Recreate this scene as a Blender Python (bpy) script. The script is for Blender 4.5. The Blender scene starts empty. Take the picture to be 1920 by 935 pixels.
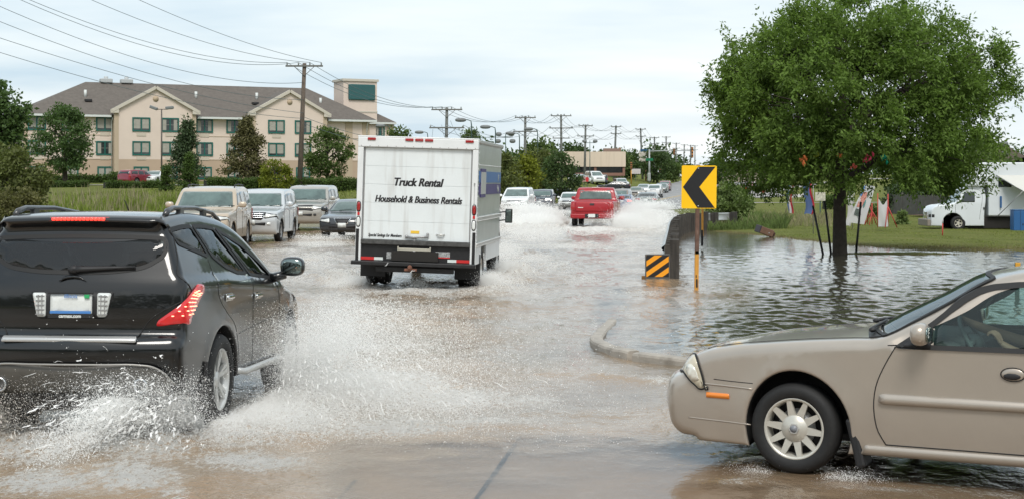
import bpy, bmesh, math, random
import numpy as np
from mathutils import Vector, Matrix, noise
from mathutils.geometry import delaunay_2d_cdt

SC = bpy.context.scene
COL = SC.collection
PI = math.pi
random.seed(7)
RNG = np.random.default_rng(7)
F_PX, CX, HY, CAMH = 2900.0, 960.0, 345.0, 2.0     # focal length in photo pixels, centre column, horizon row, eye height

def gp(px, py, z=0.0):
    """ground point seen at photo pixel (px,py) on height z"""
    d = (CAMH - z) * F_PX / (py - HY)
    return Vector(((px - CX) * d / F_PX, d, z))

def pt(px, py, d):
    """point seen at photo pixel (px,py) at distance d"""
    return Vector(((px - CX) * d / F_PX, d, CAMH - (py - HY) * d / F_PX))

# ------------------------------------------------------------------ materials
MATS = {}
def M(name, col=(.5, .5, .5), rough=.6, metal=0.0, coat=0.0, spec=.5, nz=None, bump=None, emis=None, trans=0.0, ior=1.45, island=0.0, translucent=0.0, streak=None):
    if name in MATS:
        return MATS[name]
    m = bpy.data.materials.new(name); m.use_nodes = True
    nt = m.node_tree; b = nt.nodes['Principled BSDF']
    b.inputs['Base Color'].default_value = (*col, 1)
    b.inputs['Roughness'].default_value = rough
    b.inputs['Metallic'].default_value = metal
    b.inputs['Coat Weight'].default_value = coat
    b.inputs['Coat Roughness'].default_value = .04
    b.inputs['Specular IOR Level'].default_value = spec
    b.inputs['IOR'].default_value = ior
    if trans: b.inputs['Transmission Weight'].default_value = trans
    if emis:
        b.inputs['Emission Color'].default_value = (*emis[0], 1); b.inputs['Emission Strength'].default_value = emis[1]
    L = nt.links.new
    tc = None
    def coord():
        nonlocal tc
        if tc is None: tc = nt.nodes.new('ShaderNodeTexCoord')
        return tc.outputs['Object']
    src = None
    if nz:                       # (scale, amount, [detail]) : value variation
        n = nt.nodes.new('ShaderNodeTexNoise'); n.inputs['Scale'].default_value = nz[0]; n.inputs['Detail'].default_value = 6
        n.inputs['Roughness'].default_value = .65
        L(coord(), n.inputs['Vector'])
        r = nt.nodes.new('ShaderNodeMapRange'); r.inputs[1].default_value = .25; r.inputs[2].default_value = .75
        r.inputs[3].default_value = 1 - nz[1]; r.inputs[4].default_value = 1 + nz[1]
        L(n.outputs['Fac'], r.inputs[0])
        src = r.outputs[0]
    if island:
        g = nt.nodes.new('ShaderNodeNewGeometry')
        r2 = nt.nodes.new('ShaderNodeMapRange'); r2.inputs[3].default_value = 1 - island; r2.inputs[4].default_value = 1 + island
        L(g.outputs['Random Per Island'], r2.inputs[0])
        if src is not None:
            mm = nt.nodes.new('ShaderNodeMath'); mm.operation = 'MULTIPLY'; L(src, mm.inputs[0]); L(r2.outputs[0], mm.inputs[1]); src = mm.outputs[0]
        else: src = r2.outputs[0]
    colout = None
    if src is not None:
        v = nt.nodes.new('ShaderNodeVectorMath'); v.operation = 'SCALE'
        v.inputs[0].default_value = col; L(src, v.inputs['Scale'])
        colout = v.outputs[0]
        L(colout, b.inputs['Base Color'])
    if streak:                   # (colour, scale vector, threshold lo, hi)
        mp = nt.nodes.new('ShaderNodeMapping'); mp.inputs['Scale'].default_value = streak[1]; L(coord(), mp.inputs[0])
        n = nt.nodes.new('ShaderNodeTexNoise'); n.inputs['Scale'].default_value = 1; n.inputs['Detail'].default_value = 5; L(mp.outputs[0], n.inputs['Vector'])
        r = nt.nodes.new('ShaderNodeMapRange'); r.inputs[1].default_value = streak[2]; r.inputs[2].default_value = streak[3]; L(n.outputs['Fac'], r.inputs[0])
        mx = nt.nodes.new('ShaderNodeMix'); mx.data_type = 'RGBA'
        L(r.outputs[0], mx.inputs[0]); mx.inputs[7].default_value = (*streak[0], 1)
        if colout: L(colout, mx.inputs[6])
        else: mx.inputs[6].default_value = (*col, 1)
        L(mx.outputs[2], b.inputs['Base Color']); colout = mx.outputs[2]
    if bump:
        n = nt.nodes.new('ShaderNodeTexNoise'); n.inputs['Scale'].default_value = bump[0]; n.inputs['Detail'].default_value = 5
        L(coord(), n.inputs['Vector'])
        bp = nt.nodes.new('ShaderNodeBump'); bp.inputs['Strength'].default_value = bump[1]; bp.inputs['Distance'].default_value = bump[2] if len(bump) > 2 else .02
        L(n.outputs['Fac'], bp.inputs['Height']); L(bp.outputs[0], b.inputs['Normal'])
    if translucent:
        t = nt.nodes.new('ShaderNodeBsdfTranslucent')
        if colout:
            h = nt.nodes.new('ShaderNodeVectorMath'); h.operation = 'MULTIPLY'; h.inputs[1].default_value = (1.15, 1.25, .7); L(colout, h.inputs[0]); L(h.outputs[0], t.inputs[0])
        else: t.inputs[0].default_value = (*col, 1)
        mx = nt.nodes.new('ShaderNodeMixShader'); mx.inputs[0].default_value = translucent
        L(b.outputs[0], mx.inputs[1]); L(t.outputs[0], mx.inputs[2]); L(mx.outputs[0], nt.nodes['Material Output'].inputs[0])
    MATS[name] = m
    return m

def glass_mat(name, tint=(.75, .82, .8), opac=.35, dark=(.02, .03, .03)):
    """thin car glazing: a tint over what lies behind plus a sharp reflection"""
    if name in MATS: return MATS[name]
    m = bpy.data.materials.new(name); m.use_nodes = True
    nt = m.node_tree; nt.nodes.clear(); L = nt.links.new
    out = nt.nodes.new('ShaderNodeOutputMaterial')
    tr = nt.nodes.new('ShaderNodeBsdfTransparent'); tr.inputs[0].default_value = (*tint, 1)
    df = nt.nodes.new('ShaderNodeBsdfDiffuse'); df.inputs[0].default_value = (*dark, 1)
    gl = nt.nodes.new('ShaderNodeBsdfGlossy'); gl.inputs['Roughness'].default_value = .02
    fr = nt.nodes.new('ShaderNodeFresnel'); fr.inputs[0].default_value = 1.55
    m1 = nt.nodes.new('ShaderNodeMixShader'); m1.inputs[0].default_value = opac
    L(tr.outputs[0], m1.inputs[1]); L(df.outputs[0], m1.inputs[2])
    m2 = nt.nodes.new('ShaderNodeMixShader'); L(fr.outputs[0], m2.inputs[0]); L(m1.outputs[0], m2.inputs[1]); L(gl.outputs[0], m2.inputs[2])
    L(m2.outputs[0], out.inputs[0])
    MATS[name] = m
    return m

# ------------------------------------------------------------------ objects
def tag(o, label=None, cat=None, group=None, kind=None):
    if label: o['label'] = label
    if cat: o['category'] = cat
    if group: o['group'] = group
    if kind: o['kind'] = kind
    return o

def empty(name, loc=(0, 0, 0), rz=0.0, label=None, cat=None, group=None, rot=None):
    o = bpy.data.objects.new(name, None); COL.objects.link(o)
    o.location = loc; o.rotation_euler = rot if rot else (0, 0, rz); o.empty_display_size = .2
    return tag(o, label, cat, group)

def link(name, me, parent=None):
    o = bpy.data.objects.new(name, me); COL.objects.link(o)
    if parent is not None: o.parent = parent
    return o

def copy_tree(o, parent=None):
    c = o.copy(); COL.objects.link(c)
    if parent is not None: c.parent = parent
    for ch in list(o.children): copy_tree(ch, c)
    return c

class MB:
    """collects shapes and links them as ONE mesh object"""
    def __init__(s): s.v = []; s.f = []; s.mi = []; s.sm = []
    def add(s, vs, fs, mi=0, smooth=False, mat=None):
        k = len(s.v)
        if mat is not None: vs = [mat @ Vector(v) for v in vs]
        s.v += [tuple(v) for v in vs]
        s.f += [tuple(i + k for i in f) for f in fs]
        s.mi += [mi] * len(fs); s.sm += [smooth] * len(fs)
        return s
    def box(s, c, d, mi=0, rot=None, bev=0.0, mat=None):
        x, y, z = d[0] / 2, d[1] / 2, d[2] / 2
        if bev <= 0:
            vs = [Vector((a * x, b * y, e * z)) for e in (-1, 1) for b in (-1, 1) for a in (-1, 1)]
            fs = [(0, 2, 3, 1), (4, 5, 7, 6), (0, 1, 5, 4), (1, 3, 7, 5), (3, 2, 6, 7), (2, 0, 4, 6)]
        else:
            b_ = min(bev, x * .95, y * .95, z * .95)
            bm = bmesh.new(); bmesh.ops.create_cube(bm, size=1)
            for v in bm.verts: v.co = Vector((v.co.x * 2 * x, v.co.y * 2 * y, v.co.z * 2 * z))
            bmesh.ops.bevel(bm, geom=list(bm.edges), offset=b_, segments=2, profile=.5, affect='EDGES')
            bm.verts.index_update()
            vs = [v.co.copy() for v in bm.verts]; fs = [tuple(v.index for v in f.verts) for f in bm.faces]; bm.free()
        R = (rot.to_matrix() if hasattr(rot, 'to_matrix') else rot) if rot is not None else None
        c = Vector(c)
        vs = [((R @ v) if R else v) + c for v in vs]
        return s.add(vs, fs, mi, False, mat)
    def tube(s, pts, r, n=8, mi=0, cap=True, smooth=True, mat=None):
        pts = [Vector(p) for p in pts]; rr = r if isinstance(r, (list, tuple)) else [r] * len(pts)
        vs = []; fs = []
        up = None
        for i, p in enumerate(pts):
            a = pts[max(0, i - 1)]; b = pts[min(len(pts) - 1, i + 1)]
            t = (b - a); t = t.normalized() if t.length > 1e-9 else Vector((0, 0, 1))
            if up is None:
                up = Vector((0, 0, 1)) if abs(t.z) < .9 else Vector((1, 0, 0))
            u = t.cross(up)
            if u.length < 1e-6: u = t.orthogonal()
            u.normalize(); w = u.cross(t).normalized(); up = w
            for k in range(n):
                a_ = 2 * PI * k / n
                vs.append(p + (u * math.cos(a_) + w * math.sin(a_)) * rr[i])
        for i in range(len(pts) - 1):
            for k in range(n):
                k2 = (k + 1) % n
                fs.append((i * n + k, i * n + k2, (i + 1) * n + k2, (i + 1) * n + k))
        if cap:
            fs.append(tuple(range(n))); fs.append(tuple((len(pts) - 1) * n + k for k in reversed(range(n))))
        return s.add(vs, fs, mi, smooth, mat)
    def cyl(s, a, b, r, r2=None, n=16, mi=0, mat=None):
        return s.tube([a, b], [r, r if r2 is None else r2], n, mi, True, True, mat)
    def prism(s, poly, axis, a, b, mi=0, mat=None):
        """extrude 2-D polygon along axis ('x','y','z') between a and b"""
        n = len(poly)
        def P(q, t):
            return {'x': (t, q[0], q[1]), 'y': (q[0], t, q[1]), 'z': (q[0], q[1], t)}[axis]
        vs = [P(q, a) for q in poly] + [P(q, b) for q in poly]
        fs = [(i, (i + 1) % n, n + (i + 1) % n, n + i) for i in range(n)]
        fs += [tuple(reversed(range(n))), tuple(range(n, 2 * n))]
        return s.add(vs, fs, mi, False, mat)
    def revolve(s, prof, n=32, mi=0, axis='y', c=(0, 0, 0), smooth=True):
        """prof: (radius, offset along axis)"""
        vs = []; fs = []; c = Vector(c)
        for (r, h) in prof:
            for k in range(n):
                a = 2 * PI * k / n
                q = (r * math.cos(a), h, r * math.sin(a)) if axis == 'y' else (r * math.cos(a), r * math.sin(a), h)
                vs.append(c + Vector(q))
        for i in range(len(prof) - 1):
            for k in range(n):
                k2 = (k + 1) % n
                fs.append((i * n + k, i * n + k2, (i + 1) * n + k2, (i + 1) * n + k))
        return s.add(vs, fs, mi, smooth)
    def ellipsoid(s, c, r, nu=14, nv=9, mi=0, rot=None, pw=1.0):
        vs = []; fs = []; c = Vector(c)
        R = rot.to_matrix() if hasattr(rot, 'to_matrix') else rot
        def sp(t): return math.copysign(abs(t) ** pw, t)
        for j in range(nv + 1):
            th = PI * j / nv
            for i in range(nu):
                ph = 2 * PI * i / nu
                v = Vector((sp(math.sin(th)) * sp(math.cos(ph)) * r[0], sp(math.sin(th)) * sp(math.sin(ph)) * r[1], sp(math.cos(th)) * r[2]))
                vs.append((R @ v if R else v) + c)
        for j in range(nv):
            for i in range(nu):
                i2 = (i + 1) % nu
                fs.append((j * nu + i, (j + 1) * nu + i, (j + 1) * nu + i2, j * nu + i2))
        return s.add(vs, fs, mi, True)
    def grid(s, rows, mi=0, smooth=True, close=False):
        n = len(rows[0]); vs = [p for r in rows for p in r]; fs = []
        for i in range(len(rows) - 1):
            for k in range(n if close else n - 1):
                k2 = (k + 1) % n
                fs.append((i * n + k, i * n + k2, (i + 1) * n + k2, (i + 1) * n + k))
        return s.add(vs, fs, mi, smooth)
    def build(s, name, mats, parent=None, weld=False, fixn=True):
        me = bpy.data.meshes.new(name)
        me.from_pydata(s.v, [], s.f)
        if not isinstance(mats, (list, tuple)): mats = [mats]
        for m in mats: me.materials.append(m)
        me.polygons.foreach_set('material_index', s.mi); me.polygons.foreach_set('use_smooth', s.sm)
        if fixn or weld:
            bm = bmesh.new(); bm.from_mesh(me)
            if weld: bmesh.ops.remove_doubles(bm, verts=bm.verts, dist=1e-4)
            if fixn: bmesh.ops.recalc_face_normals(bm, faces=bm.faces)
            bm.to_mesh(me); bm.free()
        me.update()
        return link(name, me, parent)

def mesh_np(name, V, F, mats, parent=None, smooth=False, mi=None):
    """V (n,3), F (m,k) arrays"""
    V = np.asarray(V, np.float32); F = np.asarray(F, np.int32)
    me = bpy.data.meshes.new(name)
    me.vertices.add(len(V)); me.vertices.foreach_set('co', V.ravel())
    k = F.shape[1]
    me.loops.add(F.size); me.loops.foreach_set('vertex_index', F.ravel())
    me.polygons.add(len(F)); me.polygons.foreach_set('loop_start', np.arange(0, F.size, k, dtype=np.int32))
    try: me.polygons.foreach_set('loop_total', np.full(len(F), k, np.int32))
    except Exception: pass
    me.polygons.foreach_set('use_smooth', np.full(len(F), smooth, bool))
    if not isinstance(mats, (list, tuple)): mats = [mats]
    for m in mats: me.materials.append(m)
    if mi is not None: me.polygons.foreach_set('material_index', np.asarray(mi, np.int32))
    me.update(calc_edges=True); me.validate()
    return link(name, me, parent)

def text_mesh(name, txt, size, mat, parent, M4, shear=0.0, bold=0.0, align='CENTER', sx=1.0, extr=.0015, spacing=1.0):
    cu = bpy.data.curves.new(name, 'FONT'); cu.body = txt; cu.size = size; cu.shear = shear; cu.offset = bold
    cu.align_x = align; cu.align_y = 'CENTER'; cu.extrude = extr; cu.space_character = spacing
    o = bpy.data.objects.new(name, cu); COL.objects.link(o)
    bpy.context.view_layer.update()
    me = bpy.data.meshes.new_from_object(o.evaluated_get(bpy.context.evaluated_depsgraph_get()))
    bpy.data.objects.remove(o)
    me.materials.clear(); me.materials.append(mat)
    me.transform(M4 @ Matrix.Diagonal((sx, 1, 1, 1)))
    return link(name, me, parent)

def catmull(pts, closed=False, sp=.05):
    """dense smooth polyline through 2-D/3-D points (repeat a point to make a corner)"""
    P = [Vector(p) for p in pts]; n = len(P); out = []
    rng = range(n if closed else n - 1)
    for i in rng:
        p0 = P[(i - 1) % n] if closed or i > 0 else P[0]
        p1 = P[i]; p2 = P[(i + 1) % n]
        p3 = P[(i + 2) % n] if closed or i + 2 < n else P[-1]
        d = (p2 - p1).length
        if d < 1e-6: continue
        k = max(1, int(math.ceil(d / sp)))
        # tangents limited by the neighbouring segment lengths
        d0 = (p1 - p0).length; d2 = (p3 - p2).length
        def tang(a, b, c, da, dc):
            if da < 1e-6 or dc < 1e-6: return None
            return ((b - a) / da * dc + (c - b) / dc * da) / (da + dc)
        t1 = tang(p0, p1, p2, d0, d); t2 = tang(p1, p2, p3, d, d2)
        chord = (p2 - p1) / d
        if t1 is None: t1 = chord
        if t2 is None: t2 = chord
        for j in range(k):
            t = j / k; t2_, t3_ = t * t, t * t * t
            out.append((2 * t3_ - 3 * t2_ + 1) * p1 + (t3_ - 2 * t2_ + t) * t1 * d + (-2 * t3_ + 3 * t2_) * p2 + (t3_ - t2_) * t2 * d)
    if not closed: out.append(P[-1])
    return out

def in_poly(p, poly):
    x, y = p[0], p[1]; c = False; n = len(poly); j = n - 1
    for i in range(n):
        xi, yi = poly[i][0], poly[i][1]; xj, yj = poly[j][0], poly[j][1]
        if (yi > y) != (yj > y) and x < (xj - xi) * (y - yi) / (yj - yi + 1e-12) + xi: c = not c
        j = i
    return c

def smooth01(x):
    x = max(0., min(1., x)); return x * x * (3 - 2 * x)

def lerp(a, b, t): return a + (b - a) * t
def interp(x, tab):
    if x <= tab[0][0]: return tab[0][1]
    for (a, va), (b, vb) in zip(tab, tab[1:]):
        if x <= b: return va + (vb - va) * (x - a) / (b - a)
    return tab[-1][1]

def fill_poly(poly, sp):
    """triangulate a 2-D polygon with interior grid points -> (pts, tris)"""
    poly = [Vector((p[0], p[1])) for p in poly]; n = len(poly)
    xs = [p.x for p in poly]; ys = [p.y for p in poly]
    pts = list(poly)
    A = np.array([(p.x, p.y) for p in poly]); B = np.roll(A, -1, axis=0)
    x = min(xs) + sp * .5; rows = []
    j = 0
    while x < max(xs):
        y = min(ys) + sp * (.5 if j % 2 else .9)
        while y < max(ys):
            if in_poly((x, y), poly):
                q = np.array((x, y)); ab = B - A; t = ((q - A) * ab).sum(1) / np.maximum((ab * ab).sum(1), 1e-12); t = np.clip(t, 0, 1)
                d = np.sqrt((((A + ab * t[:, None]) - q) ** 2).sum(1)).min()
                if d > sp * .45: pts.append(Vector((x, y)))
            y += sp
        x += sp * .9; j += 1
    vs, es, fs, ov, oe, of = delaunay_2d_cdt(pts, [], [list(range(n))], 1, 1e-5)
    return vs, fs
# ------------------------------------------------------------------ car bodies
def paint_mat(name, col, rough=.35, metal=0., coat=1., dirt=None):
    return M(name, col, rough, metal, coat, nz=(3.0, .06), streak=dirt)

m_black = M('black_plastic', (.016, .016, .017), .55, nz=(8, .2))
m_dark = M('wheel_well_dark', (.012, .012, .012), .9)
m_rubber = M('tyre_rubber', (.013, .013, .013), .7, nz=(20, .25), bump=(60, .3, .004))
m_alloy = M('alloy_rim', (.62, .62, .60), .32, .55, nz=(12, .1))
m_alloyd = M('dull_rim', (.35, .35, .35), .4, .5)
m_chrome = M('chrome', (.78, .8, .82), .12, 1.0)
m_cglass = M('tinted_car_glass', (.014, .02, .02), .04, spec=.7, coat=.5)
m_wglass = M('windscreen_glass', (.085, .125, .115), .05, spec=.7, coat=.5, nz=(1.6, .55))
m_hl = M('headlamp_glass', (.62, .64, .62), .08, coat=1., nz=(14, .25))
m_hlon = M('lit_headlamp', (.9, .9, .85), .2, emis=((1, .97, .9), 3.0))
m_tail = M('tail_lamp_red', (.32, .012, .012), .15, coat=1., nz=(12, .2))
m_tailon = M('lit_tail_lamp', (.5, .02, .02), .2, coat=1., emis=((1, .05, .03), 1.6))
m_amber = M('amber_lamp', (.75, .22, .02), .2, coat=1.)
m_plate = M('plate_white', (.62, .64, .62), .5, nz=(30, .1))
m_seat = M('seat_fabric_grey', (.055, .058, .06), .9)
m_seatt = M('seat_fabric_tan', (.17, .15, .13), .9)
m_under = M('underbody', (.02, .018, .016), .9)

class Car:
    def __init__(s, top, arches, zb, w, belt, zroof, tumble, pf=.06, pr=.05, bf=.15, br=.08, bt=.03, r=.06, flare=.012, sp=.06, rows=10, shoulder=.02, tuck=.05, wb=0., wbx=(-.1, -1.25)):
        s.wb, s.wbx = wb, wbx
        s.made = []
        s.w, s.belt, s.zroof, s.tumble, s.arches = w, belt, zroof, tumble, arches
        s.pf, s.pr, s.bf, s.br, s.bt, s.flare, s.sp, s.shoulder, s.tuck, s.zb = pf, pr, bf, br, bt, flare, sp, shoulder, tuck, zb
        T = catmull([(a, b) for a, b in top], False, sp)
        P = [(p.x, p.y) for p in T]; fl = [0] * len(P)
        x0 = P[-1][0]; xend = P[0][0]
        x = x0
        for (xc, zc, R) in sorted(arches):
            h = math.sqrt(max(R * R - (zc - zb) ** 2, 1e-4)); xa, xb = xc - h, xc + h
            n = max(1, int((xa - x) / sp))
            for k in range(1, n + 1): P.append((lerp(x, xa, k / n), zb)); fl.append(0)
            a0 = math.atan2(zb - zc, -h); a1 = math.atan2(zb - zc, h)
            a0 = a0 if a0 > 0 else a0 + 2 * PI
            n = max(10, int(R * 3 / sp * 1.2))
            for k in range(1, n + 1):
                a = lerp(a0, a1, k / n); P.append((xc + R * math.cos(a), zc + R * math.sin(a))); fl.append(1)
            x = xb
        n = max(1, int((xend - x) / sp))
        for k in range(1, n): P.append((lerp(x, xend, k / n), zb)); fl.append(0)
        s.P = np.array(P); s.fl = np.array(fl); N = len(P); s.N = N; s.ntop = len(T)
        d = np.roll(s.P, -1, 0) - np.roll(s.P, 1, 0); d /= np.linalg.norm(d, axis=1)[:, None] + 1e-9
        s.nin = np.stack([-d[:, 1], d[:, 0]], 1)
        rr = np.where(s.fl == 1, .018, r)
        rr[s.ntop:] = np.minimum(rr[s.ntop:], .03)
        for _ in range(4):
            q = (np.roll(rr, 1) + rr * 2 + np.roll(rr, -1)) / 4; rr = np.where(s.fl == 1, rr, q)
        s.r = rr
        s.xf = s.P[:, 0].max(); s.xr = s.P[:, 0].min(); s.ins = s.P + s.nin * rr[:, None]
        s.We = np.array([s.W(*p) for p in s.ins])
        s.rows = rows
    def beltz(s, x): return interp(x, s.belt) if isinstance(s.belt, list) else s.belt
    def W(s, x, z):
        w = s.w
        L = s.xf - s.xr
        a = (x - (s.xf - .3 * L)) / (.3 * L)
        if a > 0: w -= s.pf * a ** 2
        a = ((s.xr + .3 * L) - x) / (.3 * L)
        if a > 0: w -= s.pr * a ** 2
        b = s.beltz(x)
        if z > b:
            q = (z - b)
            w -= s.shoulder * smooth01(q / .06) + s.tumble * (q / (s.zroof - b)) ** 1.15
        zc = b * .62
        if z < zc: w -= s.tuck * ((zc - z) / zc) ** 2
        for (xc, zc_, R) in s.arches:
            dd = math.hypot(x - xc, z - zc_) - R
            w += s.flare * math.exp(-(dd / .09) ** 2)
        return w
    def D(s, x, y, z):
        u = min((abs(y) / s.w) ** 2, 1.15)
        L = s.xf - s.xr
        a = max(0, (x - (s.xf - .28 * L)) / (.28 * L)); x2 = x - s.bf * u * a * a
        a = max(0, ((s.xr + .2 * L) - x) / (.2 * L)); x2 += s.br * u * a * a
        if s.wb: x2 += s.wb * (1 - min(1., u / .72)) * smooth01((s.wbx[0] - x) / .55) * (1 - smooth01((s.wbx[1] - x) / .8))
        z2 = z - s.bt * u * smooth01((z - .5 * s.zroof) / (.3 * s.zroof))
        return (x2, y, z2)
    def spos(s, si, t, off=0.):
        """point on the wrap-over strip: outline index si (float), lateral t; runs round the edge onto the side"""
        i = int(math.floor(si)) % s.N; j = (i + 1) % s.N; f = si - math.floor(si)
        g = lambda A: A[i] * (1 - f) + A[j] * f
        P, n, r, We = g(s.P), g(s.nin), g(s.r), g(s.We)
        n = n / (np.linalg.norm(n) + 1e-9)
        a = abs(t); sg = 1 if t >= 0 else -1
        flat = We - r
        if a <= flat: q = P - n * off; y = a
        elif a <= flat + r * PI / 2:
            an = (a - flat) / r; q = P + n * (r * (1 - math.cos(an)) - off * math.cos(an)); y = flat + (r + off) * math.sin(an)
        else:
            e = a - flat - r * PI / 2; q = P + n * (r + e); y = s.W(q[0], q[1]) + off
        return s.D(q[0], sg * y, q[1])
    def side(s, x, z, sg=1, off=0.): return s.D(x, sg * (s.W(x, z) + off), z)
    def zone(s, z):
        idx = np.arange(s.ntop); nx = -s.nin[:s.ntop, 0]
        if z == 'front':
            k = idx[(s.P[:s.ntop, 0] > s.xf - .25 * (s.xf - s.xr)) & (nx > .15)]; return s.P[k, 1], k
        if z == 'rear':
            k = idx[(s.P[:s.ntop, 0] < s.xr + .3 * (s.xf - s.xr)) & (nx < -.2)]; return s.P[k, 1], k
        k = idx[-s.nin[:s.ntop, 1] > .12]; return s.P[k, 0], k
    def sidx(s, zone, v):
        a, k = s.zone(zone); o = np.argsort(a); return float(np.interp(v, a[o], k[o]))
    # ---- building
    def body(s, parent, paint, name='body', holes_side=(), holes_strip=(), doors=(), lower=None):
        mb = MB(); rows = s.rows; N = s.N
        V = []
        fr = (0, .26, .5, .72, .9, 1.)
        for i in range(N):
            flat = s.We[i] - s.r[i]; ts = [flat * k / rows for k in range(rows + 1)] + [flat + s.r[i] * PI / 2 * k / 4 for k in range(1, 5)]
            ts = [-t for t in reversed(ts[1:])] + ts
            V.append([s.spos(i, t) for t in ts])
        m = len(V[0]); flat_v = [p for r in V for p in r]; F = []; MI = []
        for i in range(N):
            j = (i + 1) % N
            pc = (s.P[i] + s.P[j]) / 2
            for k in range(m - 1):
                t = (V[i][k][1] + V[i][k + 1][1]) / 2
                if any(z0(pc, i) and in_poly((t, pc[1] if ax else pc[0]), poly) for z0, ax, poly in holes_strip): continue
                F.append((i * m + k, j * m + k, j * m + k + 1, i * m + k + 1))
                arch = (s.fl[i] or s.fl[j]) and 4 <= k < m - 5
                MI.append(1 if arch or (i >= s.ntop and 4 <= k < m - 5 and not (s.fl[i] or s.fl[j])) else (2 if lower and lower(pc[0], pc[1]) else 0))
        mb.v += flat_v; mb.f += F; mb.mi += MI; mb.sm += [True] * len(F)
        # sides
        ins = [Vector(p) for p in s.ins]
        verts = list(ins); n0 = len(verts); edges = []
        def addpoly(poly):
            k = len(verts); q = []
            for a, b in zip(poly, list(poly[1:]) + [poly[0]]):
                a = Vector(a); b = Vector(b); nn = max(1, int((b - a).length / s.sp))
                q += [a.lerp(b, i / nn) for i in range(nn)]
            verts.extend(q); edges.extend([(k + i, k + (i + 1) % len(q)) for i in range(len(q))])
        for h in holes_side: addpoly(h)
        for nme, h in doors: addpoly(h)
        A = np.array([tuple(v) for v in verts])
        xs = np.arange(s.xr + s.sp * .4, s.xf, s.sp); g = []
        insl = [tuple(p) for p in s.ins]
        for ix, x in enumerate(xs):
            for z in np.arange(s.zb + s.sp * (.3 + .5 * (ix % 2)), s.zroof + .2, s.sp):
                if in_poly((x, z), insl) and ((A - (x, z)) ** 2).sum(1).min() > (s.sp * .5) ** 2: g.append(Vector((x, z)))
        vs, es, fs, ov, oe, of = delaunay_2d_cdt(verts + g, edges, [list(range(n0))], 1, 1e-5)
        P3 = {1: [s.side(v.x, v.y, 1) for v in vs], -1: [s.side(v.x, v.y, -1) for v in vs]}
        parts = {n: [] for n, _ in doors}; main = []
        for f in fs:
            c = sum((vs[i] for i in f), Vector((0, 0))) / len(f)
            if any(in_poly(c, h) for h in holes_side): continue
            for n, h in doors:
                if in_poly(c, h): parts[n].append(f); break
            else: main.append((f, c))
        for sg in (1, -1):
            k = len(mb.v); mb.v += P3[sg]
            for f, c in main:
                mb.f.append(tuple(i + k for i in (f if sg > 0 else reversed(f)))); mb.mi.append(2 if lower and lower(c.x, c.y) else 0); mb.sm.append(True)
        mats = [paint, m_dark] + ([lower.mat] if lower else [])
        o = mb.build(name, mats, parent, weld=True)
        dobs = []
        for n, h in doors:
            for sg in (1, -1):
                d = MB(); used = {}
                vv = []; ff = []; mi = []
                for f in parts[n]:
                    ff.append(tuple(used.setdefault(i, len(used)) for i in (f if sg > 0 else reversed(f))))
                    c = sum((vs[i] for i in f), Vector((0, 0))) / 3; mi.append(1 if lower and lower(c.x, c.y) else 0)
                vv = [None] * len(used)
                for i, q in used.items(): vv[q] = P3[sg][i]
                d.add(vv, ff, 0, True); d.mi = mi
                dobs.append((n, sg, d.build(n, [paint] + ([lower.mat] if lower else []), parent)))
        return o, dobs
    def _emit(s, mb, pts3, tris, bord, back, mi=0):
        k = len(mb.v); mb.add(pts3, tris, mi, True)
        n = len(bord); kb = len(mb.v); mb.v += back
        for i in range(n):
            j = (i + 1) % n
            mb.f.append((bord[i] + k, bord[j] + k, kb + j, kb + i)); mb.mi.append(mi); mb.sm.append(False)
    def side_panel(s, name, poly, mat, parent, off=.004, th=.012, sides=(1, -1), sp=None, rnd=0, mb=None, mi=0):
        poly = rounded(poly, rnd) if rnd else densify(poly, sp or s.sp)
        vs, fs = fill_poly(poly, sp or s.sp); out = []; n = len(poly)
        own = mb is None
        for sg in sides:
            b = MB() if own else mb
            p3 = [s.side(v.x, v.y, sg, off) for v in vs]; back = [s.side(v[0], v[1], sg, off - th) for v in poly]
            s._emit(b, p3, fs, list(range(n)), back, mi)
            if own: out.append(b.build(name, mat, parent))
        return out
    def strip_panel(s, name, zone, poly, mat, parent, off=.004, th=.012, sp=None, rnd=0, mirror=False, mb=None, mi=0):
        """poly in (t, z) for zone front/rear, (t, x) for zone top; mirror also builds -t"""
        poly = rounded(poly, rnd) if rnd else densify(poly, sp or s.sp)
        vs, fs = fill_poly(poly, sp or s.sp); n = len(poly); out = []
        a, k = s.zone(zone); o = np.argsort(a); a = a[o]; k = k[o]
        own = mb is None
        for sg in ((1, -1) if mirror else (1,)):
            b = MB() if own else mb
            p3 = [s.spos(float(np.interp(v.y, a, k)), sg * v.x, off) for v in vs]
            back = [s.spos(float(np.interp(v[1], a, k)), sg * v[0], off - th) for v in poly]
            s._emit(b, p3, fs, list(range(n)), back, mi)
            if own: out.append(b.build(name, mat, parent))
        return out
    def seam(s, name, lines, mat, parent, rad=.004, sides=(1, -1)):
        o = None
        for sg in sides:
            for ln in lines:
                mb = MB(); q = catmull([(a_[0], a_[1]) for a_ in ln], False, .05)
                mb.tube([s.side(p[0], p[1], sg, 0) for p in q], rad, 5)
                o = mb.build(name, mat, parent); s.made.append(o)
        return o

def densify(poly, sp, closed=True):
    out = []; P = [Vector((p[0], p[1])) for p in poly]; n = len(P)
    for i in range(n if closed else n - 1):
        a, b = P[i], P[(i + 1) % n]; k = max(1, int((b - a).length / sp))
        out += [a.lerp(b, j / k) for j in range(k)]
    if not closed: out.append(P[-1])
    return out

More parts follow.
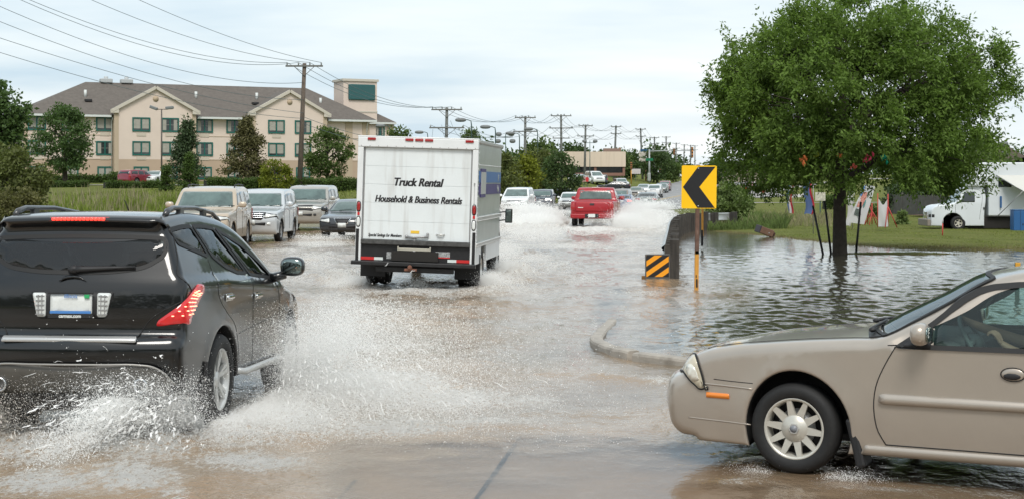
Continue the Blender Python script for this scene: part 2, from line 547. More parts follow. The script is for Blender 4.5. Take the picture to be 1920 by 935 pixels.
def rounded(poly, r, n=5):
    """polygon with rounded corners"""
    P = [Vector((p[0], p[1])) for p in poly]; m = len(P); out = []
    for i in range(m):
        a, b, c = P[i - 1], P[i], P[(i + 1) % m]
        d1 = (a - b); d2 = (c - b); l1, l2 = d1.length, d2.length
        q = min(r, l1 * .45, l2 * .45)
        p1 = b + d1 / l1 * q; p2 = b + d2 / l2 * q
        for k in range(n + 1):
            t = k / n; out.append(p1 * (1 - t) ** 2 + b * 2 * t * (1 - t) + p2 * t * t)
    return out

def inset_poly(poly, d):
    P = [Vector((p[0], p[1])) for p in poly]; n = len(P)
    ar = sum(P[i].x * P[(i + 1) % n].y - P[(i + 1) % n].x * P[i].y for i in range(n))
    sg = 1 if ar > 0 else -1; out = []
    for i in range(n):
        a, b, c = P[i - 1], P[i], P[(i + 1) % n]
        e1 = (b - a).normalized(); e2 = (c - b).normalized()
        n1 = Vector((-e1.y, e1.x)) * sg; n2 = Vector((-e2.y, e2.x)) * sg
        m = (n1 + n2); m = m / max(m.length_squared / 2, .35)
        out.append(b + m * d)
    return out

def make_wheel(parent, x, y, z, R, wd, rimR, side, style='plain', rim_mat=None, spin=0., steer=0.):
    """tyre mesh named wheel; rim (> hub_cap) under it. side=+1: outer face towards +y"""
    rim_mat = rim_mat or m_alloy
    t = MB(); h = wd / 2
    prof = [(rimR * .96, -h * .8), (rimR + .01, -h * .95), ((R + rimR) / 2, -h * 1.02), (R - .025, -h * .92), (R - .006, -h * .7), (R, 0), (R - .006, h * .7), (R - .025, h * .92), ((R + rimR) / 2, h * 1.02), (rimR + .01, h * .95), (rimR * .96, h * .8), (rimR * .9, h * .5)]
    n = 48 if R > .3 and style != 'plain' else 24
    t.revolve(prof, n)
    T = Matrix.Translation((x, y, z)) @ Matrix.Rotation(steer, 4, 'Z')
    t.v = [tuple(T @ Vector(v)) for v in t.v]
    to = t.build('wheel', m_rubber, parent)
    b = MB(); o = side
    ro = h * .78 * o
    b.revolve([(rimR * 1.0, ro * .98), (rimR * 1.01, ro * 1.08), (rimR * .95, ro * 1.1), (rimR * .9, ro * .98), (rimR * .86, ro * .5), (rimR * .84, -ro)], n)
    def spoke(a, w0, w1, r0, r1, yo0, yo1, th=.02):
        c, s_ = math.cos(a), math.sin(a)
        vs = []
        for r, w, yo in ((r0, w0, yo0), (r1, w1, yo1)):
            for dy in (yo, yo - th * o):
                for sg in (-1, 1): vs.append((r * c - sg * w * s_, dy, r * s_ + sg * w * c))
        b.add(vs, [(0, 1, 5, 4), (2, 6, 7, 3), (0, 4, 6, 2), (1, 3, 7, 5), (4, 5, 7, 6), (0, 2, 3, 1)], 0, False)
    if style == 'ten':
        for k in range(10): spoke(spin + k * PI / 5, rimR * .13, rimR * .075, rimR * .36, rimR * .93, ro * .86, ro * 1.0, .025)
        b.revolve([(0.0, ro * .95), (rimR * .42, ro * .93), (rimR * .45, ro * .7)], n)
    elif style == 'six':
        for k in range(6):
            a = spin + k * PI / 3
            for e in (-.11, .11): spoke(a + e, rimR * .05, rimR * .06, rimR * .2, rimR * .94, ro * .7, ro * .98, .03)
        b.revolve([(0.0, ro * .8), (rimR * .24, ro * .78), (rimR * .28, ro * .5)], n)
    else:
        for k in range(5): spoke(spin + k * PI * .4, rimR * .14, rimR * .14, rimR * .1, rimR * .93, ro * .7, ro * .95, .02)
        b.revolve([(0.0, ro * .8), (rimR * .25, ro * .75)], 16)
    b.v = [tuple(T @ Vector(v)) for v in b.v]
    rim = b.build('rim', rim_mat, to)
    dk = MB(); dk.revolve([(0.0, -ro * .2), (rimR * .86, -ro * .2)], 20)
    dk.revolve([(rimR * .15, ro * .1), (rimR * .62, ro * .1), (rimR * .62, -ro * .1)], 20, mi=1)
    dk.v = [tuple(T @ Vector(v)) for v in dk.v]; dk.build('brake_disc', [m_dark, m_alloyd], to)
    if style == 'ten':
        hc = MB(); hc.tube([(0, ro * .9, 0), (0, ro * 1.12, 0)], [rimR * .19, rimR * .17], 6, 0, True, False); hc.tube([(0, ro * 1.1, 0), (0, ro * 1.15, 0)], rimR * .12, 14, 1)
        hc.v = [tuple(T @ Vector(v)) for v in hc.v]; hc.build('hub_cap', [m_chrome, M('hub_grey', (.2, .21, .23), .4)], to)
    return to

# ------------------------------------------------------------------ background traffic
TOPS = {
 'suv': [(.465, .15), (.488, .2), (.497, .3), (.5, .4), (.49, .5), (.465, .56), (.4, .59), (.3, .615), (.2, .64), (.185, .655), (.125, .79), (.068, .925), (.03, .965), (-.05, .985), (-.2, 1.), (-.38, .98), (-.44, .95), (-.468, .82), (-.485, .66), (-.49, .5), (-.5, .36), (-.497, .26), (-.48, .17), (-.46, .15)],
 'sedan': [(.46, .17), (.488, .23), (.5, .36), (.496, .44), (.478, .52), (.44, .565), (.36, .61), (.26, .645), (.19, .67), (.175, .685), (.1, .83), (.03, .945), (-.02, .98), (-.1, 1.), (-.19, .99), (-.25, .955), (-.31, .86), (-.37, .765), (-.385, .752), (-.45, .74), (-.485, .7), (-.495, .58), (-.5, .42), (-.492, .28), (-.46, .17)],
 'van': [(.47, .15), (.49, .22), (.5, .33), (.49, .43), (.462, .5), (.4, .56), (.33, .6), (.3, .625), (.22, .77), (.12, .925), (.07, .97), (0, .99), (-.2, 1.), (-.41, .985), (-.46, .95), (-.482, .8), (-.49, .6), (-.498, .4), (-.5, .28), (-.485, .17), (-.47, .15)],
 'pickup': [(.47, .2), (.493, .27), (.5, .37), (.495, .5), (.48, .58), (.44, .62), (.33, .65), (.22, .675), (.2, .69), (.14, .84), (.095, .945), (.06, .985), (-.01, 1.), (-.07, .99), (-.1, .96), (-.125, .8), (-.14, .69), (-.15, .672), (-.2, .668), (-.47, .668), (-.495, .66), (-.5, .6), (-.5, .36), (-.497, .29), (-.48, .25)],
}
SIDEW = {
 'suv': [[(.15, .675), (.075, .885), (-.01, .915), (-.01, .675)], [(-.03, .675), (-.03, .915), (-.18, .925), (-.2, .675)], [(-.225, .68), (-.205, .922), (-.39, .9), (-.425, .7)]],
 'sedan': [[(.13, .705), (.03, .895), (-.08, .925), (-.09, .705)], [(-.11, .705), (-.1, .925), (-.21, .9), (-.3, .735)]],
 'van': [[(.25, .64), (.13, .88), (.02, .915), (.02, .64)], [(0, .64), (0, .915), (-.2, .93), (-.2, .65)], [(-.22, .65), (-.22, .93), (-.42, .91), (-.445, .66)]],
 'pickup': [[(.155, .7), (.095, .9), (-.05, .93), (-.095, .7)]],
}
m_trim = M('rubber_trim', (.01, .01, .01), .6)
def traffic_car(style, name, label, cat, group, loc, rz, L, wd, H, paint, R=.33, detail=1, lit=0, grille='bar', rails=False, lower_mat=None, glass=None, tail_lit=False, z=0., plate=True, far=False):
    """facing +x locally"""
    root = empty(name, loc, rz, label, cat, group)
    zs = H; top = [(a * L, b * zs) for a, b in TOPS[style]]
    wb = {'suv': .575, 'sedan': .575, 'van': .6, 'pickup': .62}[style] * L
    xfw = {'suv': .315, 'sedan': .31, 'van': .325, 'pickup': .325}[style] * L; xrw = xfw - wb
    arches = [(xfw, R, R * 1.2), (xrw, R, R * 1.2)]
    beltf = {'suv': .655, 'sedan': .685, 'van': .62, 'pickup': .68}[style]
    zb = .17 * H if style != 'pickup' else .25 * H
    c = Car(top, arches, zb, wd / 2, beltf * H, H, {'suv': .14, 'sedan': .22, 'van': .17, 'pickup': .16}[style] * wd / 1.85, bf=.16 if style != 'pickup' else .1, br=.08 if style != 'pickup' else .02, bt=.03, r=.07, sp=.11 if far else .07, rows=8)
    low = None
    if lower_mat:
        low = lambda x, z_: z_ < .31 * H
        low.mat = lower_mat
    c.body(root, paint, lower=low)
    gl = glass or m_cglass
    hw = wd / 2
    # windscreen / rear window / sides
    ws = {'suv': (.178, .075), 'sedan': (.165, .035), 'van': (.292, .125), 'pickup': (.188, .1)}[style]
    k0, k1 = hw * .86, hw * (.86 - {'suv': .1, 'sedan': .17, 'van': .13, 'pickup': .12}[style])
    c.strip_panel('windscreen', 'top', [(-k0, ws[0] * L), (k0, ws[0] * L), (k1, ws[1] * L), (-k1, ws[1] * L)], m_wglass, root, rnd=.05, sp=.12, off=.014)
    if style in ('suv', 'van'):
        rw = (.69, .9); c.strip_panel('rear_window', 'rear', [(-k0 * .95, rw[0] * H), (k0 * .95, rw[0] * H), (k1 * .97, rw[1] * H), (-k1 * .97, rw[1] * H)], gl, root, rnd=.07, sp=.12)
    elif style == 'sedan':
        c.strip_panel('rear_window', 'top', [(-k1 * .95, -.255 * L), (k1 * .95, -.255 * L), (k0 * .95, -.362 * L), (-k0 * .95, -.362 * L)], m_wglass if detail > 1 else gl, root, rnd=.06, sp=.12)
    else:
        mb = MB()
        c.strip_panel('rear_window', 'top', [(-hw * .7, -.107 * L), (hw * .7, -.107 * L), (hw * .76, -.136 * L), (-hw * .76, -.136 * L)], m_wglass, root, rnd=.02, sp=.06)
    for p in SIDEW[style]:
        c.side_panel('side_window', [(a * L, b * H) for a, b in p], gl, root, rnd=.05, sp=.12)
    # lights
    zl = {'suv': .5, 'sedan': .47, 'van': .44, 'pickup': .52}[style] * H
    c.strip_panel('headlight', 'front', [(hw * .52, zl - .075), (hw * .53, zl + .06), (hw * 1.08, zl + .075), (hw * 1.12, zl - .04)], m_hlon if lit else m_hl, root, rnd=.03, mirror=True, sp=.05, off=.022)
    if not far: c.strip_panel('headlight_surround', 'front', [(hw * .49, zl - .10), (hw * .50, zl + .085), (hw * 1.11, zl + .10), (hw * 1.15, zl - .065)], m_black, root, rnd=.03, mirror=True, sp=.05, off=.014)
    zt = {'suv': (.47, .64), 'sedan': (.57, .68), 'van': (.42, .62), 'pickup': (.45, .63)}[style]
    lo, hi = (.78, 1.12) if style != 'sedan' else (.55, 1.15)
    c.strip_panel('tail_light', 'rear', [(hw * lo, zt[0] * H), (hw * lo, zt[1] * H), (hw * hi, zt[1] * H), (hw * hi, zt[0] * H)], m_tailon if tail_lit else m_tail, root, rnd=.03, mirror=True, sp=.05, off=.022)
    # grille
    g = hw * .48
    if grille == 'bar':
        c.strip_panel('grille', 'front', [(-g, zl - .09), (-g, zl + .07), (g, zl + .07), (g, zl - .09)], m_black, root, rnd=.03, off=.020, sp=.07)
        if detail: c.strip_panel('grille_bar', 'front', [(-g * 1.02, zl - .025), (-g * 1.02, zl + .015), (g * 1.02, zl + .015), (g * 1.02, zl - .025)], m_chrome, root, off=.032, sp=.07)
    elif grille == 'slot':
        c.strip_panel('grille', 'front', [(-g, zl - .03), (-g, zl + .05), (g, zl + .05), (g, zl - .03)], m_black, root, rnd=.03, off=.020, sp=.07)
    elif grille == 'vee':
        c.strip_panel('grille_frame', 'front', [(-.2, zl - .13), (-.33, zl + .08), (.33, zl + .08), (.2, zl - .13)], m_chrome, root, off=.022, sp=.07)
        c.strip_panel('grille', 'front', [(-.175, zl - .105), (-.285, zl + .055), (.285, zl + .055), (.175, zl - .105)], m_black, root, off=.03, sp=.07)
    elif grille == 'big':
        gg = hw * .58
        c.strip_panel('grille', 'front', [(-gg, zl - .13), (-gg, zl + .1), (gg, zl + .1), (gg, zl - .13)], m_black, root, rnd=.03, off=.020, sp=.07)
        c.strip_panel('grille_bar', 'front', [(-gg, zl - .035), (-gg, zl + .035), (gg, zl + .035), (gg, zl - .035)], paint, root, off=.034, sp=.07)
    elif grille == 'star':
        gg = hw * .55
        c.strip_panel('grille', 'front', [(-gg * .75, zl - .14), (-gg, zl + .1), (gg, zl + .1), (gg * .75, zl - .14)], m_black, root, rnd=.05, off=.020, sp=.07)
        for k in (-.07, -.01, .05): c.strip_panel('grille_bar', 'front', [(-gg * .85, zl + k - .01), (-gg * .9, zl + k + .012), (gg * .9, zl + k + .012), (gg * .85, zl + k - .01)], m_chrome, root, off=.032, sp=.07)
    # lower intake, plates
    zi = zl - .26 * (H / 1.7)
    if not far:
        c.strip_panel('air_intake', 'front', [(-g * 1.1, zi - .05), (-g * 1.15, zi + .05), (g * 1.15, zi + .05), (g * 1.1, zi - .05)], m_black, root, rnd=.03, off=.018, sp=.07)
        if plate: c.strip_panel('front_plate', 'front', [(-.15, zi - .02), (-.15, zi + .13), (.15, zi + .13), (.15, zi - .02)], m_plate, root, off=.035, sp=.1)
        zp = (zt[0] + .02) * H if style != 'pickup' else .33 * H
        c.strip_panel('rear_plate', 'rear', [(-.15, zp - .07), (-.15, zp + .07), (.15, zp + .07), (.15, zp - .07)], m_plate, root, off=.03, sp=.1)
        for e in (-1, 1):
            if grille != 'vee': c.strip_panel('fog_lamp', 'front', [(e * hw * .66 - .06, zi - .04), (e * hw * .66 - .06, zi + .05), (e * hw * .66 + .06, zi + .05), (e * hw * .66 + .06, zi - .04)], m_hl if grille == 'star' else m_black, root, rnd=.045, off=.022, sp=.05)
        # mirrors
        xm = {'suv': .15, 'sedan': .13, 'van': .23, 'pickup': .15}[style] * L; zm = beltf * H + .09
        for sg in (1, -1):
            mb = MB(); mb.ellipsoid((xm, sg * (hw + .13), zm), (.09, .13, .095), pw=.75); mb.tube([(xm, sg * (hw - .05), zm - .05), (xm, sg * (hw + .1), zm - .03)], .03, 6)
            mb.build('mirror', paint if detail else m_black, root)
        if detail:
            bz = beltf * H
            lines = [[(xfw + .02 - R * 1.0 - .06, zb + .12), (xfw - R * 1.3, bz * .6), (xfw - R * 1.3, bz - .02)]]
            xb = SIDEW[style][0][2][0] * L - .03
            lines += [[(xb, zb + .1), (xb, bz - .01)]]
            if style != 'pickup': xb2 = SIDEW[style][1][2][0] * L - .03; lines += [[(xb2 + .03, zb + .3), (xb2, bz - .01)]]
            c.seam('door_seam', lines, m_trim, root, .006)
            for xh in [xb + .16] + ([xb2 + .14] if style != 'pickup' else []):
                for sg in (1, -1):
                    p = Vector(c.side(xh, bz - .09, sg, .015)); mb = MB(); mb.box(p, (.16, .03, .035), bev=.012); mb.build('door_handle', paint, root)
        # wipers
        mb = MB()
        for e in (-.3, .25):
            a = c.spos(c.sidx('top', ws[0] * L - .02), e * hw * 1.6, .015); b = c.spos(c.sidx('top', lerp(ws[0], ws[1], .12) * L), e * hw * 1.6 + hw * .5, .018)
            mb.tube([a, b], .009, 5)
        mb.build('wiper', m_black, root)
    if rails:
        for sg in (1, -1):
            y = sg * (hw - .14 - .13); mb = MB()
            mb.tube([(-.02 * L, y, .955 * H), (-.05 * L, y, 1.005 * H + .02), (-.2 * L, y, 1.015 * H + .02), (-.36 * L, y, 1. * H + .02), (-.4 * L, y, .95 * H)], .022, 6); mb.build('roof_rail', m_black, root)
    for x in (xfw, xrw):
        for sg in (1, -1): make_wheel(root, x, sg * (hw - .13), R, R, .22, R * .63, sg, 'plain', m_alloyd)
    return root, c
# ------------------------------------------------------------------ seats and other cabin parts
def seat(parent, x, y, z0, fabric, back=.62, name='seat'):
    mb = MB()
    mb.box((x + .22, y, z0 + .08), (.5, .5, .16), bev=.05)
    R = Matrix.Rotation(math.radians(-14), 3, 'Y')
    mb.box((x - .08, y, z0 + .1 + back / 2), (.14, .5, back), rot=R, bev=.05)
    o = mb.build(name, fabric, parent)
    hr = MB(); hr.box((x - .17, y, z0 + back + .2), (.1, .28, .2), rot=R, bev=.045)
    for e in (-.07, .07): hr.cyl((x - .16, y + e, z0 + back + .02), (x - .17, y + e, z0 + back + .14), .008, n=6)
    hr.build('headrest', fabric, o)

def strip_line(c, parent, name, zone, pts, mat, rad=.004, off=0., mirror=False):
    a, k = c.zone(zone); o = np.argsort(a); a = a[o]; k = k[o]; ob = None
    for sg in ((1, -1) if mirror else (1,)):
        mb = MB(); q = [Vector((p.x, p.y)) for p in catmull([(a_[0], a_[1]) for a_ in pts], False, .05)]
        mb.tube([c.spos(float(np.interp(p.y, a, k)), sg * p.x, off) for p in q], rad, 5)
        ob = mb.build(name, mat, parent)
    return ob

def side_ring(c, parent, name, poly, wd, mat, off=.006, sides=(1, -1), rnd=.04):
    """gasket that follows a side window outline"""
    q = rounded(poly, rnd); q = densify(q, .06); inn = inset_poly(q, wd); out = inset_poly(q, -.012)
    for sg in sides:
        mb = MB(); n = len(q)
        A = [c.side(p[0], p[1], sg, off) for p in out]; B = [c.side(p[0], p[1], sg, off) for p in inn]; Cc = [c.side(p[0], p[1], sg, -.01) for p in out]
        mb.add(A + B + Cc, [(i, (i + 1) % n, n + (i + 1) % n, n + i) for i in range(n)] + [(i, 2 * n + i, 2 * n + (i + 1) % n, (i + 1) % n) for i in range(n)])
        mb.build(name, mat, parent)

def strip_ring(c, parent, name, zone, poly, wd, mat, off=.006, rnd=.05):
    q = rounded(poly, rnd); q = densify(q, .06); inn = inset_poly(q, wd); out = inset_poly(q, -.01); n = len(q)
    a, k = c.zone(zone); o = np.argsort(a); a = a[o]; k = k[o]
    f = lambda p, of: c.spos(float(np.interp(p[1], a, k)), p[0], of)
    A = [f(p, off) for p in out]; B = [f(p, off) for p in inn]; Cc = [f(p, -.01) for p in out]
    mb = MB(); mb.add(A + B + Cc, [(i, (i + 1) % n, n + (i + 1) % n, n + i) for i in range(n)] + [(i, 2 * n + i, 2 * n + (i + 1) % n, (i + 1) % n) for i in range(n)])
    return mb.build(name, mat, parent)

# ------------------------------------------------------------------ black crossover, back towards the camera
def build_suv():
    paint = M('black_car_paint', (.004, .0045, .005), .3, 0, 1.0, spec=.25, streak=((.035, .032, .028), (2, 2, 5), .66, .95))
    clad = M('grey_valance', (.10, .095, .085), .45, nz=(6, .15))
    silver = M('satin_silver_trim', (.55, .55, .54), .3, .6)
    gl = glass_mat('privacy_glass', (.50, .54, .54), .45, (.03, .032, .034))
    gl2 = glass_mat('side_tinted_glass', (.42, .47, .45), .5, (.012, .016, .015))
    root = empty('sport_utility_vehicle', (-3.331, 12.968, .0), 0, 'shiny black sport utility vehicle with lit red tail lamps splashing through brown water', 'car', rot=(0, math.radians(1.15), math.radians(85.2)))
    top = [(3.15, .27), (3.27, .32), (3.34, .44), (3.36, .58), (3.34, .74), (3.27, .85), (3.1, .93), (2.75, 1.0), (2.4, 1.06), (2.22, 1.1), (2.18, 1.12), (1.7, 1.36), (1.25, 1.57), (1.0, 1.655), (.7, 1.715), (.3, 1.755), (-.1, 1.772), (-.45, 1.765), (-.72, 1.745), (-.85, 1.72), (-.875, 1.70), (-.868, 1.685), (-.83, 1.655), (-.80, 1.63), (-.81, 1.60), (-.88, 1.45), (-.945, 1.30), (-.985, 1.2), (-1.0, 1.08), (-1.0, .95), (-.99, .84), (-1.0, .815), (-1.05, .79), (-1.085, .74), (-1.09, .66), (-1.075, .58), (-1.04, .5), (-.99, .42), (-.93, .36)]
    R = .385
    c = Car(top, [(0, R - .01, .445), (2.52, R - .01, .445)], .36, .925, [(-1, 1.22), (.2, 1.2), (2, 1.08), (3, .95)], 1.77, .235, pf=.08, pr=.07, bf=.22, br=.12, bt=.03, r=.085, flare=.012, sp=.05, rows=22, shoulder=.025, tuck=.06)
    W1 = [(-.76, 1.645), (-.45, 1.668), (-.24, 1.672), (-.09, 1.435), (-.13, 1.425), (-.72, 1.535)]
    W2 = [(-.18, 1.672), (.1, 1.668), (.36, 1.65), (.93, 1.24), (.6, 1.262), (.25, 1.33), (.0, 1.42)]
    W3 = [(.44, 1.645), (1.05, 1.505), (1.45, 1.36), (1.76, 1.225), (1.77, 1.165), (1.04, 1.225)]
    rear_glass = [(0, 1.285), (.3, 1.295), (.55, 1.335), (.685, 1.43), (.70, 1.51), (.675, 1.578), (-.675, 1.578), (-.70, 1.51), (-.685, 1.43), (-.55, 1.335), (-.3, 1.295)]
    wsc = [(-.74, 2.1), (.74, 2.1), (.62, 1.2), (-.62, 1.2)]
    zr = lambda p, i: i < c.ntop and p[0] < -.6 and 1.2 < p[1] < 1.7
    zt = lambda p, i: i < c.ntop and p[0] > 0
    doors = [('rear_door', [(-.13, 1.40), (.0, 1.42), (.98, 1.21), (.98, .42), (.52, .42), (.36, .78), (.1, .93), (-.13, 1.1)]), ('front_door', [(.985, 1.21), (1.04, 1.225), (1.84, 1.16), (1.96, 1.02), (2.0, .7), (1.98, .42), (.985, .42)])]
    body, dobs = c.body(root, paint, holes_side=[inset_poly(w, .03) for w in (W1, W2, W3)], holes_strip=[(zr, 1, inset_poly(rear_glass, .035)), (zt, 0, inset_poly(wsc, .06))], doors=doors)
    for w, nm in ((W1, 'quarter_window'), (W2, 'side_window'), (W3, 'side_window')):
        c.side_panel(nm, w, gl2, root, off=.002, th=.006, rnd=.03, sp=.08)
        side_ring(c, root, 'window_trim', w, .02, m_trim)
    c.strip_panel('rear_window', 'rear', rear_glass, gl, root, off=.003, th=.006, rnd=.1, sp=.08)
    strip_ring(c, root, 'window_trim', 'rear', rear_glass, .022, m_trim, .004, .1)
    c.strip_panel('windscreen', 'top', wsc, glass_mat('clear_screen', (.75, .82, .8), .12), root, off=.002, th=.006, rnd=.08, sp=.1)
    strip_ring(c, root, 'window_trim', 'top', wsc, .05, m_trim)
    # brake light in the spoiler
    mb = MB()
    for k in range(14):
        t = -.2 + k * .4 / 13
        mb.box(c.spos(c.sidx('rear', 1.708), t, -.002), (.03, .024, .024), bev=.006)
    third = c.strip_panel('high_brake_light', 'rear', [(-.24, 1.692), (.24, 1.692), (.24, 1.722), (-.24, 1.722)], m_tail, root, off=.004, sp=.06)[0]
    mb.v = [(v[0] - .012, v[1], v[2]) for v in mb.v]
    mb.build('light_emitting_diode_row', m_tailon, third)
    # tail lamps with rows of lit diodes
    lamp = [(.655, .885), (.95, .885), (1.0, .93), (1.235, 1.30), (1.19, 1.365), (1.085, 1.335), (.665, .92)]
    led = M('lit_diode', (.9, .5, .4), .3, emis=((1, .30, .16), 1.8))
    red = M('tail_lamp_lens', (.40, .010, .012), .12, coat=1., nz=(9, .25), emis=((1, .03, .03), .12))
    a, kk = c.zone('rear'); o_ = np.argsort(a); a = a[o_]; kk = kk[o_]
    for sg in (1, -1):
        o = c.strip_panel('tail_light', 'rear', [(sg * p[0], p[1]) for p in lamp], red, root, off=.012, th=.03, rnd=.03, sp=.04)[0]
        mb = MB()
        for r in range(9):
            z = .965 + r * .037; tl = .735 + (z - .93) * 1.02; n = (4, 4, 4, 3, 3, 3, 3, 2, 2)[r]
            for q in range(n):
                p = c.spos(float(np.interp(z, a, kk)), sg * (tl + .015 + q * .058), .027); mb.ellipsoid(p, (.009, .012, .0045), 8, 5)
        mb.build('diode_rows', led, o)
    # plate recess, lamps, plate
    c.strip_panel('plate_recess', 'rear', [(-.335, 1.155), (.335, 1.155), (.27, .94), (-.27, .94)], m_black, root, off=.006, rnd=.03, sp=.08)
    for sg in (1, -1):
        rl = c.strip_panel('reversing_lamp', 'rear', [(sg * .205, 1.14), (sg * .315, 1.14), (sg * .275, .955), (sg * .205, .955)], m_hl, root, off=.016, rnd=.02, sp=.05)[0]
        mb = MB()
        for q in range(5): mb.box(c.spos(c.sidx('rear', .975 + q * .035), sg * .25, .016), (.012, .07, .008))
        for q in (0, 1): mb.box(c.spos(c.sidx('rear', 1.045), sg * (.235 + .03 * q), .017), (.01, .006, .16))
        mb.build('lens_ribs', m_alloyd, rl)
    pl = c.strip_panel('license_plate', 'rear', [(-.165, 1.13), (.165, 1.13), (.165, .975), (-.165, .975)], m_plate, root, off=.022, rnd=.015, sp=.06)[0]
    si = c.sidx('rear', 1.05); px = c.spos(si, 0, .03)[0]
    Rm = Matrix(((0, 0, -1, px - .003), (-1, 0, 0, 0), (0, 1, 0, 0), (0, 0, 0, 1)))   # text x -> -y (right seen from behind), text y -> z
    blue = M('plate_blue', (.06, .2, .5), .5)
    text_mesh('plate_lettering', 'Illinois', .042, blue, pl, Matrix.Translation((0, 0, 1.115)) @ Rm, shear=.3)
    text_mesh('dealer_lettering', 'carmax.com', .036, m_plate, pl, Matrix.Translation((-.006, 0, .962)) @ Rm, bold=.0015)
    mb = MB(); mb.box((px + .001, 0, .992), (.006, .325, .02)); mb.build('blue_band', blue, pl)
    mb = MB(); mb.box((px + .001, -.13, 1.115), (.006, .04, .028)); mb.build('registration_sticker', M('sticker_green', (.03, .35, .12), .5), pl)
    mb = MB(); mb.box((px + .004, 0, .962), (.01, .36, .03)); mb.box((px + .004, 0, 1.137), (.01, .36, .012)); mb.build('plate_frame', m_black, pl)
    # chrome strip, valance, exhausts
    c.strip_panel('chrome_strip', 'rear', [(-.53, .785), (.53, .785), (.54, .752), (-.53, .752)], silver, root, off=.034, rnd=.012, sp=.06)
    c.strip_panel('lower_valance', 'rear', [(-.62, .60), (.62, .60), (.74, .54), (.80, .45), (.70, .37), (-.70, .37), (-.80, .45), (-.74, .54)], clad, root, off=.03, rnd=.05, sp=.06)
    strip_line(c, root, 'valance_edge', 'rear', [(-.80, .45), (-.75, .53), (-.66, .585), (-.55, .60), (-.3, .602), (0, .602), (.3, .602), (.55, .60), (.66, .585), (.75, .53), (.80, .45)], M('dull_trim', (.30, .29, .27), .4, .3), .009, .034)
    for sg in (1, -1):
        mb = MB(); mb.revolve([(.045, -.2), (.055, -.2), (.057, .02), (.05, .025), (.044, .02), (.04, -.15)], 18, axis='z')
        T = Matrix.Translation((-1.02, sg * .56, .43)) @ Matrix.Rotation(-PI / 2, 4, 'Y'); mb.v = [tuple(T @ Vector(v)) for v in mb.v]
        mb.build('exhaust_pipe', m_chrome, root)
    # hatch and bumper gaps
    strip_line(c, root, 'hatch_seam', 'rear', [(.745, 1.6), (.79, 1.45), (.80, 1.3), (1.0, 1.22), (.58, .90), (.52, .80)], m_trim, .0045, 0, True); strip_line(c, root, 'hatch_seam', 'rear', [(.52, .80), (-.52, .80)], m_trim, .0045, 0)
    c.seam('panel_seam', [[(-.13, 1.40), (-.13, 1.1), (.1, .93), (.36, .8), (.52, .45)], [(.985, 1.2), (.985, .42)], [(1.84, 1.16), (1.96, 1.02), (2.0, .7), (1.98, .42)], [(.5, .72), (1.9, .80)]], m_trim, root, .0032)
    # handles, mirrors, rails, step bar, mud flaps
    for n, sg, d in dobs:
        xh = .78 if n == 'rear_door' else 1.68
        p = Vector(c.side(xh - .62 if n == 'rear_door' else xh - .55, 1.06 if n == 'rear_door' else 1.02, sg, .018))
        mb = MB(); mb.box(p, (.2, .03, .032), bev=.012); mb.box(p + Vector((.0, -sg * .012, 0)), (.22, .012, .06), bev=.005); mb.build('door_handle', m_chrome, d)
    for sg in (1, -1):
        mb = MB(); mb.ellipsoid((1.86, sg * 1.085, 1.255), (.078, .118, .092), 18, 12, pw=.72); mb.tube([(1.84, sg * .86, 1.14), (1.85, sg * 1.02, 1.18)], [.05, .04], 8)
        mo = mb.build('mirror', paint, root)
        gb = MB(); gb.ellipsoid((1.80, sg * 1.09, 1.257), (.024, .096, .07), 18, 10, pw=.6); gb.build('mirror_glass', M('mirror_silver', (.22, .27, .26), .03, 1.), mo)
        rl = MB(); y = sg * .615
        rl.tube([(-.62, y, 1.735), (-.56, y, 1.77), (-.42, y, 1.795), (.2, y, 1.798), (.75, y * .985, 1.76), (.98, y * .97, 1.70), (1.05, y * .97, 1.65)], [.025, .026, .021, .018, .018, .02, .025], 8)
        rl.box((-.22, y, 1.775), (.12, .04, .07), bev=.012); rl.box((.45, y, 1.755), (.1, .04, .08), bev=.012)
        rl.build('roof_rail', M('rail_grey', (.035, .036, .038), .35, coat=.4), root)
        mb = MB(); mb.tube([(.50, sg * .90, .40), (.6, sg * .955, .385), (1.85, sg * .955, .385), (1.95, sg * .90, .40)], .03, 10)
        for xx in (.8, 1.6): mb.tube([(xx, sg * .95, .375), (xx, sg * .8, .40)], .02, 6)
        mb.build('step_bar', silver, root)
        mb = MB(); mb.box((-.50, sg * .80, .36), (.02, .26, .42), bev=.008, rot=Matrix.Rotation(math.radians(8), 3, 'Y')); mb.build('mud_flap', m_black, root)
    # rear wiper
    mb = MB(); s0 = c.sidx('rear', 1.31); s1 = c.sidx('rear', 1.335)
    a0 = Vector(c.spos(s0, -.0, .02)); a1 = Vector(c.spos(s1, -.48, .03))
    mb.tube([a0, a0.lerp(a1, .15), a0.lerp(a1, .6), a1], [.032, .026, .016, .008], 8); mb.ellipsoid(a0, (.03, .05, .035)); mb.tube([a0.lerp(a1, .1) + Vector((.01, 0, -.012)), a1 + Vector((.01, 0, -.012))], .009, 5)
    mb.build('rear_wiper', m_black, root)
    c.strip_panel('hatch_emblem_ridge', 'rear', [(-.11, 1.225), (-.06, 1.262), (0, 1.272), (.06, 1.262), (.11, 1.225), (.05, 1.245), (0, 1.25), (-.05, 1.245)], paint, root, off=.02, sp=.03)
    # antenna
    mb = MB(); mb.tube([(.75, .12, 1.715), (.62, .14, 1.87)], [.007, .004], 6); mb.build('roof_antenna', m_black, root)
    # cabin
    for y in (.37, -.37): seat(root, 1.0, y, .62, m_seat, .58)
    mb = MB(); mb.box((-.1, 0, .72), (.55, 1.35, .18), bev=.05); mb.box((-.42, 0, 1.0), (.14, 1.35, .55), bev=.05, rot=Matrix.Rotation(math.radians(-12), 3, 'Y')); bo = mb.build('rear_bench', m_seat, root)
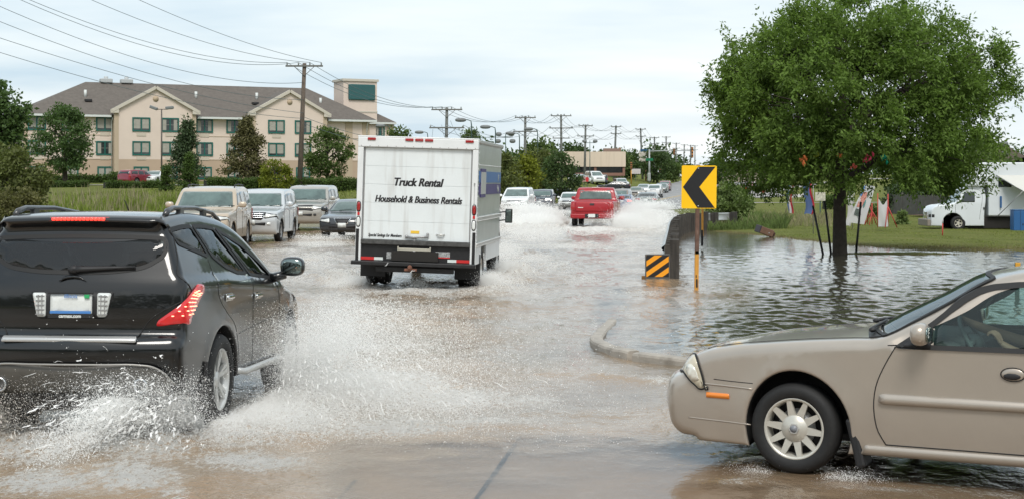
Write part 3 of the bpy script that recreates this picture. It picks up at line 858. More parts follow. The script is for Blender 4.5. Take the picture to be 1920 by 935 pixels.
    for y in (.42, -.42):
        hb = MB(); hb.box((-.5, y, 1.37), (.1, .27, .17), bev=.04); hb.build('headrest', m_seat, bo)
    mb = MB(); mb.box((1.95, 0, .95), (.5, 1.5, .28), bev=.08); mb.build('dashboard', m_black, root)
    mb = MB(); mb.box((.9, 0, .5), (3.4, 1.5, .06)); mb.build('cabin_floor', m_dark, root)
    mb = MB(); mb.box((.95, 0, .31), (3.6, 1.15, .2), bev=.04); mb.box((-.72, 0, .30), (.45, 1.35, .17), bev=.05); mb.tube([(0, -.7, .30), (0, .7, .30)], .07, 8); mb.build('underbody', m_under, root)
    for x_ in (0, 2.52): mb = MB(); mb.box((x_, 0, .55), (1.0, 1.2, .5), bev=.04); mb.build('wheel_housing', m_dark, root)
    mb = MB(); mb.tube([(1.62 + .08 * math.cos(a), .37 + .19 * math.sin(a), 1.0 + .17 * math.cos(a)) for a in np.linspace(0, 2 * PI, 25)], .015, 6, cap=False); mb.build('steering_wheel', m_black, root)
    for x in (0, 2.52):
        for sg in (1, -1): make_wheel(root, x, sg * .805, R - .01, R, .245, .262, sg, 'six', spin=.35 + x)
    return root
SUV = build_suv()

# ------------------------------------------------------------------ tan saloon crossing in front
SED_O = (2.333, 11.424, 0.0); SED_RZ = math.atan2(.46, -.888)
def build_sedan():
    paint = M('sand_metallic_paint', (.405, .355, .30), .36, .5, .9, nz=(4, .04), streak=((.30, .25, .2), (1.5, 1.5, 4), .66, .95))
    root = empty('saloon_car', SED_O, SED_RZ, 'beige four door saloon car with a driver at the wheel, crossing the wet concrete', 'car')
    top = [(.78, .195), (.90, .21), (.965, .27), (.99, .36), (1.0, .46), (.99, .54), (.965, .59), (.94, .61), (.88, .64), (.845, .71), (.79, .765), (.70, .81), (.5, .862), (.2, .905), (-.1, .937), (-.4, .962), (-.56, .975), (-.6, .985), (-.8, 1.09), (-1.1, 1.245), (-1.33, 1.372), (-1.48, 1.42), (-1.7, 1.455), (-2.1, 1.468), (-2.45, 1.445), (-2.7, 1.395), (-3.05, 1.23), (-3.3, 1.09), (-3.42, 1.06), (-3.85, 1.03), (-4.03, .98), (-4.11, .85), (-4.14, .62), (-4.13, .42), (-4.07, .28), (-3.97, .2)]
    top = [((.35 + (a - .35) * 1.24) if a > .35 else a, b) for a, b in top]
    R = .3135
    c = Car(top, [(0, R, .402), (-2.72, R, .385)], .17, .875, [(-4.2, .98), (-2, .945), (-.6, .925), (.2, .90), (.7, .84), (1, .8)], 1.465, .26, pf=.085, pr=.07, bf=.26, br=.12, bt=.035, r=.075, flare=.010, sp=.040, rows=20, shoulder=.018, tuck=.06, wb=.2)
    SW = [(-.715, .932), (-.93, 1.10), (-1.03, 1.185), (-1.13, 1.262), (-1.24, 1.318), (-1.35, 1.350), (-1.5, 1.368), (-1.78, 1.374), (-1.80, .94)]
    glass_poly = [(-.935, .932)] + SW[1:]
    RW = [(-1.88, .945), (-1.86, 1.37), (-2.2, 1.362), (-2.45, 1.32), (-2.95, .985)]
    wsc = [(-.785, -.60), (.785, -.60), (.615, -1.37), (-.615, -1.37)]
    rwd = [(-.58, -2.70), (.58, -2.70), (.72, -3.28), (-.72, -3.28)]
    zt = lambda p, i: i < c.ntop and -1.6 < p[0] < -.3
    zb_ = lambda p, i: i < c.ntop and p[0] < -2.5 and p[1] > 1.0
    fd = [(-.705, .925), (-.64, .80), (-.575, .64), (-.565, .45), (-.59, .34), (-.64, .255), (-1.83, .255), (-1.83, .93)]
    rd = [(-1.84, .93), (-1.84, .255), (-2.3, .255), (-2.36, .45), (-2.55, .64), (-2.95, .72), (-3.0, .95)]
    paint.node_tree.nodes['Principled BSDF'].inputs['Coat Roughness'].default_value = .07
    body, dobs = c.body(root, paint, holes_side=[inset_poly(glass_poly, .02), inset_poly(RW, .03)], holes_strip=[(zt, 0, inset_poly(wsc, .05)), (zb_, 0, inset_poly(rwd, .05))], doors=[('front_door', fd), ('rear_door', rd)])
    gl = glass_mat('green_tint_glass', (.70, .86, .82), .10, (.10, .14, .13))
    c.side_panel('side_window', glass_poly, gl, root, off=.0, th=.005, rnd=.03, sp=.08)
    c.side_panel('side_window', RW, gl, root, off=.0, th=.005, rnd=.04, sp=.08)
    side_ring(c, root, 'window_trim', SW, .024, m_trim, .012, rnd=.03); side_ring(c, root, 'window_trim', RW, .024, m_trim)
    c.side_panel('mirror_sail_panel', [(-.70, .93), (-.94, 1.115), (-.94, .93)], m_black, root, off=.012, sp=.05)
    c.strip_panel('windscreen', 'top', wsc, glass_mat('green_tint_screen', (.74, .88, .85), .22, (.20, .27, .26)), root, off=.009, th=.005, rnd=.06, sp=.06)
    strip_ring(c, root, 'window_trim', 'top', wsc, .018, m_trim, .014)
    c.strip_panel('rear_window', 'top', rwd, gl, root, off=.002, th=.005, rnd=.06, sp=.09); strip_ring(c, root, 'window_trim', 'top', rwd, .04, m_trim)
    # cowl panel + wipers
    c.strip_panel('cowl_grille', 'top', [(-.74, -.50), (.74, -.50), (.75, -.595), (-.75, -.595)], m_black, root, off=.008, rnd=.02, sp=.07)
    mb = MB()
    for t0, t1 in ((.62, .05), (.02, -.5)):
        p = [c.spos(c.sidx('top', -.55), t0, .04), c.spos(c.sidx('top', -.60), lerp(t0, t1, .3), .035), c.spos(c.sidx('top', -.66), t1, .02)]; mb.tube(p, [.014, .01, .007], 6)
        mb.ellipsoid(p[0], (.025, .025, .018))
    mb.build('wiper', m_black, root)
    # lamps
    hl = M('yellowed_headlamp', (.52, .47, .36), .12, coat=1., nz=(10, .18))
    for sg in (1, -1):
        hp = [(.52, .655), (.78, .648), (.92, .65), (1.03, .665), (1.065, .71), (1.01, .755), (.87, .775), (.70, .768), (.54, .73)]
        hp = [(sg * p_.x, p_.y) for p_ in catmull(hp, True, .03)]
        q = [(sg * (.765 + (abs(a) - .775) * .96), .703 + (b - .70) * .96) for a, b in hp]
        h = c.strip_panel('headlight', 'front', q, hl, root, off=.014, th=.02, sp=.022)[0]
        gq = q + [q[0]]; gk = MB(); aa_, kk_ = c.zone('front'); oo_ = np.argsort(aa_)
        gk.tube([c.spos(float(np.interp(p_[1], aa_[oo_], kk_[oo_])), p_[0], .008) for p_ in gq], .0085, 6, cap=False); gk.build('headlight_gasket', m_trim, h)
        rf = [(sg * (.86 + .075 * math.cos(a_)), .70 + .045 * math.sin(a_)) for a_ in np.linspace(0, 2 * PI, 20, endpoint=False)]
        c.strip_panel('reflector_bowl', 'front', rf, M('lamp_reflector', (.72, .70, .62), .15, .3, coat=1.), h, off=.018, th=.01, sp=.02)
    c.side_panel('side_marker_light', [(.775, .527), (.555, .527), (.55, .489), (.775, .489)], m_amber, root, off=.006, rnd=.01, sp=.05)
    c.strip_panel('grille', 'front', [(-.36, .64), (.36, .64), (.33, .735), (-.33, .735)], m_black, root, off=.006, rnd=.03, sp=.06)
    c.strip_panel('air_intake', 'front', [(-.5, .27), (.5, .27), (.5, .36), (-.5, .36)], m_black, root, off=.004, rnd=.03, sp=.08)
    c.strip_panel('tail_light', 'rear', [(.5, .70), (.5, .88), (1.05, .88), (1.05, .70)], m_tail, root, rnd=.03, mirror=True, sp=.07)
    # bumper creases, hood cut, door gaps
    c.seam('bumper_seam', [[(.70, .622), (.52, .615), (.34, .612)]], m_trim, root, .003)
    c.seam('bumper_lip', [[(.95, .335), (.6, .328), (.36, .322)]], paint, root, .005)
    cre = c.seam('bumper_crease', [[(.9, .588), (.5, .578), (.345, .572)]], paint, root, .007)
    strip_line(c, root, 'hood_seam', 'top', [(.60, .78), (.665, .3), (.70, -.2), (.735, -.52)], m_trim, .0035, 0, True)
    c.seam('door_seam', [[(-.705, .925), (-.64, .80), (-.575, .64), (-.565, .45), (-.59, .34), (-.64, .255)], [(-.64, .255), (-1.83, .255)], [(-1.835, .255), (-1.835, .93)], [(-1.84, .255), (-2.3, .255)], [(-2.3, .255), (-2.36, .45), (-2.55, .64), (-2.95, .72), (-3.0, .95)], [(-.655, .938), (-.735, .945)]], m_trim, root, .0045)
    for a, b in ((-.60, -1.815), (-1.85, -2.5)):
        c.side_panel('side_moulding', [(a, .592), (a - .03, .60), (b, .598), (b, .533), (a - .03, .528), (a, .54)], paint, root, off=.02, th=.03, rnd=.02, sp=.06)
    c.side_panel('rocker_panel', [(-.50, .245), (-2.24, .245), (-2.24, .18), (-.47, .18)], paint, root, off=.016, th=.03, rnd=.015, sp=.06)
    for n, sg, d in dobs:
        xh = -1.465 if n == 'front_door' else -2.62
        mb = MB(); p = Vector(c.side(xh, .775, sg, .004)); mb.ellipsoid(p, (.075, .012, .042), 20, 8); ho = mb.build('door_handle', paint, d)
        mb = MB(); p2 = p + Vector((.005, sg * .009, -.012)); mb.ellipsoid(p2, (.055, .008, .022), 16, 6); mb.build('handle_recess', m_black, ho)
        mb = MB(); mb.tube([p + Vector((.077 * math.cos(a), sg * .004, .044 * math.sin(a))) for a in np.linspace(0, 2 * PI, 25)], .003, 5, cap=False); mb.build('handle_rim', m_trim, ho)
    for sg in (1, -1):
        mb = MB(); mb.ellipsoid((-.90, sg * 1.0, 1.02), (.062, .105, .074), 20, 14, pw=.78); mo = mb.build('mirror', paint, root)
        mb = MB(); mb.ellipsoid((-.955, sg * 1.0, 1.02), (.010, .078, .052), 16, 8, pw=.65); mb.build('mirror_glass', M('mirror_silver'), mo)
        mb = MB(); mb.tube([(-.85, sg * .82, .945), (-.875, sg * .93, .965)], [.04, .032], 8); mb.build('mirror_arm', m_black, mo)
        mb = MB(); mb.box((-.435, sg * .775, .25), (.07, .19, .34), bev=.02, rot=Matrix.Rotation(math.radians(14), 3, 'Y')); mb.build('mud_flap', m_black, root)
    # cabin
    for y in (.37, -.37): seat(root, -2.02, y, .38, m_seatt, .58)
    mb = MB(); mb.box((-2.95, 0, .52), (.5, 1.3, .2), bev=.05); mb.box((-3.2, 0, .8), (.14, 1.3, .5), bev=.05); mb.build('rear_bench', m_seatt, root)
    mb = MB(); mb.box((-.85, 0, .84), (.5, 1.4, .2), bev=.07); mb.box((-1.0, .37, .93), (.22, .42, .09), bev=.035); mb.build('dashboard', M('dashboard_grey', (.12, .13, .13), .8), root)
    mb = MB(); mb.box((-1.8, 0, .26), (3.0, 1.4, .05)); mb.build('cabin_floor', m_dark, root)
    for x_ in (0, -2.72): mb = MB(); mb.box((x_, 0, .47), (.92, 1.16, .52), bev=.04); mb.build('wheel_housing', m_dark, root)
    for sg in (1, -1):
        mb = MB(); mb.box((-1.25, sg * .765, .70), (1.1, .04, .44), bev=.015); mb.build('door_lining', m_seatt, root)
    mb = MB(); ce = Vector((-1.13, .37, .925)); ax = Vector((-.86, 0, .51)); up = Vector((.51, 0, .86)); si = Vector((0, 1, 0))
    mb.tube([ce + (up * math.cos(a) + si * math.sin(a)) * .19 for a in np.linspace(0, 2 * PI, 33)], .0155, 8, cap=False)
    mb.tube([ce - ax * .02, ce - ax * .3], [.05, .04], 10); mb.ellipsoid(ce - ax * .01, (.07, .075, .06))
    for a in (PI / 2, -PI / 2, PI): mb.tube([ce, ce + (up * math.cos(a) + si * math.sin(a)) * .18], [.03, .016], 6)
    mb.build('steering_wheel', M('wheel_grey', (.16, .19, .19), .6), root)
    mb = MB(); mb.box((-1.22, -.02, 1.25), (.03, .2, .07), bev=.015); mb.tube([(-1.2, -.02, 1.27), (-1.26, -.02, 1.34)], .01, 6); mb.build('rear_view_mirror', m_black, root)
    mb = MB(); mb.tube([(-1.83, -.66, 1.3), (-1.80, -.63, 1.05), (-1.78, -.6, .7)], [.022, .022, .022], 4); mb.build('seat_belt', m_black, root)
    for x in (0, -2.72):
        for sg in (1, -1): make_wheel(root, x, sg * .762, R, R, .2, .215, sg, 'ten', M('cream_alloy', (.56, .54, .48), .35, .4, nz=(10, .08)), spin=.12)
    return root
SEDAN = build_sedan()

# ------------------------------------------------------------------ the driver
def skin_obj(name, verts, edges, rad, mat, parent, sub=2, root=0):
    me = bpy.data.meshes.new(name + '_src'); me.from_pydata([tuple(v) for v in verts], edges, [])
    o = bpy.data.objects.new(name + '_src', me); COL.objects.link(o)
    o.modifiers.new('s', 'SKIN').use_smooth_shade = True
    if sub: s = o.modifiers.new('u', 'SUBSURF'); s.levels = sub; s.render_levels = sub
    for i, r in enumerate(rad): d = me.skin_vertices[0].data[i]; d.radius = (r, r) if not isinstance(r, tuple) else r; d.use_root = (i == root)
    bpy.context.view_layer.update()
    m2 = bpy.data.meshes.new_from_object(o.evaluated_get(bpy.context.evaluated_depsgraph_get()))
    bpy.data.objects.remove(o); m2.materials.clear(); m2.materials.append(mat)
    for p in m2.polygons: p.use_smooth = True
    return m2

def hand_chains(w, d, n, cur, s=1.0):
    """finger chains: wrist w, direction d (knuckles), palm normal n, curl angle"""
    d = d.normalized(); n = (n - d * n.dot(d)).normalized(); sd = d.cross(n)
    ch = []
    lens = (.078, .088, .082, .064)
    for k in range(4):
        b = w + d * .085 + sd * (k - 1.5) * .021
        p = [w + d * .04 + sd * (k - 1.5) * .014, b]; a = 0; q = b
        for j in range(3):
            a += cur * (0.55, 1., .8)[j]
            q = q + (d * math.cos(a) + n * math.sin(a)) * lens[k] * (.45, .32, .26)[j]; p.append(q)
        ch.append((p, (.011, .011, .0095, .0085, .0065)))
    q0 = w + d * .03 - sd * .03
    t = (d * .6 - sd * .7 + n * .45).normalized()
    ch.append(([q0 + sd * .015, q0 + t * .035, q0 + t * .065 + n * .012, q0 + t * .08 + n * .03], (.015, .013, .011, .008)))
    return ch

def build_driver():
    skin = M('skin', (.42, .25, .17), .55, nz=(12, .08)); shirt = M('dark_shirt', (.03, .035, .045), .9); 
    root = empty('person', SED_O, SED_RZ, 'driver in the beige saloon gripping the steering wheel with bare forearms', 'person')
    V = [(-1.93, .37, .55), (-1.99, .37, .78), (-2.05, .37, 1.0), (-2.03, .37, 1.12),
         (-2.04, .20, 1.03), (-1.72, .17, .86), (-1.36, .24, .945), (-1.07, .345, 1.055),
         (-2.04, .54, 1.03), (-1.76, .66, .83), (-1.55, .665, .85), (-1.365, .65, .93),
         (-1.5, .25, .62), (-1.1, .25, .34), (-.95, .25, .30), (-1.5, .49, .62), (-1.1, .49, .34), (-.95, .49, .30), (-1.98, .37, 1.20)]
    V = [Vector(v) for v in V]
    E = [(0, 1), (1, 2), (2, 3), (2, 4), (4, 5), (5, 6), (6, 7), (2, 8), (8, 9), (9, 10), (10, 11), (0, 12), (12, 13), (13, 14), (0, 15), (15, 16), (16, 17), (3, 18)]
    rad = [.15, .13, .15, .055, .065, .046, .042, .03, .065, .046, .042, .03, .075, .055, .045, .075, .055, .045, .05]
    verts, edges = list(V), list(E); rads = list(rad)
    for w, d, n in ((7, Vector((.5, .15, .6)), Vector((.55, .1, -.8))), (11, Vector((.45, -.05, .85)), Vector((.8, -.2, -.4)))):
        for p, r in hand_chains(V[w], d, n, .95):
            prev = w
            for q, rr in zip(p, r):
                verts.append(q); rads.append(rr); edges.append((prev, len(verts) - 1)); prev = len(verts) - 1
    me = skin_obj('body', verts, edges, rads, skin, root, 2, 0)
    # head added to the same mesh
    bm = bmesh.new(); bm.from_mesh(me); hb = MB(); hc = Vector((-1.97, .37, 1.265))
    hb.ellipsoid(hc, (.098, .078, .118), 20, 14); hb.ellipsoid(hc + Vector((.1, 0, -.012)), (.022, .016, .026), 10, 8)
    for e in (-1, 1): hb.ellipsoid(hc + Vector((-.005, e * .078, -.01)), (.022, .01, .032), 10, 8); hb.ellipsoid(hc + Vector((.082, e * .032, .015)), (.016, .016, .011), 8, 6)
    hb.ellipsoid(hc + Vector((.086, 0, -.062)), (.014, .028, .009), 8, 6)
    t = bpy.data.meshes.new('t'); t.from_pydata(hb.v, [], hb.f); bm.from_mesh(t)
    for f in bm.faces: f.smooth = True
    bm.to_mesh(me); bm.free(); me.materials.append(skin)
    link('body', me, root)
    hr = MB(); hr.ellipsoid(hc + Vector((-.02, 0, .03)), (.105, .088, .105), 20, 12); hr.build('hair', M('brown_hair', (.03, .02, .014), .8), root)
    sv = [V[i] for i in (0, 1, 2)] + [V[4], V[4].lerp(V[5], .55), V[8], V[8].lerp(V[9], .55)]
    sm = skin_obj('shirt', sv, [(0, 1), (1, 2), (2, 3), (3, 4), (2, 5), (5, 6)], [.168, .147, .162, .08, .068, .08, .068], shirt, root, 2, 0)
    link('shirt', sm, root)
    tv = [V[0], V[12], V[13], V[15], V[16]]
    link('trousers', skin_obj('trousers', tv, [(0, 1), (1, 2), (0, 3), (3, 4)], [.165, .088, .068, .088, .068], M('jeans_blue', (.03, .05, .1), .9), root, 2, 0), root)
build_driver()

# ------------------------------------------------------------------ white rental box truck
def build_truck():
    white = M('truck_white', (.70, .72, .72), .4, coat=.3, nz=(1.2, .05), streak=((.50, .51, .50), (3, 3, .6), .62, .95))
    door_w = M('door_white', (.70, .74, .745), .45, coat=.2, nz=(.9, .06), streak=((.50, .50, .48), (7, 7, .7), .52, .86))
    alu = M('truck_side_skin', (.52, .56, .53), .28, .35, nz=(2.5, .1), bump=(1.6, .15, .05))
    blk = M('truck_black', (.014, .014, .015), .45, nz=(6, .35)); scuff = M('scuffed_sill', (.06, .06, .058), .7, nz=(12, .6))
    root = empty('box_truck', (-1.87, 29.6, 0), 0, 'white rental box truck with roller door wading through the flood', 'truck', rot=(math.radians(1.8), 0, math.radians(84.15)))
    w = 1.165; L = 4.1; zt, zb = 2.87, .50
    b = MB(); b.box((L / 2 + .03, 0, (zt + .88) / 2), (L - .06, 2 * w - .04, zt - .88), mi=0)
    o = b.build('cargo_body', [alu], root)
    # skirts with wheel gap
    for sg in (1, -1):
        mb = MB(); y = sg * (w - .02)
        mb.box((.42, y, .69), (.84, .03, .38)); mb.box((1.66 + (L - 1.66) / 2, y, .69), (L - 1.66, .03, .38)); mb.build('side_skirt', white, o)
        mb = MB(); mb.box((L / 2, sg * (w + .004), 1.36), (L, .03, .09), bev=.01); mb.box((L / 2, sg * (w + .004), .86), (L, .035, .08), bev=.01); mb.box((L / 2, sg * (w - .005), 2.845), (L, .04, .06), bev=.01)
        mb.build('rub_rail', M('rail_aluminium', (.6, .6, .58), .35, .5), o)
        mb = MB()
        for zz in (.835, .895, 1.325, 1.395, 2.80, 2.40):
            for k in range(30): mb.ellipsoid((.1 + k * (L - .2) / 29, sg * (w + (.02 if zz < 1.5 else -.01)), zz), (.011, .008, .011), 6, 4)
        for k in range(18): mb.ellipsoid((.03, sg * (w + .002), .95 + k * .105), (.012, .008, .012), 6, 4)
        mb.build('rivets', white, o)
        # blue livery
        bl = M('livery_blue', (.06, .17, .42), .35); nv = M('livery_navy', (.06, .045, .20), .35); pale = M('livery_pale', (.5, .52, .5), .4)
        y = sg * (w - .012)
        mb = MB(); mb.box((L / 2 + .1, y, 2.17), (L - .35, .01, .22)); mb.build('blue_stripe', bl, o)
        mb = MB(); mb.box((L / 2 + .1, y, 1.93), (L - .35, .01, .21)); mb.build('navy_stripe', nv, o)
        mb = MB(); mb.box((.88, sg * (w - .008), 2.05), (.80, .012, .56)); mb.build('navy_frame', nv, o)
        mb = MB(); mb.box((.88, sg * (w - .002), 2.05), (.78, .012, .43)); mb.build('pale_panel', pale, o)
        Rs = Matrix(((1 if sg < 0 else -1, 0, 0, 0), (0, 0, sg * 1.0, sg * (w - .004)), (0, 1, 0, 0), (0, 0, 0, 1)))
        if sg < 0:
            text_mesh('livery_lettering', 'AT', .17, pale, o, Matrix.Translation((3.55, 0, 2.16)) @ Rs, bold=.006)
            text_mesh('livery_lettering', 'Help', .17, pale, o, Matrix.Translation((3.5, 0, 1.93)) @ Rs, bold=.006)
    # rear frame
    fr = MB(); 
    for sg in (1, -1): fr.box((-.01, sg * (w - .055), (2.68 + zb) / 2), (.1, .11, 2.68 - zb), bev=.012)
    fr.box((-.01, 0, 2.775), (.12, 2 * w, .19), bev=.015); fr.box((.02, 0, 2.88), (.18, 2 * w + .01, .03), bev=.01)
    fo = fr.build('rear_frame', white, root)
    mb = MB()
    for k in range(14): mb.ellipsoid((-.072, -1.1 + k * 2.2 / 13, 2.705), (.006, .009, .009), 6, 4)
    mb.build('rivets', m_alloyd, fo)
    # roller door of horizontal panels
    dr = MB(); n = 5; z0, z1 = .915, 2.675; h = (z1 - z0) / n
    for k in range(n): dr.box((.012, 0, z0 + h * (k + .5)), (.03, 2 * w - .24, h - .004), bev=.002)
    dr.box((.02, 0, (z0 + z1) / 2), (.028, 2 * w - .25, z1 - z0 - .01))
    do = dr.build('roller_door', door_w, root)
    for sg in (1, -1):
        tr = MB(); tr.box((-.002, sg * (w - .135), (z0 + z1) / 2), (.02, .012, z1 - z0)); tr.box((-.006, sg * (w - .125), (z0 + z1) / 2), (.012, .02, z1 - z0)); tr.build('door_track', m_alloyd, fo)
    def RT(z, y, x=-.006): return Matrix(((0, 0, -1, x), (-1, 0, 0, y), (0, 1, 0, z), (0, 0, 0, 1)))
    ink = M('sign_black', (.015, .015, .017), .6)
    def fit(name, s, width, size, z, y, bold, sh):
        o = text_mesh(name, s, size, ink, do, Matrix.Identity(4), shear=sh, bold=bold)
        b_ = bmesh.new(); b_.from_mesh(o.data); n_ = len(b_.verts); me2 = o.data.copy()
        for q, dx in enumerate((-.034, .034)):
            me3 = me2.copy(); me3.transform(Matrix.Translation((dx * size, 0, -.0006 * (q + 1)))); b_.from_mesh(me3)
        b_.to_mesh(o.data); b_.free()
        xs = [v.co.x for v in o.data.vertices]; wd = max(xs) - min(xs); k = width / wd
        o.data.transform(RT(z, y) @ Matrix.Diagonal((k, 1, 1, 1)) @ Matrix.Translation((-(max(xs) + min(xs)) / 2, 0, 0)))
    fit('door_lettering', 'Truck Rental', .96, .215, 2.02, -.03, .004, .27)
    fit('door_lettering', 'Household & Business Rentals', 1.69, .18, 1.69, -.03, .003, .27)
    fit('door_lettering', 'Special Savings for Members', .65, .085, .995, .6, .001, .27)
    mb = MB(); mb.box((-.006, .02, 1.075), (.006, .165, .055)); mb.build('warning_sticker', M('sticker_yellow', (.75, .48, .05), .5), do)
    lt = MB(); lt.box((-.03, .03, .97), (.03, .1, .05), bev=.01); lt.tube([(-.04, .16, .985), (-.045, .05, .975), (-.045, -.1, .985), (-.045, -.24, 1.0)], [.02, .018, .016, .022], 8); lt.box((-.03, -.23, 1.03), (.04, .05, .08), bev=.012); lt.box((-.025, .02, .935), (.035, .04, .09), bev=.008); lt.ellipsoid((-.03, .18, .99), (.02, .03, .035))
    lt.build('door_latch', m_alloyd, do)
    hd = MB(); hd.tube([(-.01, -.4, 1.045), (-.05, -.42, 1.045), (-.05, -.53, 1.045), (-.01, -.55, 1.045)], .014, 8); hd.build('pull_handle', m_alloy, do)
    st = MB(); st.box((-.015, -1.01, 1.83), (.012, .006, .42)); st.box((-.02, -1.01, 2.03), (.02, .02, .04)); st.box((-.02, -1.01, 1.63), (.02, .02, .05)); st.v = [(v[0] - .05, v[1] - .1, v[2]) for v in st.v]; st.build('door_strap', m_alloyd, fo)
    # black sill, bumper, tapes, plates
    mb = MB(); mb.box((-.01, 0, .868), (.14, 2 * w - .22, .09), bev=.012); mb.build('door_sill', scuff, fo)
    lp = MB(); lp.box((.02, 0, .66), (.06, 2 * w - .22, .36), bev=.01); lo = lp.build('rear_lower_panel', blk, root)
    sl = MB(); sl.box((-.02, .02, .752), (.04, .64, .085), bev=.01); sl.build('plate_recess', m_dark, lo)
    sl = MB(); sl.box((-.035, .02, .745), (.02, .60, .055), bev=.008)
    for e in (-.3, .32): sl.box((-.045, e + .01, .76), (.03, .025, .085), bev=.006)
    sl.build('license_plate_shelf', M('dull_cream_metal', (.45, .43, .36), .5, .2), lo)
    sl = MB(); sl.box((-.03, .02, .695), (.04, .045, .06), bev=.008); sl.build('plate_lamp', m_alloyd, lo)
    sl = MB(); sl.box((-.03, -.17, .60), (.05, .09, .1), bev=.02); sl.build('trailer_socket', m_black, lo)
    red = M('reflector_red', (.55, .02, .02), .35, coat=.5); wht = M('reflector_white', (.65, .7, .68), .35, coat=.5)
    for sg in (1, -1):
        t = MB(); t.box((-.014, sg * .93, .555), (.006, .27, .055)); t.build('red_reflector', red, lo)
        t = MB(); t.box((-.014, sg * .71, .555), (.006, .17, .055)); t.build('white_reflector', wht, lo)
    gs = M('grey_sticker', (.30, .31, .31), .5, nz=(40, .9))
    t = MB(); t.box((-.016, .42, .62), (.006, .27, .13)); go = t.build('notice_sticker', gs, lo)
    t = MB(); t.box((-.016, -.53, .665), (.006, .28, .11)); t.build('notice_sticker', gs, lo)
    t = MB(); t.box((-.018, -.53, .612), (.006, .28, .02)); t.build('red_reflector', red, lo)
    bp = MB(); bp.box((-.12, .02, .475), (.14, 2 * w + .06, .075), bev=.012); bp.box((-.12, -w - .0, .475), (.12, .03, .06)); bp.box((.0, 0, .36), (.1, 1.5, .1), bev=.01)
    bo = bp.build('rear_bumper', blk, root)
    hk = MB(); hk.tube([(-.16, .05, .40), (-.28, .05, .40)], .03, 8); hk.ellipsoid((-.3, .05, .42), (.045, .045, .05)); hk.box((-.2, .05, .37), (.06, .24, .05), bev=.01); hk.build('tow_hitch', M('rust', (.16, .07, .045), .9, nz=(20, .4)), bo)
    # lamps on the posts
    lens = M('clear_lens', (.7, .72, .7), .15, coat=1.)
    for sg in (1, -1):
        y = sg * (w - .05)
        def oval(z, h, m, nm):
            a = MB(); a.ellipsoid((-.062, y, z), (.014, .045, h / 2 + .02), 16, 10, pw=.7); oo = a.build(nm + '_housing', m_black, fo)
            a = MB(); a.ellipsoid((-.074, y, z), (.012, .032, h / 2), 16, 10, pw=.7); a.build(nm, m, oo)
        oval(1.535, .17, m_tail, 'tail_lamp'); oval(1.245, .17, lens, 'reversing_lamp')
        a = MB(); a.box((-.066, y, 1.395), (.012, .045, .06), bev=.005); a.build('side_reflector', red, fo)
        a = MB(); a.box((-.064, sg * (w - .04), .80), (.02, .06, .62), bev=.008); a.build('corner_bumper_strip', blk, fo)
    for y in (.90, .17, -.02, -.21, -.99):
        a = MB(); a.box((-.078, y, 2.835), (.03, .16, .052), bev=.012); a.build('marker_lamp', m_tail, fo)
    # cab
    cb = Car([(1.55, .45), (1.62, .55), (1.63, .8), (1.58, 1.0), (1.3, 1.14), (.85, 1.25), (.8, 1.28), (.3, 1.95), (.2, 2.03), (-.1, 2.08), (-.4, 2.08), (-.45, 2.0), (-.45, .6), (-.44, .45)], [(1.0, .38, .46)], .42, .98, 1.27, 2.08, .14, sp=.12, rows=6)
    cab = empty('cab', (0, 0, 0)); cab.parent = root; cab.location = (L + .5, 0, 0)
    bpy.data.objects.remove(cab)
    k0 = len(bpy.data.objects)
    ob, _ = cb.body(root, white, name='cab'); pl = cb.side_panel('cab_window', [(.6, 1.33), (.25, 1.8), (-.3, 1.9), (-.3, 1.33)], m_cglass, root, rnd=.05, sp=.12); wd = cb.strip_panel('windscreen', 'top', [(-.8, .78), (.8, .78), (.7, .33), (-.7, .33)], m_wglass, root, rnd=.05, sp=.12)
    hl = cb.strip_panel('headlight', 'front', [(.6, .72), (.6, .92), (.95, .92), (.95, .72)], m_hl, root, rnd=.03, mirror=True, sp=.1); gr = cb.strip_panel('grille', 'front', [(-.5, .7), (.5, .7), (.5, .95), (-.5, .95)], m_black, root, rnd=.03, sp=.1)
    for o in [ob] + pl + wd + hl + gr: o.data.transform(Matrix.Translation((L + .5, 0, .1)))
    for sg in (1, -1):
        a = MB(); a.box((4.85, sg * 1.27, 1.33), (.1, .15, .30), bev=.045); a.box((4.85, sg * 1.27, 1.33), (.06, .16, .31), bev=.02)
        for zz in (1.42, 1.24): a.tube([(4.85, sg * .98, zz - .03), (4.85, sg * 1.2, zz)], .016, 6)
        mo = a.build('mirror', m_black, root)
        a = MB(); a.box((4.795, sg * 1.27, 1.33), (.012, .115, .26), bev=.006); a.build('mirror_glass', M('mirror_silver'), mo)
    # chassis and wheels
    a = MB(); a.box((2.2, 0, .62), (4.6, .9, .18)); a.box((1.22, 0, .38), (.14, 1.8, .14)); a.build('chassis', m_under, root)
    for sg in (1, -1):
        a = MB(); a.box((.62, sg * .93, .42), (.03, .5, .5), bev=.01); a.build('mud_flap', m_black, root)
        make_wheel(root, 1.22, sg * .80, .37, .385, .22, .21, -sg); make_wheel(root, 1.22, sg * 1.03, .37, .385, .22, .21, sg); make_wheel(root, 5.55, sg * .86, .37, .385, .22, .21, sg)
    return root
TRUCK = build_truck()
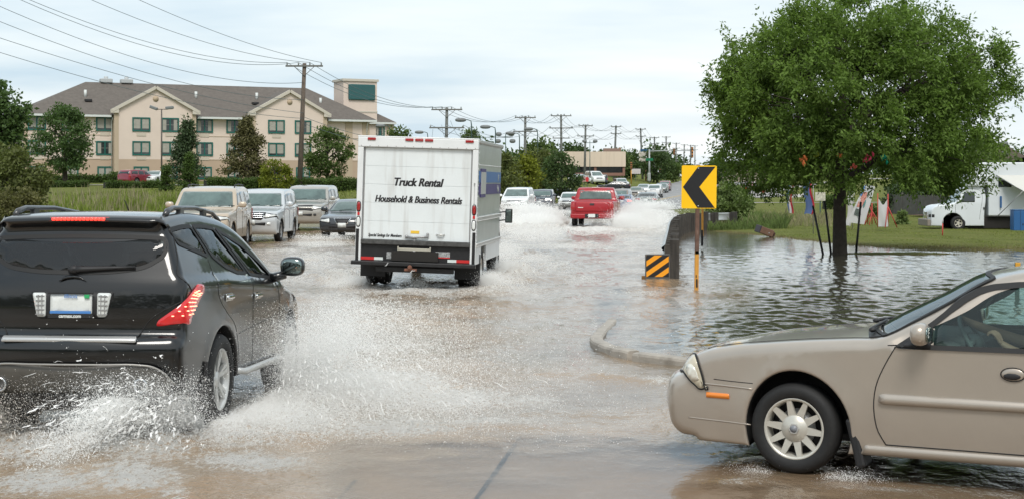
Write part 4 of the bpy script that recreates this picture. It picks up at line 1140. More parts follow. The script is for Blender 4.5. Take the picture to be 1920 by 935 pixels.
# ------------------------------------------------------------------ vector noise in numpy
_perm = RNG.permutation(256); _perm = np.concatenate([_perm, _perm, _perm])
_ang = RNG.random(256) * 2 * PI; _grad = np.stack([np.cos(_ang), np.sin(_ang)], 1)
def pn(x, y):
    xi = np.floor(x).astype(int); yi = np.floor(y).astype(int); xf = x - xi; yf = y - yi
    u = xf * xf * xf * (xf * (xf * 6 - 15) + 10); v = yf * yf * yf * (yf * (yf * 6 - 15) + 10)
    def g(a, b, dx, dy):
        h = _perm[(_perm[(xi + a) & 255] + yi + b) & 255]; return _grad[h, 0] * dx + _grad[h, 1] * dy
    return (g(0, 0, xf, yf) * (1 - u) + g(1, 0, xf - 1, yf) * u) * (1 - v) + (g(0, 1, xf, yf - 1) * (1 - u) + g(1, 1, xf - 1, yf - 1) * u) * v
def fbm(x, y, o=4, lac=2.1, gain=.5):
    s = 0; a = 1
    for k in range(o): s = s + a * pn(x + 17.3 * k, y - 9.1 * k); x = x * lac; y = y * lac; a *= gain
    return s

# ------------------------------------------------------------------ terrain
_RC = [(-60, -14.25), (0, -8.1), (60, -1.95), (95, 1.65), (110, 3.3), (125, 5.6), (141, 8.7), (158, 12.3), (175, 16.), (207, 23.), (235, 29.), (300, 40.), (400, 56.), (600, 86.), (1500, 200.)]
def road_c(Y):
    Y = np.asarray(Y, float); return np.interp(Y, [a for a, _ in _RC], [b for _, b in _RC])
ZR = [(-60, -.05), (14, -.06), (20, -.12), (100, -.12), (112, -.03), (118, .03), (128, -.2), (140, -.42), (158, -.3), (175, -.05), (207, .36), (235, .8), (400, 3.6), (600, 5.2), (1500, 7.5)]
SHORE = [(-5, 80), (6, 74), (8, 68), (9.0, 62), (9.7, 59), (10.2, 55), (10.9, 50.5), (11.8, 47), (12.4, 46), (15, 45.4), (40, 44.5), (120, 40)]
ZB = [(-200, -.6), (-30, -.3), (-3, -.10), (0, 0), (8, .05), (14, .07), (25, .1), (40, .2), (70, .35), (90, .45), (140, 1.5), (200, 2.4), (340, 4.2), (560, 5.6), (1500, 8.0)]
ZL = [(-60, -.05), (30, .2), (60, .9), (100, 1.25), (130, 1.5), (180, 2.3), (300, 3.4), (600, 5.8), (1500, 8.0)]
def _ip(x, tab): return np.interp(x, [a for a, _ in tab], [b for _, b in tab])
def _ss(x): x = np.clip(x, 0, 1); return x * x * (3 - 2 * x)
def terr(X, Y):
    X = np.asarray(X, float); Y = np.asarray(Y, float)
    q = X - road_c(Y); zr = _ip(Y, ZR)
    zright = _ip(Y - _ip(X, SHORE), ZB)
    # islet at the foot of the shade tree
    zright = np.maximum(zright, -.12 + .165 * np.exp(-(((X - 11.0) / 2.3) ** 2 + ((Y - 44.3) / 1.1) ** 2) ** 2))
    # ground inside the kerbed corner
    isl = _ss((Y - 15.5) / 2) * _ss((40 - Y) / 6)
    zright = np.where(Y < 40, np.maximum(zright, -.07 * isl - .3 * (1 - isl)), zright)
    zleft = _ip(Y, ZL)
    far = _ss((Y - 120) / 60)
    r_edge = 7.6 + 3 * far
    wr = _ss((q - r_edge) / (2.5 + 14 * far)); wl = _ss((-q - 10.2) / (5 + 10 * far))
    near = _ss((15.5 - Y) / 1.0)                      # crossing street in front
    wr = wr * (1 - near)
    z = zr * (1 - wr) * (1 - wl) + zright * wr + zleft * wl
    z = z + .02 * fbm(X * .35, Y * .35, 3) * np.clip(np.maximum(wr, wl), 0, 1) * _ss((np.abs(z) - .02) / .1)
    return z
def tz(x, y): return float(terr(np.array([x]), np.array([y]))[0])

def ground_material():
    m = bpy.data.materials.new('grass_ground'); m.use_nodes = True; nt = m.node_tree; b = nt.nodes['Principled BSDF']; L = nt.links.new
    tc = nt.nodes.new('ShaderNodeTexCoord')
    def noise_(s, d=6, sc=None):
        n = nt.nodes.new('ShaderNodeTexNoise'); n.inputs['Scale'].default_value = s; n.inputs['Detail'].default_value = d; n.inputs['Roughness'].default_value = .65
        if sc: mp = nt.nodes.new('ShaderNodeMapping'); mp.inputs['Scale'].default_value = sc; L(tc.outputs['Object'], mp.inputs[0]); L(mp.outputs[0], n.inputs[0])
        else: L(tc.outputs['Object'], n.inputs[0])
        return n.outputs['Fac']
    def ramp(f, st):
        r = nt.nodes.new('ShaderNodeValToRGB'); L(f, r.inputs[0]); e = r.color_ramp.elements
        while len(e) < len(st): e.new(.5)
        for q, (p, c) in zip(e, st): q.position = p; q.color = (*c, 1)
        return r.outputs[0]
    g = ramp(noise_(.6), [(.25, (.105, .125, .030)), (.5, (.145, .165, .042)), (.75, (.20, .19, .065))])
    f = ramp(noise_(9), [(.3, (.55, .55, .55)), (.7, (1.25, 1.25, 1.2))])
    mx = nt.nodes.new('ShaderNodeMix'); mx.data_type = 'RGBA'; mx.blend_type = 'MULTIPLY'; mx.inputs[0].default_value = 1; L(g, mx.inputs[6]); L(f, mx.inputs[7])
    # bare wet soil close to the water line (a height the flood has soaked)
    sep = nt.nodes.new('ShaderNodeSeparateXYZ'); L(tc.outputs['Object'], sep.inputs[0])
    mr = nt.nodes.new('ShaderNodeMapRange'); mr.inputs[1].default_value = .01; mr.inputs[2].default_value = .035; mr.inputs[3].default_value = 1; mr.inputs[4].default_value = 0; L(sep.outputs['Z'], mr.inputs[0])
    n2 = nt.nodes.new('ShaderNodeMath'); n2.operation = 'MULTIPLY'; L(mr.outputs[0], n2.inputs[0]); L(noise_(1.1), n2.inputs[1])
    m2 = nt.nodes.new('ShaderNodeMix'); m2.data_type = 'RGBA'; L(n2.outputs[0], m2.inputs[0]); L(mx.outputs[2], m2.inputs[6]); m2.inputs[7].default_value = (.11, .075, .04, 1)
    L(m2.outputs[2], b.inputs['Base Color']); b.inputs['Roughness'].default_value = .95; b.inputs['Specular IOR Level'].default_value = .1
    bp = nt.nodes.new('ShaderNodeBump'); bp.inputs['Strength'].default_value = .9; bp.inputs['Distance'].default_value = .12; L(noise_(14, 4), bp.inputs['Height']); L(bp.outputs[0], b.inputs['Normal'])
    return m

def sheet(name, xs, ys, zf, mat, follow=True, keep=None):
    Xg, Yg = np.meshgrid(xs, ys)
    if follow: Xg = Xg + road_c(Yg)
    Z = zf(Xg, Yg); ny, nx = Xg.shape
    V = np.stack([Xg.ravel(), Yg.ravel(), Z.ravel()], 1)
    i = (np.arange(ny - 1)[:, None] * nx + np.arange(nx - 1)[None, :]).ravel()
    F = np.stack([i, i + 1, i + nx + 1, i + nx], 1)
    if keep is not None: F = F[keep(V[F].mean(1))]
    return mesh_np(name, V, F, mat, smooth=True)

def geo(a, b, n, p=2.0): t = np.linspace(0, 1, n); return a + (b - a) * t ** p
gx = np.concatenate([-geo(60, 900, 26)[::-1], np.linspace(-58, 58, 180), geo(60, 900, 26)])
gy = np.concatenate([np.linspace(-40, 6, 10), np.linspace(7, 130, 240), np.linspace(132, 400, 90), geo(410, 1600, 24)])
tag(sheet('ground', gx, gy, lambda X, Y: terr(X, Y) - .004, ground_material()), kind='structure')

# ------------------------------------------------------------------ road
m_conc = M('wet_concrete', (.36, .285, .215), .2, nz=(.8, .18), bump=(45, .25, .006), streak=((.31, .24, .175), (.5, .5, .5), .45, .7))
m_asph = M('damp_road', (.20, .19, .18), .5, nz=(.25, .16), bump=(30, .3, .01), streak=((.27, .255, .24), (.9, .05, 1), .5, .65))
rx = np.linspace(-9.6, 7.4, 40)
tag(sheet('road', rx, np.concatenate([np.linspace(15, 130, 120), np.linspace(132, 420, 70), geo(430, 1500, 12)]), lambda X, Y: _ip(Y, ZR) + .004, m_asph), kind='structure')
tag(sheet('crossing_street', np.linspace(-60, 60, 120), np.linspace(-30, 16.2, 60), lambda X, Y: np.full_like(X, -.02), m_conc, follow=False,
    keep=lambda C: (C[:, 1] < 15.6) | (C[:, 0] < 1.2)), kind='structure')
# painted lines on the dry stretch
def stripe(name, q0, q1, y0, y1, mat, dash=None):
    mb = MB(); y = y0
    while y < y1:
        ye = min(y1, y + (dash[0] if dash else 12)); ys_ = np.linspace(y, ye, 5)
        r = [[(float(road_c(v)) + qq, v, float(_ip(v, ZR)) + .009) for qq in (q0, q1)] for v in ys_]
        mb.grid(r); y = ye + (dash[1] if dash else 0)
    return tag(mb.build(name, mat), kind='structure')
m_yel = M('road_yellow', (.5, .32, .05), .6, nz=(3, .3)); m_wht = M('road_white', (.55, .55, .53), .6, nz=(3, .3))
stripe('road_centre_line', -.9, -.75, 118, 600, m_yel); stripe('road_centre_line', -.6, -.45, 118, 600, m_yel)
stripe('road_lane_line', 3.1, 3.25, 118, 600, m_wht, (3, 9)); stripe('road_lane_line', -5.0, -4.85, 118, 600, m_wht, (3, 9)); stripe('road_edge_line', 6.9, 7.05, 112, 600, m_wht)
# joints between the concrete slabs
def joint(p, q, w=.018):
    a, b = gp(*p, -.016), gp(*q, -.016); d = (b - a).normalized(); n = Vector((-d.y, d.x, 0)) * w
    mb = MB(); k = 24; rows = []
    for i in range(k + 1):
        c = a.lerp(b, i / k); j = .012 * noise.noise(c * 3); ww = 1 + .35 * noise.noise(c * 7); rows.append([c + n * ww + n * j * 30, c - n * ww + n * j * 30])
    mb.grid(rows); return tag(mb.build('pavement_joint', M('joint_tar', (.035, .03, .028), .6)), kind='structure')
joint((860, 980), (985, 805)); joint((620, 950), (668, 898), .014)
def strip_path(name, pts, w, mat, zoff=.02, kind='structure'):
    q = catmull(pts, False, 2.0); rows = []
    for i, p in enumerate(q):
        a = q[max(0, i - 1)]; b = q[min(len(q) - 1, i + 1)]; d = Vector((b.x - a.x, b.y - a.y, 0)).normalized(); n = Vector((-d.y, d.x, 0))
        rows.append([Vector((p.x, p.y, 0)) + n * w * t for t in (-.5, 0, .5)])
    for r in rows:
        for v in r: v.z = tz(v.x, v.y) + zoff
    mb = MB(); mb.grid(rows); return tag(mb.build(name, mat), kind=kind)
m_path = M('path_concrete', (.40, .37, .33), .8, nz=(1.5, .1))
# ------------------------------------------------------------------ kerb round the drowned corner
def kerb():
    m = M('kerb_concrete', (.33, .295, .25), .6, nz=(6, .25), bump=(30, .4, .01), streak=((.19, .165, .135), (5, 5, 5), .52, .78))
    pts = [(2.85, 33, -.06), (2.3, 29, -.035), (1.75, 25.5, -.006), (1.33, 22.4, .012), (1.07, 20.5, .04), (.98, 19.4, .07), (1.06, 18.5, .085), (1.32, 17.75, .09), (1.75, 17.1, .09), (2.4, 16.6, .09), (3.6, 16.25, .085), (8, 16.1, .08), (24, 16.0, .08)]
    q = catmull(pts, False, .12); cut = min(range(len(q)), key=lambda i: (q[i] - Vector((1.36, 17.7, .09))).length)
    for nm, seg in (('kerb', q[:cut]), ('kerb', q[cut + 0:])):
        rows = []
        for i, p in enumerate(seg):
            a = seg[max(0, i - 1)]; b = seg[min(len(seg) - 1, i + 1)]; d = Vector((b.x - a.x, b.y - a.y, 0)).normalized(); n = Vector((-d.y, d.x, 0))   # left of travel = inside the corner
            if i == 0 and seg is not q[:cut] and nm: pass
            sh = .012 * noise.noise(p * 3.1); sh2 = .01 * noise.noise(p * 5 + Vector((9, 3, 1)))
            prof = [(-.02 - sh, -.25), (0 - sh, p.z - .035 + sh2), (.012 - sh, p.z - .01 + sh2), (.04, p.z + sh2), (.15, p.z + sh2), (.17, p.z - .02), (.17, -.25)]
            e = .006 if (i in (0, len(seg) - 1)) else 0
            rows.append([Vector((p.x, p.y, 0)) + n * (o + (e if k in (0, 1, 2) else 0)) + Vector((0, 0, z - (e if z > 0 else 0))) for k, (o, z) in enumerate(prof)])
        mb = MB(); mb.grid(rows, 0, False); mb.f.append(tuple(range(7))); mb.mi.append(0); mb.sm.append(False); k0 = (len(rows) - 1) * 7; mb.f.append(tuple(k0 + k for k in range(7))); mb.mi.append(0); mb.sm.append(False)
        o = tag(mb.build(nm, m), kind='structure')
kerb()

# ------------------------------------------------------------------ water
def blobs(u, v, lst):
    o = np.zeros_like(u)
    for (a, b, s, t, k) in lst: o = np.maximum(o, k * np.exp(-(((u - a) / s) ** 2 + ((v - b) / t) ** 2)))
    return o
FOAM = [(575, 690, 70, 45, 1), (700, 725, 170, 42, 1), (850, 745, 150, 26, .85), (980, 752, 90, 16, .7), (430, 795, 150, 45, 1), (250, 830, 160, 50, .85), (60, 830, 120, 55, .85), (560, 790, 140, 34, 1), (250, 895, 120, 40, .88), (470, 862, 140, 24, .85), (740, 800, 170, 20, .9), (900, 788, 140, 13, .75), (90, 905, 160, 34, .82), (330, 930, 40, 30, .7),
        (640, 522, 55, 22, .85), (590, 485, 70, 22, .62), (560, 520, 60, 22, .55), (780, 543, 190, 15, .75), (960, 515, 62, 22, .95), (1040, 500, 70, 16, .6), (950, 470, 50, 26, .8), (940, 543, 130, 12, .62), (1090, 522, 70, 9, .48), (640, 560, 130, 20, .55), (860, 575, 160, 12, .42),
        (1000, 428, 75, 26, 1.1), (1110, 432, 80, 10, 1), (1205, 412, 60, 24, 1.1), (1090, 462, 130, 12, .62), (1000, 485, 60, 12, .66), (1190, 450, 60, 12, .5), (1240, 430, 30, 18, .6), (1040, 395, 100, 12, .6), (1120, 490, 120, 8, .42),
        (600, 457, 90, 9, .75), (545, 470, 60, 8, .55), (600, 500, 70, 30, .5), (640, 440, 60, 9, .6), (1190, 548, 80, 7, .5), (1330, 536, 110, 6, .42), (1110, 560, 110, 8, .38),
        (1150, 706, 110, 6, .55), (1235, 712, 45, 9, .75), (1040, 695, 50, 5, .4), (1115, 605, 14, 26, .5), (1425, 868, 45, 11, .62), (1545, 880, 40, 11, .62), (1395, 905, 60, 8, .5), (1650, 915, 160, 14, .34), (1000, 775, 200, 10, .45), (1180, 790, 120, 6, .36), (960, 812, 140, 6, .36)]
POND = [(1240, 425), (1285, 470), (1285, 505), (1395, 552), (1250, 600), (1175, 640), (1290, 690), (1400, 716), (2400, 740), (2400, 420)]
def poly_soft(u, v, poly, soft):
    A = np.array(poly, float); B = np.roll(A, -1, 0); ins = np.zeros(u.shape, bool); d = np.full(u.shape, 1e9)
    for a, b in zip(A, B):
        c = (a[1] > v) != (b[1] > v); xx = (b[0] - a[0]) * (v - a[1]) / (b[1] - a[1] + 1e-9) + a[0]; ins ^= c & (u < xx)
        ab = b - a; t = np.clip(((u - a[0]) * ab[0] + (v - a[1]) * ab[1]) / (ab @ ab), 0, 1); d = np.minimum(d, np.hypot(u - a[0] - ab[0] * t, v - a[1] - ab[1] * t))
    return np.clip(.5 + np.where(ins, d, -d) / soft, 0, 1)
def wave_h(X, Y, u, v, foam, pond, clear):
    D = Y
    rough = (1 - pond) * np.clip(.016 + .035 * np.exp(-((D - 30) / 14) ** 2) + .034 * np.exp(-((D - 60) / 20) ** 2), 0, .09) * (1 - .8 * clear)
    h = rough * fbm(X * .9 + 3, Y * .55, 4) * 1.7 + foam ** 1.5 * (.025 + .022 * _ss((D - 15) / 30)) * (fbm(X * 2.4, Y * 1.9 + 5, 4) + .35)
    pr = pond * (.014 * fbm(X * 1.5 + .3 * Y, Y * 1.0, 3) + .022 * fbm(X * 3.9, Y * 2.1 + 11, 2)) * np.clip((D - 15) / 7, .12, 1)
    pr = pr * (1 - .75 * _ss((D - 40) / 12))
    # low bow waves in the brown water
    bw = .035 * np.exp(-((v - (708 + 6 * np.sin(u / 60))) / 4.5) ** 2) * np.exp(-((u - 1160) / 110) ** 2)
    bw = bw + .018 * np.exp(-((v - 770 - .03 * (u - 1000)) / 7.) ** 2) * np.exp(-((u - 1050) / 220) ** 2) + .014 * np.exp(-((v - 800 - .02 * (u - 1000)) / 6.) ** 2) * np.exp(-((u - 950) / 300) ** 2)
    bw = bw + .05 * np.exp(-((v - 540) / 5.) ** 2) * np.exp(-((u - 1260) / 130) ** 2) + .03 * np.exp(-((v - 560 + .1 * (u - 1050)) / 5) ** 2) * np.exp(-((u - 1050) / 100) ** 2)
    bw = bw * (1 + .5 * fbm(X * 3, Y * 3, 3))
    md = blobs(u, v, [(600, 700, 60, 36, .16), (700, 735, 160, 24, .09), (430, 800, 130, 24, .07), (250, 822, 150, 30, .07), (60, 825, 90, 30, .07), (960, 513, 48, 16, .26), (640, 520, 50, 14, .14), (1000, 424, 75, 18, .30), (1208, 410, 50, 16, .24), (1110, 432, 80, 8, .12), (1000, 478, 60, 8, .10), (1040, 498, 60, 8, .08), (590, 486, 50, 9, .08)])
    md = md * np.clip(.55 + 1.1 * fbm(X * 3.5, Y * 2.6, 4), 0, 1.6)
    return h + pr + bw + md

def water_material():
    m = bpy.data.materials.new('flood_water'); m.use_nodes = True; nt = m.node_tree; nt.nodes.clear(); L = nt.links.new
    out = nt.nodes.new('ShaderNodeOutputMaterial'); tc = nt.nodes.new('ShaderNodeTexCoord')
    def attr(n): a = nt.nodes.new('ShaderNodeAttribute'); a.attribute_name = n; return a.outputs['Fac']
    foam, pond, clear = attr('foam'), attr('pond'), attr('clear')
    def nz(s, sc=(1, 1, 1), d=6, rough=.6, dist=0):
        mp = nt.nodes.new('ShaderNodeMapping'); mp.inputs['Scale'].default_value = sc; L(tc.outputs['Object'], mp.inputs[0])
        n = nt.nodes.new('ShaderNodeTexNoise'); n.inputs['Scale'].default_value = s; n.inputs['Detail'].default_value = d; n.inputs['Roughness'].default_value = rough; n.inputs['Distortion'].default_value = dist
        L(mp.outputs[0], n.inputs[0]); return n.outputs['Fac']
    def math_(op, a, b=None, c=None):
        n = nt.nodes.new('ShaderNodeMath'); n.operation = op
        for i, x in enumerate((a, b, c)):
            if x is None: continue
            if isinstance(x, (int, float)): n.inputs[i].default_value = x
            else: L(x, n.inputs[i])
        return n.outputs[0]
    def mr(x, a, b, c=0, d=1):
        n = nt.nodes.new('ShaderNodeMapRange'); n.interpolation_type = 'SMOOTHSTEP'; L(x, n.inputs[0])
        for i, q in enumerate((a, b, c, d)): n.inputs[i + 1].default_value = q
        return n.outputs[0]
    def mixc(f, a, b):
        n = nt.nodes.new('ShaderNodeMix'); n.data_type = 'RGBA'
        for i, x in ((0, f), (6, a), (7, b)):
            if isinstance(x, tuple): n.inputs[i].default_value = (*x, 1)
            elif isinstance(x, float): n.inputs[i].default_value = x
            else: L(x, n.inputs[i])
        return n.outputs[2]
    # body colour: brown silt, greyer where deeper and cleaner
    mud = mixc(mr(nz(.35), .35, .65), (.30, .208, .128), (.25, .19, .13))
    body = mixc(pond, mud, (.055, .052, .036))
    w = nt.nodes.new('ShaderNodeBsdfPrincipled'); L(body, w.inputs['Base Color']); w.inputs['Roughness'].default_value = .06; w.inputs['IOR'].default_value = 1.333
    h1 = nz(5.0, (1, .55, 1), 5); h2 = nz(22.0, (1, .6, 1), 3)
    hh = math_('ADD', math_('MULTIPLY', h1, .05), math_('MULTIPLY', h2, .008))
    bp = nt.nodes.new('ShaderNodeBump'); bp.inputs['Distance'].default_value = 1.0; L(hh, bp.inputs['Height'])
    L(math_('SUBTRACT', math_('SUBTRACT', .75, math_('MULTIPLY', pond, .58)), math_('MULTIPLY', clear, .62)), bp.inputs['Strength']); L(bp.outputs[0], w.inputs['Normal'])
    # shallow film: the slab shows through
    tr = nt.nodes.new('ShaderNodeBsdfTransparent'); tr.inputs[0].default_value = (.93, .89, .84, 1)
    gl = nt.nodes.new('ShaderNodeBsdfGlossy'); gl.inputs['Roughness'].default_value = .05; L(bp.outputs[0], gl.inputs['Normal'])
    fr = nt.nodes.new('ShaderNodeFresnel'); fr.inputs[0].default_value = 1.333; L(bp.outputs[0], fr.inputs['Normal'])
    film = nt.nodes.new('ShaderNodeMixShader'); L(fr.outputs[0], film.inputs[0]); L(tr.outputs[0], film.inputs[1]); L(gl.outputs[0], film.inputs[2])
    m1 = nt.nodes.new('ShaderNodeMixShader'); L(math_('MULTIPLY', clear, mr(nz(1.3, (.6, 1.2, 1)), .22, .55, .45, 1)), m1.inputs[0]); L(w.outputs[0], m1.inputs[1]); L(film.outputs[0], m1.inputs[2])
    # foam: lace that breaks up towards the edge of each churned patch
    fo = nt.nodes.new('ShaderNodeBsdfPrincipled'); L(mixc(nz(3.0), (.72, .68, .61), (.90, .88, .84)), fo.inputs['Base Color']); fo.inputs['Roughness'].default_value = .7
    b2 = nt.nodes.new('ShaderNodeBump'); b2.inputs['Distance'].default_value = .16; b2.inputs['Strength'].default_value = .9
    lace = nz(9.0, (1, .55, 1), 10, .80, .5); lace2 = nz(1.6, (1, .6, 1), 6, .6, .3)
    L(lace, b2.inputs['Height']); L(b2.outputs[0], fo.inputs['Normal'])
    t = math_('ADD', math_('ADD', lace, math_('MULTIPLY', lace2, .35)), math_('MULTIPLY', math_('SUBTRACT', foam, .5), .40))
    f = math_('MULTIPLY', mr(t, .585, .70), mr(foam, .10, .40))
    f = math_('MULTIPLY', f, mr(math_('ADD', nz(27, (1, .6, 1), 4, .6, .8), math_('MULTIPLY', math_('SUBTRACT', foam, .6), .30)), .40, .56, .12, 1))
    spk = mr(nz(16, (1, .5, 1), 4, .6), .66, .76, 0, .75)              # stray flecks of foam on the moving water
    f = math_('MAXIMUM', f, math_('MULTIPLY', spk, math_('MULTIPLY', mr(foam, .02, .3), 1.0)))
    m2 = nt.nodes.new('ShaderNodeMixShader'); L(f, m2.inputs[0]); L(m1.outputs[0], m2.inputs[1]); L(fo.outputs[0], m2.inputs[2])
    L(m2.outputs[0], out.inputs[0]); return m

def build_water():
    us = np.linspace(-420, 2340, 860)
    vs = np.concatenate([np.linspace(345 + 48.4, 520, 150), np.linspace(521, 760, 240), np.linspace(761, 1080, 260)])
    U, Vv = np.meshgrid(us, vs); D = CAMH * F_PX / (Vv - HY); X = (U - CX) * D / F_PX; Y = D
    foam = blobs(U, Vv, FOAM); pond = poly_soft(U, Vv, POND, 70)
    base = .20 * (1 - pond) * _ss((Vv - 400) / 40) * _ss((690 - Vv) / 120) * _ss((1330 - U) / 90)
    foam = np.maximum(foam, base * (.8 + .5 * fbm(X * .5, Y * .25, 3)))
    clear = _ss((Vv - 800 + 25 * fbm(X * 2, Y * 2, 3)) / 60) * _ss((U - 560 - 40 * fbm(X, Y, 2)) / 160) * (1 - .35 * _ss((U - 1320) / 160))
    clear = np.maximum(clear, .45 * blobs(U, Vv, [(1120, 745, 170, 26, 1), (1050, 660, 80, 30, .6)])); clear = clear * (1 - np.clip(foam, 0, 1))
    clear = np.maximum(clear, .95 * blobs(U, Vv, [(1138, 598, 24, 52, 1.), (1120, 650, 26, 16, 1), (1160, 560, 18, 26, 1)]))
    Z = wave_h(X, Y, U, Vv, foam, pond, clear)
    ny, nx = U.shape; V = np.stack([X.ravel(), Y.ravel(), Z.ravel()], 1)
    i = (np.arange(ny - 1)[:, None] * nx + np.arange(nx - 1)[None, :]).ravel(); Fc = np.stack([i, i + nx, i + nx + 1, i + 1], 1)
    o = mesh_np('flood_water', V, Fc, water_material(), smooth=True)
    for n, a in (('foam', foam), ('pond', pond), ('clear', clear)):
        at = o.data.attributes.new(n, 'FLOAT', 'POINT'); at.data.foreach_set('value', a.ravel().astype(np.float32))
    return tag(o, kind='structure')
build_water()

# ------------------------------------------------------------------ sky, sun, camera
SUN_EL, SUN_AZ = math.radians(52), math.radians(178)     # azimuth from +Y towards +X; the light comes from high behind the camera
def world():
    w = bpy.data.worlds.new('World'); SC.world = w; w.use_nodes = True; nt = w.node_tree; nt.nodes.clear(); L = nt.links.new
    out = nt.nodes.new('ShaderNodeOutputWorld')
    sky = nt.nodes.new('ShaderNodeTexSky'); sky.sky_type = 'NISHITA'; sky.sun_disc = False; sky.sun_elevation = SUN_EL; sky.sun_rotation = SUN_AZ; sky.air_density = 1.2; sky.dust_density = 3
    bg = nt.nodes.new('ShaderNodeBackground'); bg.inputs[1].default_value = .1; L(sky.outputs[0], bg.inputs[0])
    tc = nt.nodes.new('ShaderNodeTexCoord'); sep = nt.nodes.new('ShaderNodeSeparateXYZ'); L(tc.outputs['Generated'], sep.inputs[0])
    def mt(op, a, b):
        n = nt.nodes.new('ShaderNodeMath'); n.operation = op
        for i, x in enumerate((a, b)):
            if isinstance(x, (int, float)): n.inputs[i].default_value = x
            else: L(x, n.inputs[i])
        return n.outputs[0]
    z = mt('ADD', mt('MAXIMUM', sep.outputs['Z'], 0.0), .10)
    cb = nt.nodes.new('ShaderNodeCombineXYZ'); L(mt('DIVIDE', sep.outputs['X'], z), cb.inputs[0]); L(mt('DIVIDE', sep.outputs['Y'], z), cb.inputs[1])
    def nz(s, sc, d, off):
        mp = nt.nodes.new('ShaderNodeMapping'); mp.inputs['Scale'].default_value = sc; mp.inputs['Location'].default_value = off; L(cb.outputs[0], mp.inputs[0])
        n = nt.nodes.new('ShaderNodeTexNoise'); n.inputs['Scale'].default_value = s; n.inputs['Detail'].default_value = d; n.inputs['Roughness'].default_value = .5; L(mp.outputs[0], n.inputs[0]); return n.outputs['Fac']
    f = mt('ADD', mt('MULTIPLY', nz(.42, (.75, .8, 1), 6, (2.3, 1.1, 0)), .75), mt('MULTIPLY', nz(1.3, (.6, 1., 1), 6, (5, 3, 0)), .25))
    r = nt.nodes.new('ShaderNodeValToRGB'); L(f, r.inputs[0]); e = r.color_ramp.elements
    e[0].position = .38; e[0].color = (.43, .555, .655, 1); e[1].position = .62; e[1].color = (.80, .83, .835, 1); k = e.new(.5); k.color = (.65, .72, .755, 1)
    b2 = nt.nodes.new('ShaderNodeBackground'); L(r.outputs[0], b2.inputs[0]); b2.inputs[1].default_value = .80
    mx = nt.nodes.new('ShaderNodeMixShader'); mx.inputs[0].default_value = .88; L(bg.outputs[0], mx.inputs[1]); L(b2.outputs[0], mx.inputs[2]); L(mx.outputs[0], out.inputs[0])
world()
sl = bpy.data.lights.new('sun', 'SUN'); sl.energy = 1.5; sl.angle = math.radians(22); sl.color = (1, .96, .9)
so = bpy.data.objects.new('sun', sl); COL.objects.link(so)
sd = Vector((math.sin(SUN_AZ) * math.cos(SUN_EL), math.cos(SUN_AZ) * math.cos(SUN_EL), math.sin(SUN_EL)))
so.rotation_euler = sd.to_track_quat('Z', 'Y').to_euler(); so.location = sd * 50
cam = bpy.data.cameras.new('camera'); co = bpy.data.objects.new('camera', cam); COL.objects.link(co)
co.location = (0, 0, CAMH); co.rotation_euler = (PI / 2, 0, 0); cam.sensor_width = 36; cam.lens = F_PX / 1920 * 36; cam.shift_y = -(467.5 - HY) / 1920
cam.clip_start = .1; cam.clip_end = 5000; SC.camera = co
SC.view_settings.view_transform = 'Standard'; SC.view_settings.look = 'None'; SC.view_settings.gamma = 1; SC.view_settings.exposure = 0.8
SC.cycles.max_bounces = 10; SC.cycles.diffuse_bounces = 8; SC.cycles.transparent_max_bounces = 24; SC.cycles.use_denoising = True
# ------------------------------------------------------------------ trees and plants
def leafmat(name, col, t=.35, isl=.35): return M(name, col, .6, spec=.2, nz=(.9, .30), island=isl, translucent=t)
m_bark = M('bark', (.045, .036, .028), .95, nz=(5, .4), bump=(14, .9, .03))
m_barkb = M('bark_brown', (.075, .055, .04), .95, nz=(5, .4))

def leaves(P, Nrm, size, wid, droop=.25, rng=RNG):
    """diamond leaves at points P with rough outward normals Nrm"""
    n = len(P)
    d = rng.normal(size=(n, 3)); d += Nrm * .6; d[:, 2] -= droop; d /= np.linalg.norm(d, axis=1)[:, None]
    q = rng.normal(size=(n, 3)) * .8 + np.array([0, 0, .6]); s = np.cross(d, q); s /= np.linalg.norm(s, axis=1)[:, None] + 1e-9
    L = size * rng.uniform(.65, 1.25, n)[:, None]; w = wid * rng.uniform(.7, 1.2, n)[:, None]
    a = P; b = P + d * L * .45 + s * w; c = P + d * L; e = P + d * L * .45 - s * w
    V = np.stack([a, b, c, e], 1).reshape(-1, 3); F = np.arange(4 * n).reshape(n, 4)
    return V, F

def crown_points(n, clumps, env, clump_r, rng, inner=.45):
    """env(dir)->radius scale vector; returns positions and outward normals gathered in clumps"""
    cs = []; 
    while len(cs) < clumps:
        d = rng.normal(size=3); d /= np.linalg.norm(d)
        r = rng.uniform(inner, 1.0) ** .6
        c = env(d, r)
        if c is not None: cs.append((c, d))
    C = np.array([c for c, _ in cs]); Dn = np.array([d for _, d in cs])
    w = rng.uniform(.5, 1.5, clumps); k = rng.choice(clumps, n, p=w / w.sum())
    off = rng.normal(size=(n, 3)); off /= np.linalg.norm(off, axis=1)[:, None]; off *= (rng.random(n) ** .45)[:, None]
    rr = (clump_r * rng.uniform(.6, 1.35, clumps))[k][:, None]
    off *= rr * np.array([1, 1, .72])
    N = Dn[k] * .5 + off / (rr + 1e-6)
    return C[k] + off, N, C

